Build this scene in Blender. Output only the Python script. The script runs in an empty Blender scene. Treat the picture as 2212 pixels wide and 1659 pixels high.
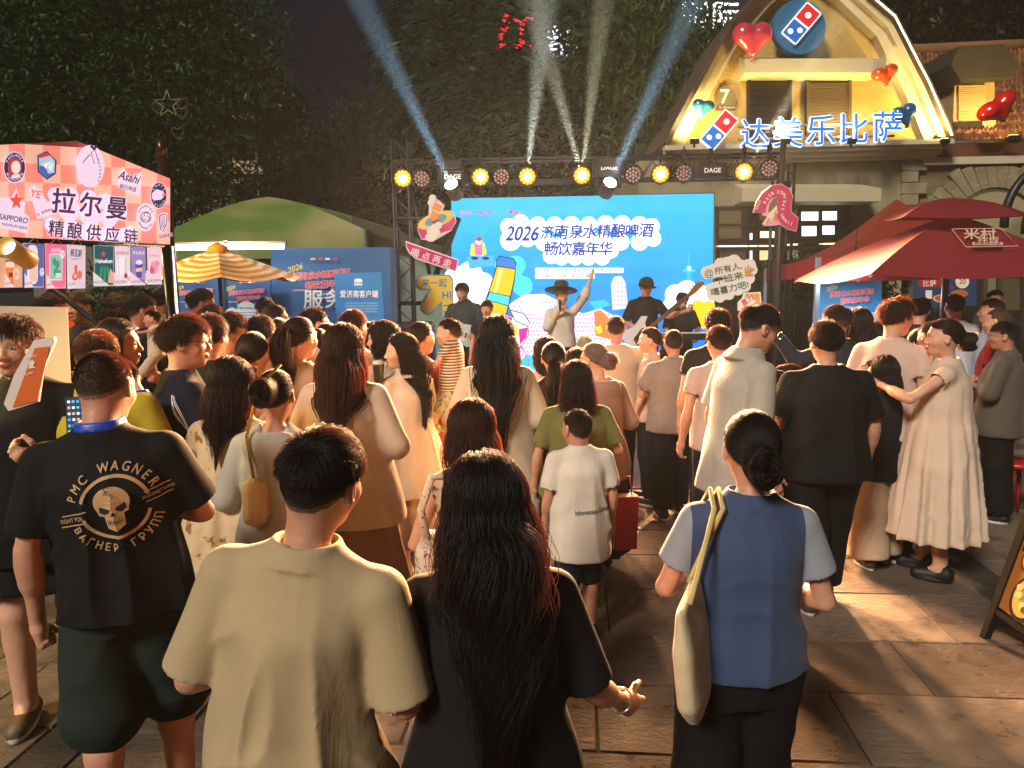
import bpy, bmesh, math, random
import numpy as np
from mathutils import Vector, Matrix, Euler
from mathutils.geometry import tessellate_polygon
from mathutils.bvhtree import BVHTree
R = math.radians
rnd = random.Random(7)
scene = bpy.context.scene
COL = scene.collection

# ------------------------------------------------------------------ camera, sky, main light, exposure
CAM_H, FPX, PITCH, ROLL = 1.95, 1580.0, math.atan(224.5 / 1580.0), R(.7)
cd = bpy.data.cameras.new('camera'); cam = bpy.data.objects.new('camera', cd); COL.objects.link(cam)
cam.location = (0, 0, CAM_H); cam.rotation_euler = (Matrix.Rotation(math.pi / 2 - PITCH, 3, 'X') @ Matrix.Rotation(-ROLL, 3, 'Z')).to_euler()
cd.sensor_width = 36; cd.lens = 36 * FPX / 2212.0; cd.clip_start = .05; cd.clip_end = 600
scene.camera = cam
w = bpy.data.worlds.new('World'); scene.world = w; w.use_nodes = True
bgn = w.node_tree.nodes['Background']
sky = w.node_tree.nodes.new('ShaderNodeTexSky'); sky.sky_type = 'NISHITA'; sky.sun_disc = False
sky.sun_elevation = R(-7); sky.sun_rotation = R(200)
glow = w.node_tree.nodes.new('ShaderNodeMix'); glow.data_type = 'RGBA'; glow.blend_type = 'ADD'; glow.inputs[0].default_value = 1; glow.inputs[7].default_value = (.016, .018, .062, 1)   # faint blue city night glow
w.node_tree.links.new(sky.outputs[0], glow.inputs[6]); w.node_tree.links.new(glow.outputs[2], bgn.inputs[0]); bgn.inputs[1].default_value = .10
sl = bpy.data.lights.new('plaza_light', 'SUN'); sl.energy = 2.2; sl.angle = R(13); sl.color = (1, .89, .75)
so = bpy.data.objects.new('plaza_light', sl); COL.objects.link(so)
so.rotation_euler = Euler((R(54), 0, R(-34)))
vs = scene.view_settings
vs.view_transform = 'Standard'; vs.look = 'None'; vs.exposure = .6; vs.gamma = 1; vs.use_curve_mapping = False
cy = scene.cycles
cy.use_denoising = True; cy.max_bounces = 6; cy.diffuse_bounces = 2; cy.glossy_bounces = 3
cy.transmission_bounces = 4; cy.transparent_max_bounces = 8; cy.volume_bounces = 0
cy.sample_clamp_indirect = 4; cy.caustics_reflective = False; cy.caustics_refractive = False
# ------------------------------------------------------------------ helpers
CR, SR = math.cos(ROLL), math.sin(ROLL)
CP, SP = math.cos(PITCH), math.sin(PITCH)
def P(px, py, Y):
    """point at depth Y (metres in front of the camera) seen at photo position px,py"""
    xc, yc = (px - 1106.0) / FPX, (829.5 - py) / FPX
    xc, yc = xc * CR + yc * SR, -xc * SR + yc * CR
    d = Vector((xc, CP + yc * SP, yc * CP - SP))
    return Vector((0, 0, CAM_H)) + d * (Y / d.y)
def lin(c):
    if isinstance(c, str):
        c = c.lstrip('#'); c = tuple(int(c[i:i + 2], 16) / 255 for i in (0, 2, 4))
    return tuple((v / 12.92 if v <= .04045 else ((v + .055) / 1.055) ** 2.4) for v in c)
_mats = {}
def mat(col, rough=.7, metal=0., emit=0., kind=None, spec=.5, scale=1., bump=.0, col2=None, var=.0, coat=0.):
    """procedural material; col is a hex colour"""
    key = (col, rough, metal, emit, kind, spec, scale, bump, col2, var, coat)
    if key in _mats: return _mats[key]
    m = bpy.data.materials.new((kind or 'paint') + '_' + str(col).strip('#')); m.use_nodes = True
    nt = m.node_tree; N = nt.nodes; L = nt.links; b = N['Principled BSDF']
    c = lin(col) + (1,)
    b.inputs['Base Color'].default_value = c; b.inputs['Roughness'].default_value = rough
    b.inputs['Metallic'].default_value = metal; b.inputs['Specular IOR Level'].default_value = spec
    b.inputs['Coat Weight'].default_value = coat
    if emit:
        b.inputs['Emission Color'].default_value = c; b.inputs['Emission Strength'].default_value = emit
        k_ = .15 if emit >= .7 else .8; b.inputs['Base Color'].default_value = (c[0] * k_, c[1] * k_, c[2] * k_, 1)
    tc = N.new('ShaderNodeTexCoord')
    def noise(sc, det=4, rough_=.6, vec=None):
        n = N.new('ShaderNodeTexNoise'); n.inputs['Scale'].default_value = sc; n.inputs['Detail'].default_value = det
        n.inputs['Roughness'].default_value = rough_; L.new(vec or tc.outputs['Object'], n.inputs['Vector']); return n
    def ramp(src, stops):
        r = N.new('ShaderNodeValToRGB'); e = r.color_ramp.elements
        e[0].position = stops[0][0]; e[0].color = stops[0][1]; e[1].position = stops[1][0]; e[1].color = stops[1][1]
        for p, q in stops[2:]:
            k = e.new(p); k.color = q
        L.new(src, r.inputs[0]); return r
    def mapped(s):
        mp = N.new('ShaderNodeMapping'); mp.inputs['Scale'].default_value = s; L.new(tc.outputs['Object'], mp.inputs[0]); return mp.outputs[0]
    def mixc(f, a, bb):
        mx = N.new('ShaderNodeMix'); mx.data_type = 'RGBA'
        if hasattr(f, 'node'): L.new(f, mx.inputs[0])
        else: mx.inputs[0].default_value = f
        for k, v in ((6, a), (7, bb)):
            if hasattr(v, 'node'): L.new(v, mx.inputs[k])
            else: mx.inputs[k].default_value = v
        return mx.outputs[2]
    c2 = (lin(col2) + (1,)) if col2 else None
    out = None
    if var:
        n = noise(scale * 3, 5); r = ramp(n.outputs[0], [(.3, tuple(x * (1 - var) for x in c[:3]) + (1,)), (.7, tuple(min(1, x * (1 + var)) for x in c[:3]) + (1,))])
        out = r.outputs[0]
    if kind == 'floral':
        v = N.new('ShaderNodeTexVoronoi'); v.inputs['Scale'].default_value = scale; n = noise(scale * 2, 3)
        L.new(mixc(.12, tc.outputs['Object'], n.outputs[1]), v.inputs['Vector'])
        r = ramp(v.outputs[0], [(.22, c2), (.36, c)]); out = r.outputs[0]
    if kind == 'spots':
        v = N.new('ShaderNodeTexVoronoi'); v.inputs['Scale'].default_value = scale; L.new(tc.outputs['Object'], v.inputs['Vector'])
        r = ramp(v.outputs[0], [(.16, c2), (.2, c)]); out = r.outputs[0]
    if kind in ('stripes', 'hstripes'):
        wv = N.new('ShaderNodeTexWave'); wv.bands_direction = 'X' if kind == 'stripes' else 'Z'
        wv.inputs['Distortion'].default_value = 0; wv.inputs['Scale'].default_value = scale; L.new(tc.outputs['Object'], wv.inputs['Vector'])
        r = ramp(wv.outputs[0], [(.45, c), (.55, c2)]); out = r.outputs[0]
    if kind == 'plaid':
        ws = []
        for dr in 'XZ':
            wv = N.new('ShaderNodeTexWave'); wv.bands_direction = dr; wv.inputs['Scale'].default_value = scale
            L.new(tc.outputs['Object'], wv.inputs['Vector']); ws.append(ramp(wv.outputs[0], [(.4, (0, 0, 0, 1)), (.6, (1, 1, 1, 1))]).outputs[0])
        out = mixc(ws[0], mixc(ws[1], c, c2), mixc(ws[1], c2, (.004, .004, .01, 1)))
    if kind == 'canvas':
        t_ = N.new('ShaderNodeBsdfTranslucent'); t_.inputs[0].default_value = c; ms = N.new('ShaderNodeMixShader'); ms.inputs[0].default_value = .35
        L.new(b.outputs[0], ms.inputs[1]); L.new(t_.outputs[0], ms.inputs[2]); L.new(ms.outputs[0], N['Material Output'].inputs[0])
    if kind == 'xpanel':
        sp = N.new('ShaderNodeSeparateXYZ'); L.new(tc.outputs['Object'], sp.inputs[0]); ab = N.new('ShaderNodeMath'); ab.operation = 'ABSOLUTE'; L.new(sp.outputs[0], ab.inputs[0])
        gt = N.new('ShaderNodeMath'); gt.operation = 'GREATER_THAN'; gt.inputs[1].default_value = scale; L.new(ab.outputs[0], gt.inputs[0]); g2 = N.new('ShaderNodeMath'); g2.operation = 'GREATER_THAN'; g2.inputs[1].default_value = 1.08; L.new(sp.outputs[2], g2.inputs[0]); g3 = N.new('ShaderNodeMath'); g3.operation = 'MULTIPLY'; L.new(gt.outputs[0], g3.inputs[0]); L.new(g2.outputs[0], g3.inputs[1]); out = mixc(g3.outputs[0], c, c2)
    if kind == 'brick':
        bt = N.new('ShaderNodeTexBrick'); bt.inputs['Scale'].default_value = scale
        bt.inputs['Color1'].default_value = c; bt.inputs['Color2'].default_value = c2; bt.inputs['Mortar'].default_value = tuple(x * .5 for x in c[:3]) + (1,)
        bt.inputs['Mortar Size'].default_value = .02; mp = N.new('ShaderNodeMapping'); mp.inputs['Rotation'].default_value = (R(90), 0, 0)
        L.new(tc.outputs['Object'], mp.inputs[0]); L.new(mp.outputs[0], bt.inputs['Vector'])
        n = noise(6, 6); out = mixc(n.outputs[0], bt.outputs[0], tuple(x * .45 for x in c[:3]) + (1,))
    if out is not None:
        L.new(out, b.inputs['Emission Color' if emit else 'Base Color'])
    if bump or kind in ('xpanel', 'cloth', 'floral', 'plaid', 'stripes', 'hstripes', 'spots', 'skin'):
        bp = N.new('ShaderNodeBump'); bp.inputs['Distance'].default_value = .01
        if kind == 'skin':
            n = noise(60, 3); bp.inputs['Strength'].default_value = .15
            n2 = noise(9, 4); b.inputs['Base Color'].default_value = c
            r = ramp(n2.outputs[0], [(.35, (c[0] * .86, c[1] * .78, c[2] * .76, 1)), (.65, (min(1, c[0] * 1.08), c[1] * 1.05, c[2], 1))])
            L.new(r.outputs[0], b.inputs['Base Color'])
            b.inputs['Subsurface Weight'].default_value = .08; b.inputs['Subsurface Radius'].default_value = (.012, .005, .003); b.inputs['Subsurface Scale'].default_value = 1
        elif bump and kind not in ('cloth', 'floral', 'plaid', 'stripes', 'hstripes', 'spots'):
            n = noise(18 * scale, 6, .65); bp.inputs['Strength'].default_value = bump; bp.inputs['Distance'].default_value = .03
        else:
            n = noise(1, 5, .55, mapped((9, 9, 3))); n.inputs['Distortion'].default_value = .8
            bp.inputs['Strength'].default_value = .28; bp.inputs['Distance'].default_value = .02
            b.inputs['Sheen Weight'].default_value = .10 if max(c[:3]) > .05 else 0.; b.inputs['Sheen Roughness'].default_value = .5; b.inputs['Specular IOR Level'].default_value = .25
            if out is None:
                n3 = noise(5, 3); r = ramp(n3.outputs[0], [(.3, tuple(x * .9 for x in c[:3]) + (1,)), (.7, c)]); L.new(r.outputs[0], b.inputs['Base Color'])
        L.new(n.outputs[0], bp.inputs['Height']); L.new(bp.outputs[0], b.inputs['Normal'])
    _mats[key] = m
    return m
def tag(o, label=None, cat=None, group=None, kind=None):
    if label: o['label'] = label
    if cat: o['category'] = cat
    if group: o['group'] = group
    if kind: o['kind'] = kind
    return o
def thing(name, label, cat, loc=(0, 0, 0), rz=0., group=None):
    o = bpy.data.objects.new(name, None); COL.objects.link(o); o.location = loc; o.rotation_euler = (0, 0, rz)
    o.empty_display_size = .1
    return tag(o, label, cat, group)
def link(name, me, parent=None, mats=()):
    o = bpy.data.objects.new(name, me); COL.objects.link(o)
    for m in mats: me.materials.append(m)
    if parent is not None: o.parent = parent
    return o
def mesh_np(name, v, faces, midx=None, smooth=True):
    """v (n,3) array; faces list of int arrays (m,k)"""
    me = bpy.data.meshes.new(name)
    v = np.asarray(v, np.float32); me.vertices.add(len(v)); me.vertices.foreach_set('co', v.ravel())
    faces = [np.asarray(f, np.int32) for f in faces if len(f)]
    ls = np.concatenate([f.ravel() for f in faces]); tot = np.concatenate([np.full(len(f), f.shape[1], np.int32) for f in faces])
    me.loops.add(len(ls)); me.loops.foreach_set('vertex_index', ls)
    me.polygons.add(len(tot)); st = np.concatenate([[0], np.cumsum(tot)[:-1]]).astype(np.int32)
    me.polygons.foreach_set('loop_start', st); me.polygons.foreach_set('loop_total', tot)
    if midx is not None: me.polygons.foreach_set('material_index', np.asarray(midx, np.int32))
    me.polygons.foreach_set('use_smooth', np.full(len(tot), smooth, bool))
    me.update(calc_edges=True); me.validate()
    return me
class MB:
    """collects shapes into one mesh; each shape carries a material"""
    def __init__(s): s.v = []; s.f = []; s.mi = []; s.sm = []; s.mats = []
    def _m(s, m):
        if m not in s.mats: s.mats.append(m)
        return s.mats.index(m)
    def raw(s, v, f, m, smooth=False):
        n = len(s.v); s.v += [tuple(p) for p in v]; k = s._m(m)
        for q in f: s.f.append(tuple(i + n for i in q)); s.mi.append(k); s.sm.append(smooth)
    def box(s, c, d, m, rot=None, bev=0.):
        x, y, z = d[0] / 2, d[1] / 2, d[2] / 2
        if bev:
            bm = bmesh.new(); bmesh.ops.create_cube(bm, size=1)
            bmesh.ops.scale(bm, vec=d, verts=bm.verts); bmesh.ops.bevel(bm, geom=bm.edges[:], offset=bev, segments=2, affect='EDGES', profile=.5)
            v = [p.co.copy() for p in bm.verts]; bm.verts.index_update(); f = [[q.index for q in fa.verts] for fa in bm.faces]; bm.free()
        else:
            v = [Vector(p) for p in ((-x, -y, -z), (x, -y, -z), (x, y, -z), (-x, y, -z), (-x, -y, z), (x, -y, z), (x, y, z), (-x, y, z))]
            f = [(0, 3, 2, 1), (4, 5, 6, 7), (0, 1, 5, 4), (1, 2, 6, 5), (2, 3, 7, 6), (3, 0, 4, 7)]
        if rot is not None:
            M = rot if isinstance(rot, Matrix) else Euler(rot).to_matrix()
            v = [M @ p for p in v]
        c = Vector(c); s.raw([p + c for p in v], f, m)
    def tube(s, pts, r, m, n=10, cap=True, smooth=True):
        pts = [Vector(p) for p in pts]; rs = r if isinstance(r, (list, tuple)) else [r] * len(pts)
        v = []; f = []; prev = None
        for i, p in enumerate(pts):
            t = (pts[min(i + 1, len(pts) - 1)] - pts[max(i - 1, 0)]).normalized()
            a = prev if prev is not None else (Vector((0, 0, 1)) if abs(t.z) < .9 else Vector((1, 0, 0)))
            x = (a - t * a.dot(t)).normalized(); y = t.cross(x); prev = x
            v += [p + (x * math.cos(2 * math.pi * k / n) + y * math.sin(2 * math.pi * k / n)) * rs[i] for k in range(n)]
        for i in range(len(pts) - 1):
            for k in range(n): f.append((i * n + k, i * n + (k + 1) % n, (i + 1) * n + (k + 1) % n, (i + 1) * n + k))
        if cap: f.append(tuple(range(n))[::-1]); f.append(tuple(range((len(pts) - 1) * n, len(pts) * n)))
        s.raw(v, f, m, smooth)
    def prism(s, pts, z0, z1, m, fr=None, m2=None):
        """2D outline extruded between z0 and z1; fr maps (x,y,z) to the world"""
        fr = fr or (lambda x, y, z: Vector((x, y, z))); n = len(pts)
        tri = tessellate_polygon([[Vector((a, b, 0)) for a, b in pts]])
        area = sum(pts[i][0] * pts[(i + 1) % n][1] - pts[(i + 1) % n][0] * pts[i][1] for i in range(n))
        v = [fr(a, b, z0) for a, b in pts] + [fr(a, b, z1) for a, b in pts]
        side = [(i, (i + 1) % n, n + (i + 1) % n, n + i) for i in range(n)]
        if area < 0: side = [q[::-1] for q in side]
        t2 = []
        for t in tri:
            a, b, c = [pts[i] for i in t]
            t2.append(t if (b[0] - a[0]) * (c[1] - a[1]) - (c[0] - a[0]) * (b[1] - a[1]) > 0 else t[::-1])
        s.raw(v, side + [t[::-1] for t in t2], m); s.raw(v, [tuple(i + n for i in t) for t in t2], m2 or m)
    def lathe(s, prof, m, c=(0, 0, 0), n=24, smooth=True, ax=None):
        c = Vector(c); v = []; f = []
        for r, z in prof:
            for k in range(n):
                p = Vector((r * math.cos(2 * math.pi * k / n), r * math.sin(2 * math.pi * k / n), z)); v.append(c + (ax @ p if ax is not None else p))
        for i in range(len(prof) - 1):
            for k in range(n): f.append((i * n + k, i * n + (k + 1) % n, (i + 1) * n + (k + 1) % n, (i + 1) * n + k))
        f.append(tuple(range(n))[::-1]); f.append(tuple(range((len(prof) - 1) * n, len(prof) * n)))
        s.raw(v, f, m, smooth)
    def build(s, name, parent=None, at=None):
        if at is not None: at = Vector(at); s.v = [tuple(Vector(p) - at) for p in s.v]
        me = bpy.data.meshes.new(name); me.from_pydata(s.v, [], s.f)
        me.polygons.foreach_set('material_index', s.mi); me.polygons.foreach_set('use_smooth', s.sm); me.update()
        o = link(name, me, parent, s.mats)
        if at is not None: o.location = at
        return o
def frame(O, U, V):
    O = Vector(O); U = Vector(U).normalized(); V = Vector(V).normalized(); N = U.cross(V).normalized()
    return lambda x, y, z: O + U * x + V * y + N * z
_fc = bpy.data.curves.new('glyphs', 'FONT'); _fo = bpy.data.objects.new('glyphs', _fc)
_tc = {}
def glyphs(t, bold=0., shear=0., space=1.):
    """text outline filled as 2D triangles at size 1: points, faces, width"""
    k = (t, bold, shear, space)
    if k in _tc: return _tc[k]
    _fc.body = t; _fc.size = 1; _fc.offset = bold; _fc.shear = shear; _fc.space_character = space; _fc.resolution_u = 3
    COL.objects.link(_fo); bpy.context.view_layer.update()
    dg = bpy.context.evaluated_depsgraph_get(); me = bpy.data.meshes.new_from_object(_fo.evaluated_get(dg)); COL.objects.unlink(_fo)
    v = np.array([q.co[:2] for q in me.vertices]) if len(me.vertices) else np.zeros((0, 2)); f = [tuple(p.vertices) for p in me.polygons]
    bpy.data.meshes.remove(me)
    _tc[k] = (v, f); return _tc[k]
class Art:
    """flat printed or lit artwork laid in thin layers on a board"""
    def __init__(s, fr, emit=0., z=.003, step=.0015, rough=.6): s.fr = fr; s.mb = MB(); s.z = z; s.step = step; s.emit = emit; s.rough = rough
    def m(s, c): return mat(c, s.rough, emit=s.emit) if isinstance(c, str) else c
    def poly(s, pts, c, up=True):
        t = tessellate_polygon([[Vector((a, b, 0)) for a, b in pts]]); o = []
        for q in t:
            a, b, d = [pts[i] for i in q]; o.append(q if (b[0] - a[0]) * (d[1] - a[1]) - (d[0] - a[0]) * (b[1] - a[1]) > 0 else q[::-1])
        s.mb.raw([s.fr(a, b, s.z) for a, b in pts], o, s.m(c))
        if up: s.z += s.step
    def rect(s, x, y, w, h, c, rot=0., rad=0.):
        pts = [(-w / 2, -h / 2), (w / 2, -h / 2), (w / 2, h / 2), (-w / 2, h / 2)]
        if rad:
            pts = []
            for cx, cy_, a0 in ((w / 2 - rad, h / 2 - rad, 0), (-w / 2 + rad, h / 2 - rad, 90), (-w / 2 + rad, -h / 2 + rad, 180), (w / 2 - rad, -h / 2 + rad, 270)):
                pts += [(cx + rad * math.cos(R(a0 + k * 30)), cy_ + rad * math.sin(R(a0 + k * 30))) for k in range(4)]
        ca, sa = math.cos(rot), math.sin(rot)
        s.poly([(x + a * ca - b * sa, y + a * sa + b * ca) for a, b in pts], c)
    def circ(s, x, y, r, c, ry=None, n=28, rot=0., sy=1.):
        ry = ry or r; ca, sa = math.cos(rot), math.sin(rot)
        s.poly([(x + r * math.cos(t) * ca - ry * math.sin(t) * sa, y + r * math.cos(t) * sa + ry * math.sin(t) * ca) for t in [2 * math.pi * k / n for k in range(n)]], c)
    def stroke(s, pts, wd, c):
        n = len(pts); L = []; Rr = []
        for i, (x, y) in enumerate(pts):
            a = pts[max(i - 1, 0)]; b = pts[min(i + 1, n - 1)]; dx, dy = b[0] - a[0], b[1] - a[1]; l = math.hypot(dx, dy) or 1
            L.append((x - dy / l * wd / 2, y + dx / l * wd / 2)); Rr.append((x + dy / l * wd / 2, y - dx / l * wd / 2))
        for i in range(n - 1): s.poly([L[i], Rr[i], Rr[i + 1], L[i + 1]], c, up=False)
        s.z += s.step
    def ring(s, x, y, r, wd, c, a0=0, a1=360, n=28): s.stroke([(x + r * math.cos(R(a0 + (a1 - a0) * k / n)), y + r * math.sin(R(a0 + (a1 - a0) * k / n))) for k in range(n + 1)], wd, c)
    def cloud(s, blobs, c):
        for x, y, r in blobs: s.circ(x, y, r, c, n=18); s.z -= s.step * .97
        s.z += s.step
    def text(s, t, x, y, size, c, bold=0., al='c', rot=0., shear=0., sx=1., out=None, space=1., fit=None):
        if out:
            z0 = s.z
            for k in range(8): s.z = z0 + k * s.step * .02; s.text(t, x + (out[1] * .8 + bold * .6) * size * math.cos(k * .785), y + (out[1] * .8 + bold * .6) * size * math.sin(k * .785), size, out[0], 0, al, rot, shear, sx, None, space, fit)
            s.z = z0 + s.step
        if bold:
            z0 = s.z
            for k in range(4): s.z = z0 + k * s.step * .02; s.text(t, x + bold * .8 * size * (1, -1, .3, -.3)[k], y + bold * .8 * size * (.3, -.3, -1, 1)[k], size, c, 0, al, rot, shear, sx, None, space, fit)
            s.z = z0 + s.step; return
        v, f = glyphs(t, 0., shear, space)
        if not len(v): return
        lo, hi = v.min(0), v.max(0); q = v * size
        if fit: sx = fit / ((hi[0] - lo[0]) * size)
        off = {'c': (lo[0] + hi[0]) / 2, 'l': lo[0], 'r': hi[0]}[al] * size
        q = (q - (off, (lo[1] + hi[1]) / 2 * size)) * (sx, 1); ca, sa = math.cos(rot), math.sin(rot)
        s.mb.raw([s.fr(x + a * ca - b * sa, y + a * sa + b * ca, s.z) for a, b in q], f, s.m(c)); s.z += s.step
    def arc(s, t, x, y, r, size, c, a0, a1, inside=False, bold=0.):
        """letters along an arc from a0 to a1 (degrees)"""
        n = len(t); z0 = s.z
        for i, ch in enumerate(t):
            a = a0 + (a1 - a0) * (i + .5) / n
            if ch.strip():
                s.z = z0; s.text(ch, x + r * math.cos(R(a)), y + r * math.sin(R(a)), size, c, bold, rot=R(a + (90 if inside else -90)))
    def build(s, name, parent): return s.mb.build(name, parent)

def ray(px, py):
    return (P(px, py, 1.) - Vector((0, 0, CAM_H)))
def PF(Y):
    """upright board facing the camera side at depth Y, addressed as (px, -py)"""
    return lambda a, b, z=0.: P(a, -b, Y) - Vector((0, z, 0))
def PFV(xa, ya, xb, yb):
    """upright board through the ground points seen in columns xa, xb at depths ya, yb"""
    A = P(xa, 605, ya); B = P(xb, 605, yb); A.z = B.z = 0; t = (B - A).normalized(); N = Vector((t.y, -t.x, 0))
    if N.y > 0: N = -N
    C0 = Vector((0, 0, CAM_H))
    def fr(a, b, z=0.):
        d = ray(a, -b); k = (A - C0).dot(N) / d.dot(N); return C0 + d * k + N * z
    return fr
def pts(*q): return [(a, -b) for a, b in q]
def fan(n, f): return [f(2 * math.pi * k / n) for k in range(n)]
# ------------------------------------------------------------------ people: smooth implicit bodies
_nz = np.random.RandomState(3).rand(24, 24, 24).astype(np.float32)
def vnoise(x, y, z):
    x, y, z = np.broadcast_arrays(x, y, z); xi = np.floor(x); yi = np.floor(y); zi = np.floor(z)
    u, v, ww = x - xi, y - yi, z - zi; u = u * u * (3 - 2 * u); v = v * v * (3 - 2 * v); ww = ww * ww * (3 - 2 * ww)
    a, b, c = xi.astype(int) % 24, yi.astype(int) % 24, zi.astype(int) % 24; a1, b1, c1 = (a + 1) % 24, (b + 1) % 24, (c + 1) % 24
    g = _nz
    def lp(p, q, t): return p + (q - p) * t
    return lp(lp(lp(g[a, b, c], g[a1, b, c], u), lp(g[a, b1, c], g[a1, b1, c], u), v), lp(lp(g[a, b, c1], g[a1, b, c1], u), lp(g[a, b1, c1], g[a1, b1, c1], u), v), ww)
class Field:
    def __init__(s, lo, hi, h):
        s.h = h; s.lo = np.array(lo, float); n = np.ceil((np.array(hi) - s.lo) / h).astype(int) + 1
        s.ax = [s.lo[i] + h * np.arange(n[i]) for i in range(3)]; s.D = np.full(n, .2, np.float32)
    def sl(s, lo, hi):
        r = []
        for i in range(3):
            a = max(0, int((lo[i] - s.lo[i]) / s.h)); b = min(len(s.ax[i]), int((hi[i] - s.lo[i]) / s.h) + 2)
            if b <= a: return None
            r.append(slice(a, b))
        return tuple(r)
    def xyz(s, q): return s.ax[0][q[0]][:, None, None], s.ax[1][q[1]][None, :, None], s.ax[2][q[2]][None, None, :]
    def op(s, lo, hi, fn, k=.02, sub=False):
        q = s.sl(lo, hi)
        if q is None: return
        d = fn(*s.xyz(q)); D = s.D[q]
        if sub:
            d = -d; t = np.clip(.5 - .5 * (D - d) / k, 0, 1); s.D[q] = D + (d - D) * t + k * t * (1 - t)
        else:
            t = np.clip(.5 + .5 * (d - D) / k, 0, 1); s.D[q] = d + (D - d) * t - k * t * (1 - t)
    def cone(s, a, b, ra, rb, k=.02, flat=False, sub=False, f0=False):
        a = np.array(a, float); b = np.array(b, float); m = max(ra, rb) + k + s.h * 2; ab = b - a; l2 = ab @ ab + 1e-9; l = math.sqrt(l2)
        def fn(x, y, z):
            t = ((x - a[0]) * ab[0] + (y - a[1]) * ab[1] + (z - a[2]) * ab[2]) / l2; tc = np.clip(t, 0, 1)
            if flat:
                tr_ = t if f0 else np.maximum(t, 0)
                px, py, pz = x - a[0] - tr_ * ab[0], y - a[1] - tr_ * ab[1], z - a[2] - tr_ * ab[2]
                d = np.sqrt(px * px + py * py + pz * pz) - (ra + tc * (rb - ra)); d = np.maximum(d, (t - 1) * l)
                return np.maximum(d, -t * l) if f0 else d
            px, py, pz = x - a[0] - tc * ab[0], y - a[1] - tc * ab[1], z - a[2] - tc * ab[2]
            return np.sqrt(px * px + py * py + pz * pz) - (ra + tc * (rb - ra))
        s.op(np.minimum(a, b) - m, np.maximum(a, b) + m, fn, k, sub)
    def ell(s, c, r, k=.02, sub=False):
        c = np.array(c, float); r = np.array(r, float); m = r + k + s.h * 2
        def fn(x, y, z):
            X, Y, Z = x - c[0], y - c[1], z - c[2]
            k0 = np.sqrt((X / r[0]) ** 2 + (Y / r[1]) ** 2 + (Z / r[2]) ** 2); k1 = np.sqrt((X / r[0] ** 2) ** 2 + (Y / r[1] ** 2) ** 2 + (Z / r[2] ** 2) ** 2) + 1e-6
            return k0 * (k0 - 1) / k1
        s.op(c - m, c + m, fn, k, sub)
    def loft(s, rows, k=.03, z0=None, z1=None, folds=0., nf=0, wr=0., seed=0., sq=2.3, sub=False):
        """rows (z, rx, ry, cx, cy); folds grow towards the first (lowest) row"""
        rows = sorted(rows); zs = np.array([r[0] for r in rows]); A = np.array([list(r[1:]) + [0] * (5 - len(r)) for r in rows])
        if len(rows) > 4 and zs[-1] - zs[0] > .3:      # round off the kinks between the rows
            zf = np.linspace(zs[0], zs[-1], 90); Af = np.stack([np.interp(zf, zs, A[:, i]) for i in range(4)], 1); kk = max(2, int(.055 / (zf[1] - zf[0]))); pd = np.pad(Af, ((kk, kk), (0, 0)), mode='edge'); wk = np.hanning(2 * kk + 3)[1:-1]; wk /= wk.sum(); sm = np.stack([np.convolve(pd[:, i], wk, 'valid') for i in range(4)], 1); keep = (zf > 1.36)[:, None]; A = np.where(keep, Af, sm); zs = zf
        mx = A[:, :2].max() + .06; lo = (-mx + A[:, 2].min(), -mx + A[:, 3].min(), zs[0] - .05); hi = (mx + A[:, 2].max(), mx + A[:, 3].max(), zs[-1] + .05)
        z0 = zs[0] if z0 is None else z0; z1 = zs[-1] if z1 is None else z1
        def fn(x, y, z):
            rx, ry, cx, cy_ = [np.interp(z, zs, A[:, i]) for i in range(4)]
            X, Y = x - cx, y - cy_
            if nf:
                th = np.arctan2(Y, X); g = np.clip((zs[-1] - z) / (zs[-1] - zs[0]), 0, 1)
                md = np.sin(nf * th + 2.2 * vnoise(th * 2 + seed, z * 2, seed)) + .5 * np.sin((nf * 1.7) * th + seed + z * 3)
                q = 1 + folds * g * md
            else: q = 1
            d = ((np.abs(X) / (rx * q)) ** sq + (np.abs(Y) / (ry * q)) ** sq) ** (1 / sq); d = (d - 1) * np.minimum(rx, ry)
            if wr:
                ph = x / (1.80 - z); n = vnoise(ph * 7.5 + seed, y * 5 + z * .6, z * 1.6 + seed); n = np.abs(2 * n - 1); n2 = vnoise(x * 3.5 + seed, y * 4, z * 10 + x * x * 30 + seed); n2 = np.abs(2 * n2 - 1); gt = np.clip(vnoise(x * 5 + 7, y * 5, z * 4 + seed) * 3 - 1.3, 0, 1); amp = np.clip((1.42 - z) / .4, .12, 1)
                d = d - wr * (1.35 * amp * ((1 - n) ** 2.2 - .35) + .8 * gt * amp * ((1 - n2) ** 3 - .2))
            return np.maximum(np.maximum(d, z0 - z), z - z1)
        s.op(lo, hi, fn, k, sub)
    def mesh(s):
        D = s.D; n = D.shape; neg = D < 0
        c8 = [(i, j, k) for i in (0, 1) for j in (0, 1) for k in (0, 1)]
        cnt = np.zeros((n[0] - 1, n[1] - 1, n[2] - 1), np.int8)
        for i, j, k in c8: cnt += neg[i:n[0] - 1 + i, j:n[1] - 1 + j, k:n[2] - 1 + k]
        I = np.argwhere((cnt > 0) & (cnt < 8)); 
        if not len(I): return np.zeros((0, 3)), np.zeros((0, 4), int)
        idx = np.full(cnt.shape, -1, np.int64); idx[I[:, 0], I[:, 1], I[:, 2]] = np.arange(len(I))
        cv = np.stack([D[I[:, 0] + i, I[:, 1] + j, I[:, 2] + k] for i, j, k in c8], 1); acc = np.zeros((len(I), 3)); w_ = np.zeros(len(I))
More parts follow.
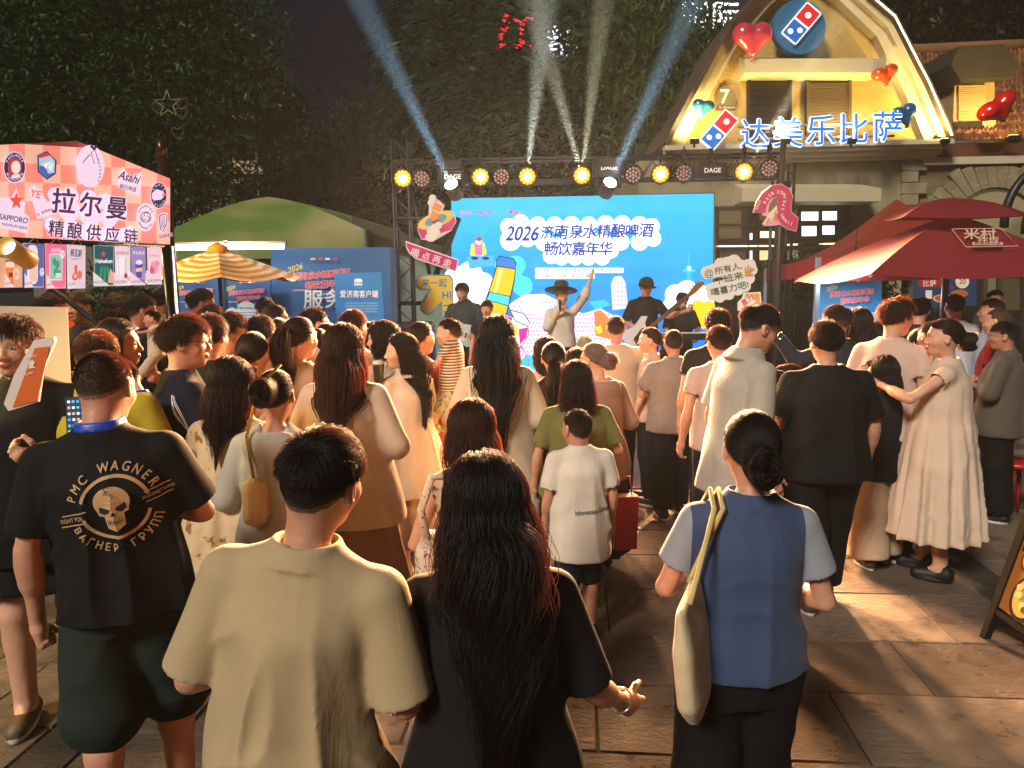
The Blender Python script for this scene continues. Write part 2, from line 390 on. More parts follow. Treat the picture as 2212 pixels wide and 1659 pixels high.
        for a in range(8):
            for b in range(a + 1, 8):
                pa, pb = np.array(c8[a]), np.array(c8[b])
                if np.abs(pa - pb).sum() != 1: continue
                m = (cv[:, a] < 0) != (cv[:, b] < 0); t = cv[m, a] / (cv[m, a] - cv[m, b])
                acc[m] += pa + t[:, None] * (pb - pa); w_[m] += 1
        V = s.lo + (I + acc / w_[:, None]) * s.h; F = []
        for ax in range(3):
            o1, o2 = (ax + 1) % 3, (ax + 2) % 3; sa = [slice(None)] * 3; sb = [slice(None)] * 3; sa[ax] = slice(0, n[ax] - 1); sb[ax] = slice(1, n[ax])
            A, B = neg[tuple(sa)], neg[tuple(sb)]; E = np.argwhere(A != B); E = E[(E[:, o1] > 0) & (E[:, o2] > 0) & (E[:, o1] < n[o1] - 1) & (E[:, o2] < n[o2] - 1)]
            ins = A[E[:, 0], E[:, 1], E[:, 2]]; d1 = np.zeros(3, int); d1[o1] = 1; d2 = np.zeros(3, int); d2[o2] = 1
            q = np.stack([idx[tuple(e.T)] for e in (E - d1 - d2, E - d2, E, E - d1)], 1); q[~ins] = q[~ins][:, ::-1]; F.append(q[(q >= 0).all(1)])
        return V, np.concatenate(F)
def relax(V, F, it=1, f=.5):
    for _ in range(it):
        s = np.zeros_like(V); c = np.zeros(len(V))
        for a in range(4):
            i, j = F[:, a], F[:, (a + 1) % 4]
            for d in range(3): s[:, d] += np.bincount(i, V[j, d], len(V)) + np.bincount(j, V[i, d], len(V))
            c += np.bincount(i, minlength=len(V)) + np.bincount(j, minlength=len(V))
        V = V + f * (s / np.maximum(c, 1)[:, None] - V)
    return V
HAIRM = {}
def hair_mat(col):
    if col in HAIRM: return HAIRM[col]
    m = bpy.data.materials.new('hair_fibre'); m.use_nodes = True; nt = m.node_tree; b = nt.nodes['Principled BSDF']
    c = lin(col); hi = nt.nodes.new('ShaderNodeHairInfo'); r = nt.nodes.new('ShaderNodeValToRGB')
    r.color_ramp.elements[0].color = tuple(x * .6 for x in c) + (1,); r.color_ramp.elements[1].color = tuple(min(1, x * 1.5) for x in c) + (1,)
    nt.links.new(hi.outputs['Random'], r.inputs[0]); nt.links.new(r.outputs[0], b.inputs['Base Color'])
    b.inputs['Roughness'].default_value = .5; b.inputs['Specular IOR Level'].default_value = .35
    tr = nt.nodes.new('ShaderNodeBsdfTranslucent'); tr.inputs[0].default_value = (min(1, c[0] * 9 + .03), c[1] * 4 + .008, c[2] * 3 + .006, 1)
    mx = nt.nodes.new('ShaderNodeMixShader'); mx.inputs[0].default_value = .3
    nt.links.new(b.outputs[0], mx.inputs[1]); nt.links.new(tr.outputs[0], mx.inputs[2]); nt.links.new(mx.outputs[0], nt.nodes['Material Output'].inputs[0])
    HAIRM[col] = m; return m
def strands(name, pts, rad, parent, m, taper=.35):
    """pts (n,k,3) -> hair curves object"""
    n, k, _ = pts.shape; cu = bpy.data.hair_curves.new(name); cu.add_curves([k] * n)
    cu.attributes['position'].data.foreach_set('vector', pts.astype(np.float32).ravel())
    ra = cu.attributes.get('radius') or cu.attributes.new('radius', 'FLOAT', 'POINT')
    t = np.linspace(0, 1, k); rr = rad * (1 - (1 - taper) * t ** 2); ra.data.foreach_set('value', np.tile(rr, n).astype(np.float32))
    o = bpy.data.objects.new(name, cu); COL.objects.link(o); cu.materials.append(m); o.parent = parent; return o
# head space: origin between the ears, face towards +Y, chin at -.115, crown at +.113
HC, HR = np.array((0, -.010, .022)), np.array((.077, .097, .092))
def head_mesh(h, fem=0., jaw=1., nose=1.):
    f = Field((-.105, -.125, -.20), (.105, .14, .135), h)
    f.ell(HC, HR, .01); f.ell((0, .022, -.038), (.060 * jaw, .070, .076), .03); f.ell((0, .052, -.090), (.030 * jaw, .032, .024), .03)
    f.cone((-.034, .074, .022), (.034, .074, .022), .014, .014, .02)
    for s in (-1, 1):
        f.ell((s * .037, .055, -.026), (.024, .024, .022), .03); f.ell((s * .031, .098, .002), (.017, .012, .012), .012, sub=True)
        f.ell((s * .013, .096, -.036), (.010, .011, .008), .008)
        f.ell((s * .079, -.006, -.004), (.010, .020, .032), .008); f.ell((s * .084, .002, .0), (.006, .010, .018), .006, sub=True)
    f.cone((0, .088, .006), (0, .099 + .005 * nose, -.030), .006, .0115, .014)
    f.ell((0, .091, -.061), (.021, .010, .0055), .006); f.ell((0, .089, -.071), (.018, .010, .006), .006)
    f.cone((0, -.022, -.05), (0, -.036, -.20), .050 - .008 * fem, .051 - .008 * fem, .03)
    V, F = f.mesh(); V = relax(V, F, 1, .4); c = V[F].mean(1)
    mi = np.zeros(len(F), int)
    u = (c - HC) / HR; hv = u[:, 2] - (-.12 + .72 * u[:, 1]) + .10 * (vnoise(c[:, 0] * 60, c[:, 1] * 60, c[:, 2] * 30) - .5)
    mi[(hv > -.10) & (hv <= .06) & (u[:, 1] < .1) & (c[:, 2] > -.075) & (np.abs(c[:, 0]) < .0775)] = 5
    mi[(hv > .06) & (c[:, 2] > -.062) & (np.abs(c[:, 0]) < .0775) & ~((u[:, 1] > .35) & (u[:, 2] < .45))] = 1
    mi[((c[:, 0] / .021) ** 2 + ((c[:, 2] + .066) / .0105) ** 2 < 1) & (c[:, 1] > .085)] = 2
    parts = [(V, F, mi)]
    for s in (-1, 1):     # eyes, brows
        f2 = Field((s * .031 - .02, .055, -.02), (s * .031 + .02, .11, .045), .0035)
        f2.ell((s * .031, .0795, .001), (.0128, .0118, .0066), .002); v, q = f2.mesh(); cc = v[q].mean(1)
        parts.append((v, q, np.where(((cc[:, 0] - s * .031) ** 2 + (cc[:, 2] - .001) ** 2 < .0058 ** 2), 4, 3)))
        f2 = Field((s * .031 - .03, .06, .0), (s * .031 + .03, .11, .05), .004)
        f2.cone((s * .016, .0895, .019), (s * .047, .080, .021), .0035, .003, .003); v, q = f2.mesh(); parts.append((v, q, np.full(len(q), 1)))
    return parts
_hm = {}
def hand_mesh(pose, h, fat=1.):
    """right hand, wrist at origin, fingers along +Z local, palm facing +Y, thumb towards -X"""
    k = (pose, round(h, 4))
    if k in _hm: return _hm[k]
    f = Field((-.10, -.07, -.05), (.08, .11, .22), h)
    f.cone((0, 0, -.05), (0, 0, .015), .026, .024, .02); f.cone((-.018, 0, .02), (-.024, .002, .078), .019, .015, .02); f.cone((.018, 0, .02), (.022, .002, .072), .018, .014, .02)
    f.cone((0, .002, .03), (0, .002, .082), .018, .015, .02)
    curl = {'relax': (.35, .55, .4), 'fist': (1.45, 1.65, 1.2), 'open': (.05, .1, .08), 'grip': (.9, 1.1, .7), 'point': (.1, .15, .1)}[pose]
    for i, (x, ln, r, sp) in enumerate(((-.030, .072, .0088, -.10), (-.010, .080, .009, -.02), (.010, .074, .0086, .06), (.029, .058, .0076, .16))):
        cc = curl if not (pose == 'point' and i > 0) else (1.4, 1.6, 1.1)
        p = np.array((x, .002, .082 if i < 3 else .074)); a = 0
        for j, (c_, fr_) in enumerate(zip(cc, (.45, .3, .25))):
            a += c_ * (1 + .08 * i); d = np.array((math.sin(sp if pose in ('open',) else sp * .4), math.sin(a), math.cos(a))); d /= np.linalg.norm(d)
            q = p + d * ln * fr_; f.cone(p, q, r * (1 - .07 * j), r * (1 - .07 * (j + 1)), .006); p = q
    p = np.array((-.026, .006, .025))
    td = {'fist': [(-.5, .55, .65), (.35, .75, .55)], 'grip': [(-.5, .6, .6), (-.05, .8, .55)]}.get(pose, [(-.72, .25, .62), (-.45, .25, .85)])
    for j, d in enumerate(td):
        d = np.array(d) / np.linalg.norm(d); q = p + d * (.040 if j == 0 else .032); f.cone(p, q, .0125 - .002 * j, .0105 - .002 * j, .008); p = q
    V, F = f.mesh(); V = relax(V, F, 1, .3); _hm[k] = (V, F); return _hm[k]
def aim(d, up):
    """matrix whose Z is d and whose Y is close to up"""
    z = Vector(d).normalized(); y = Vector(up); y = (y - z * y.dot(z)); y = y.normalized() if y.length > 1e-4 else Vector((0, 1, 0)); x = y.cross(z)
    return Matrix((x, y, z)).transposed()
ARM = {'down': ((.235, -.03, 1.11), (.250, .05, .87)), 'front': ((.245, -.03, 1.12), (.13, .20, 1.10)), 'phone': ((.25, .13, 1.19), (.11, .30, 1.40)),
       'cross': ((.25, .05, 1.13), (-.06, .19, 1.16)), 'up': ((.33, .06, 1.60), (.42, .08, 1.85)), 'hip': ((.30, -.06, 1.14), (.20, .08, 1.0)), 'back': ((.25, -.08, 1.12), (.10, -.17, .95)),
       'mic': ((.23, .10, 1.16), (.07, .20, 1.40)), 'reach': ((.26, .14, 1.28), (.16, .36, 1.36)), 'strum': ((.27, -.02, 1.13), (.10, .20, 1.00)), 'neck': ((.25, .14, 1.16), (.36, .30, 1.20))}
SKIN = ('#c4937a', '#b8866c', '#d0a38a', '#a97860')
def person(label, x, y, d, yaw=0., h=None, fem=0, fat=1., hair='short', hcol='#120d0b', hlen=.5, top=('tee', '#222222'), bot=('pants', '#15151a'), arms=('down', 'down'), hand=('relax', 'relax'),
           shoe='#17171a', skin=0, hy=0., hp=0., hr=0., bend=0., side=0., hs=1., step=.06, glasses=None, lanyard=None, z0=0., vox=None, up=None, hats=0., sit=0, shy=None, legy=None):
    top_p = P(x, y, d); hh = (top_p.z - z0 - hats) if h is None else h
    sc = hh / 1.725
    root = thing('person', label, 'person', (top_p.x, d, z0), R(yaw)); root.scale = (sc, sc, sc)
    vox = vox or min(.018, max(.007, d * .0032)) / sc
    rs = np.random.RandomState(int(x * 7 + y * 13)); sd = rs.rand() * 20
    g = fat; fm = fem; shx = (.180 - .022 * fm) * (1 + .45 * (g - 1)); shz = 1.365
    tor = [(.80, .135 + .01 * fm, .10), (.90, .165 + .006 * fm, .115), (1.0, .158 - .008 * fm, .11), (1.08, .142 - .02 * fm, .098), (1.2, .152 - .016 * fm, .108), (1.3, .160 - .02 * fm, .110), (1.37, .138 - .02 * fm, .088), (1.42, .085, .068), (1.46, .05, .05)]
    tor = [(a, b * g, c * (g * 1.06 if a < 1.3 else g), 0, (-.0 if a < 1.3 else -.01)) for a, b, c in tor]
    am = []
    for i, s in enumerate((-1, 1)):      # 0 left, 1 right
        e, wv = ARM[arms[i]] if isinstance(arms[i], str) else arms[i]
        sh = np.array((s * shx, -.012, shz)); k = .05 * (g - 1) * 3
        e = np.array((s * (e[0] + k), e[1], e[2])); wv = np.array((s * (wv[0] + (k if wv[0] > .15 else 0)), wv[1], wv[2])); am.append((sh, e, wv))
    lg = []
    for s in (-1, 1):
        oy = s * step; hip = np.array((s * .088 * g, 0, .88)); an = np.array((s * (.095 + .01 * (g - 1)), oy, .085)); kn = (hip + an) / 2 + (0, .02 + max(0, oy) * .4, .02)
        if sit: hip = np.array((s * .09, 0, .88)); kn = np.array((s * .11, .42, .86)); an = np.array((s * .11, .40, .44))
        if legy: kn = np.array((s * .10, legy[(s + 1) // 2][0], .48)); an = np.array((s * .10, legy[(s + 1) // 2][1], legy[(s + 1) // 2][2]))
        lg.append((hip, kn, an))
    zhead = 1.725 - .113 * hs - .022; HO = np.array((0, .022, zhead))
    def bendf(V):
        if not bend and not side: return V
        V = V.copy()
        for ang, ax in ((bend, 1), (side, 0)):
            if ang:
                t = np.clip((V[:, 2] - .85) / .45, 0, 1); a = R(ang) * t * t * (3 - 2 * t); q = V[:, ax] , V[:, 2] - .9
                ca, sa = np.cos(a), np.sin(a); m = V[:, 2] > .85
                V[m, ax], V[m, 2] = (q[0] * ca + q[1] * sa)[m], (-q[0] * sa + q[1] * ca + .9)[m]
        return V
    HM = np.array(Euler((R(-hp), R(hr), R(hy)), 'YXZ').to_matrix()) * hs
    piv = np.array((0, -.03, -.09))
    def headf(V): return bendf((V - piv) @ HM.T + piv * hs + HO)
    # ---- body
    kind = top[0]; sleeve = {'tee': .52, 'polo': .55, 'long': 2, 'dress': .3, 'sleeveless': 0, 'blouse': 2, 'roll': 1.2, 'hoodie': 2}[kind] if len(top) < 3 or top[2] is None or 'sl' not in top[2] else top[2]['sl']
    to = dict(hem=.83, ease=.022, flare=.02, wr=.014, nf=0, folds=0., collar=kind in ('polo', 'blouse', 'roll'))
    if kind == 'blouse': to.update(ease=.04, flare=.05, wr=.016)
    if kind == 'hoodie': to.update(ease=.035, wr=.016)
    if kind == 'dress': to.update(hem=.32, nf=11, folds=.06, flare=.08, ease=.015)
    if len(top) > 2 and top[2]: to.update(top[2])
    zt = max(1.5, max(a[2][2] for a in am) + .08, max(a[1][2] for a in am) + .1); f = Field((-.55, -.45, 0), (.55, .5, zt), max(vox, .011)); ft = [(a, b - .012, c - .012, e_, f_) for a, b, c, e_, f_ in tor]
    f.loft(ft, .03, sq=2.1); ARMR = (.050 * (.92 - .12 * fm) * (.6 + .4 * g))
    for sh, e, wv in am:
        f.cone(sh, e, ARMR * 1.02, ARMR * .74, .03); f.cone(e, wv, ARMR * .74, ARMR * .56, .012); f.cone(e + (wv - e) * .18, e + (wv - e) * .42, ARMR * .80, ARMR * .76, .03)
    for hip, kn, an in lg:
        f.cone(hip, kn, .083 * g, .056 * g, .03); f.cone(kn, an, .054 * g, .037, .02); cf = kn + (an - kn) * .3 + np.array((0, -.014, 0)); f.cone(kn + (0, 0, -.02), cf, .05 * g, .054 * g, .03); f.cone(cf, an, .05 * g, .034, .03)
        if not sit: f.cone(an, an + np.array((0, .13, -.055)), .034, .026, .03)
    [f.cone((0, -.025, 1.445), (s * .10, -.02, 1.372), .024, .030, .025) for s in (-1, 1)]; f.cone((0, -.02, 1.40), HO + (0, -.026, -.08), .048 - .006 * fm, .048 - .008 * fm, .025)
    V, F = f.mesh(); V = relax(V, F, 2, .5); parts = [(bendf(V), F, np.zeros(len(F), int))]
    for v, q, mi in head_mesh(max(.0036, min(.0062, d * .0016)), fm, 1 - .06 * fm): parts.append((headf(v), q, mi))
    for i, s in enumerate((-1, 1)):
        sh, e, wv = am[i]; v, q = hand_mesh(hand[i], .0042 if d < 5 else .0055)
        v = v.copy() * (1 - .08 * fm)
        dr = wv - e; dr = dr / np.linalg.norm(dr); upv = (-s * .9, .1, .1) if arms[i] == 'down' else (0, -.25, 1) if (arms[i] in ('cross', 'front')) else (-s * .6, .2, .4)
        if isinstance(arms[i], tuple) and len(arms[i]) > 2: upv = arms[i][2]
        if up and up[i]: upv = up[i]
        if i == 0: v[:, 0] *= -1; q = q[:, ::-1]
        M = np.array(aim(dr, upv)); parts.append((bendf(v @ M.T + wv), q, np.zeros(len(q), int)))
    n = 0; VV = []; FF = []; MM = []
    for v, q, mi in parts: VV.append(v); FF.append(q + n); MM.append(mi); n += len(v)
    scalp = mat(hcol, .8); sk = SKIN[skin]
    link('body', mesh_np('body', np.concatenate(VV), [np.concatenate(FF)], np.concatenate(MM)), root, (mat(sk, .5, kind='skin'), scalp if hair != 'buzz' else mat('#4a3328', .8), mat('#9c4f48', .45), mat('#d9d2c8', .3), mat('#120c0a', .2), mat('#5c4034' if hair != 'buzz' else '#7a5644', .7)))
    # ---- top garment
    def cl(c): return c if not isinstance(c, str) else mat(c, .85, kind='cloth')
    hem = to['hem']; ez = to['ease']; fl = to['flare']
    f = Field((-.6, -.5, hem - .05), (.6, .5, max(1.52, zt if sleeve > 1 else max(a[1][2] for a in am) + .1)), max(vox * .9, .0065)); rows = []
    cin = to.get('cinch', 1. if kind != 'dress' else .0)
    for a, b, c, e_, f_ in tor:
        if a < hem - .15: continue
        t = max(0, (1.3 - a) / .5); bx, by = b + ez * (.55 if a > 1.15 else .8), c + ez
        if cin and a < 1.28:      # cloth falls straight from the chest
            bx = bx + (max(bx, tor[5][1] + ez * .6 - .004) - bx) * .75; by = by + (max(by, tor[5][2] + ez) - by) * .7
        if a > 1.35: bx, by = b + .012, c + .016
        rows.append((a, bx + fl * t * .6, by + fl * t * .5, e_, f_))
    rows = [r for r in rows if r[0] > hem + .001]
    if kind == 'dress' or hem < .8:
        rows = [r for r in rows if r[0] >= .9]; b = rows[0]; rows = [(hem, b[1] + fl * .75, b[2] + fl * .8, 0, 0), (hem + (.9 - hem) * .6, b[1] + fl * .35, b[2] + fl * .4, 0, 0)] + rows
    else:
        b = rows[0]; rows = [(hem, b[1] + fl * .12, b[2] + fl * .12, 0, 0)] + rows
    f.loft(rows, .02, folds=to['folds'], nf=to['nf'], wr=to['wr'], seed=sd, z1=1.462)
    for i, (sh, e, wv) in enumerate(am):
        s = (-1, 1)[i]; f.cone((s * .036, -.022, 1.428), sh + (-s * .020, 0, .000), .044, .054 if not sleeve else .057, .045)
        if sleeve:
            r0 = ARMR + .009 + ez * .2; r1 = ARMR + (.011 if sleeve < 1 else .007) + ez * .36
            tt = min(sleeve, 1.); en = sh + (e - sh) * tt
            f.cone(sh, en, r0, r1, .022, flat=sleeve <= 1); lastA, lastB, lr = sh, en, r1
            if sleeve > 1:
                t2 = min(sleeve - 1, .96); en2 = e + (wv - e) * t2; r2 = ARMR * .8 + .012 + ez * .3 - .012 * t2 + (to.get('puff', 0)); f.cone(e, en2, r1, r2, .02, flat=True); lastA, lastB, lr = e, en2, r2
            dd = (lastB - lastA) / np.linalg.norm(lastB - lastA); f.cone(lastB - dd * .035, lastB + dd * .03, lr - .016, lr - .015, .003, flat=True, sub=True, f0=True)
    if to['collar']:
        f.loft([(1.425, .082, .078, 0, -.012), (1.455, .078, .073, 0, -.008), (1.487, .068, .064, 0, -.004)], .01); f.loft([(1.46, .056, .054, 0, -.002), (1.52, .058, .056, 0, .0)], .004, sub=True)
        f.loft([(1.418, .115, .105, 0, -.022), (1.432, .112, .10, 0, -.02), (1.478, .076, .072, 0, -.006)], .006, z0=1.418); f.loft([(1.455, .056, .054, 0, -.002), (1.52, .06, .058, 0, .0)], .004, sub=True)
    else:
        f.loft([(1.44, .058, .056, 0, -.004), (1.50, .066, .064, 0, .004)], .006, sub=True)
        if kind != 'sleeveless' and kind != 'dress': f.loft([(1.425, .090, .086, 0, -.014), (1.470, .072, .070, 0, -.010)], .005); f.loft([(1.437, .060, .058, 0, -.005), (1.50, .063, .061, 0, -.004)], .003, sub=True)
    if kind == 'hoodie' or to.get('hood'):
        f.ell((0, -.105, 1.385), (.125, .062, .095), .03); f.ell((0, -.085, 1.455), (.085, .05, .05), .02, sub=True); f.cone((-.085, -.05, 1.42), (-.03, .05, 1.41), .03, .02, .02); f.cone((.085, -.05, 1.42), (.03, .05, 1.41), .03, .02, .02)
    for z, am_ in to.get('tiers', ()): f.loft([(z - .03, np.interp(z, [r[0] for r in rows], [r[1] for r in rows]) + am_, np.interp(z, [r[0] for r in rows], [r[2] for r in rows]) + am_), (z + .03, .1, .1)], .01, folds=.06, nf=13, seed=sd)
    V, F = f.mesh(); V = relax(V, F, 2, .45)
    mi = None; tm = [cl(top[1])]
    if 'fn' in to: mi, ex = to['fn'](V[F].mean(1)); tm += ex
    sho = link({'tee': 'tee_shirt', 'polo': 'polo_shirt', 'dress': 'dress', 'hoodie': 'hooded_jacket', 'sleeveless': 'sleeveless_top'}.get(kind, 'shirt'), mesh_np('shirt', bendf(V), [F], mi), root, tm); root['_top'] = sho.name
    # ---- lower garment
    if bot:
        bk = bot[0]; bo = dict(hem={'pants': .09, 'shorts': .52, 'skirt': .35, 'wide': .10}[bk], nf=9, folds=.06, flare=.1, loose=.018)
        if len(bot) > 2: bo.update(bot[2])
        f = Field((-.45, -.45, min(bo['hem'], .2) - .1), (.45, .62, 1.08), max(vox, .008)); pel = [(a, b + .012, c + .012, e_, f_) for a, b, c, e_, f_ in tor if a < 1.05]
        if bk == 'skirt':
            b = pel[1]; f.loft([(bo['hem'], b[1] + bo['flare'], b[2] + bo['flare'] * 1.1, 0, .01), (.75, b[1] + bo['flare'] * .35, b[2] + bo['flare'] * .35, 0, 0)] + pel[1:], .02, nf=bo['nf'], folds=bo['folds'], wr=.006, seed=sd)
        else:
            f.loft(pel, .03, wr=.008, seed=sd)
            for hip, kn, an in lg:
                lo_ = bo['loose'] + (.03 if bk == 'wide' else 0); lo2 = lo_ * 1.5 + (.02 if bk in ('shorts', 'wide') else 0)
                tk = min(1, (hip[2] - bo['hem']) / (hip[2] - kn[2])) if not sit else 1; en = hip + (kn - hip) * tk
                f.cone(hip, en, .088 * g + lo_ * .6, .083 * g + (.056 - .083) * g * tk + lo2, .03, flat=tk < 1)
                if tk >= 1:
                    t2 = np.clip((kn[2] - bo['hem']) / (kn[2] - an[2]), 0, 1); en2 = kn + (an - kn) * t2; f.cone(kn, en2, .056 * g + lo2, .045 + lo2 * .9 + (.035 if bk == 'wide' else .006), .03, flat=True)
        D = f.D; q = f.xyz((slice(None),) * 3); f.D = (D - .007 * ((1 - np.abs(2 * vnoise(q[0] * 8 + sd, q[1] * 8, q[2] * 7) - 1)) ** 2 - .4)).astype(np.float32)
        V, F = f.mesh(); V = relax(V, F, 2, .45); link({'skirt': 'skirt', 'shorts': 'shorts'}.get(bk, 'trousers'), mesh_np('bottoms', V, [F]), root, [cl(bot[1])])
    # ---- shoes
    if shoe and d < 7 and not sit:
        sm = (mat(shoe, .55, bump=.1), mat('#c9c4b8' if shoe not in ('#0c0c0e',) else '#0a0a0b', .6))
        for hip, kn, an in lg:
            f = Field((-.07, -.12, -.02), (.07, .24, .16), .009); f.cone((0, -.035, .05), (0, .135, .036), .045, .040, .02); f.cone((0, -.03, .06), (0, 0, .11), .042, .043, .02); f.ell((0, .05, .012), (.048, .125, .03), .01)
            f.op((-.1, -.2, -.1), (.1, .3, .2), lambda X, Y, Z: (Z - 0.0) + X * 0 + Y * 0, .002, sub=True)
            V, F = f.mesh(); mi = (V[F].mean(1)[:, 2] < .026).astype(int); V = V + (an[0], an[1], an[2] - .085)
            link('shoe', mesh_np('shoe', V, [F], mi), root, sm)
    # ---- hair
    if hair: make_hair(root, hair, hcol, hlen, headf, bendf, HO, d, rs, fm, shx, hs, rows, to['ease'])
    if glasses:
        mb = MB(); gm = mat(glasses, .3)
        for s in (-1, 1):
            c = [(s * .032 + .024 * math.cos(t), .108, .002 + .019 * math.sin(t)) for t in [2 * math.pi * k / 14 for k in range(15)]]; mb.tube(c, .0016, gm, 5, False)
            mb.tube([(s * .056, .106, .006), (s * .078, .05, .008), (s * .082, -.01, .004)], .0016, gm, 5)
        mb.tube([(-.009, .109, .004), (.009, .109, .004)], .0016, gm, 5); v = headf(np.array(mb.v)); mb.v = [tuple(p) for p in v]; mb.build('glasses', root)
    if lanyard:
        f = Field((-.12, -.13, 1.28), (.12, .2, 1.52), .006); f.loft([(1.455, .078, .078, 0, -.012), (1.486, .069, .068, 0, -.012)], .004); f.loft([(1.44, .060, .058, 0, -.004), (1.50, .060, .060, 0, -.006)], .003, sub=True); V, F = f.mesh(); link('lanyard', mesh_np('lanyard', bendf(V), [F]), root, [mat(lanyard, .4)])
    root['_am'] = [float(q) for a in am for b in a for q in b]
    return root
def slide(p, dirs, n, step, grav, push, rs, wav=0., dj=.0):
    out = [p.copy()]; ph = rs.rand(len(p), 1) * 6.3; am_ = rs.rand(len(p), 1)
    for i in range(n):
        t = i / n; gr = np.array((0, 0, -1.))
        dirs = dirs * (1 - grav[0]) + gr * grav[0]; dirs = dirs + rs.randn(*p.shape) * dj; dirs /= np.linalg.norm(dirs, axis=1, keepdims=True) + 1e-9
        p = p + dirs * step; q = push(p, i); dirs = (q - out[-1]); dirs /= np.linalg.norm(dirs, axis=1, keepdims=True) + 1e-9; p = q
        w_ = p.copy()
        if wav: w_[:, 0:1] += wav * np.sin(ph + i * 1.1) * min(1, i / 4); w_[:, 1:2] += wav * .5 * np.cos(ph + i * 1.1)
        p = p; out.append(w_ if wav else p.copy())
    return np.stack(out, 1)
def scalp_roots(n, rs, fm):
    a = rs.randn(n * 4, 3); a /= np.linalg.norm(a, axis=1, keepdims=True)
    ok = (a[:, 2] > -.12 + .72 * a[:, 1] + rs.rand(len(a)) * .06) & ~((a[:, 1] > .35) & (a[:, 2] < .45 + .1 * (1 - fm))) & (a[:, 2] > -.82); return a[ok][:n]
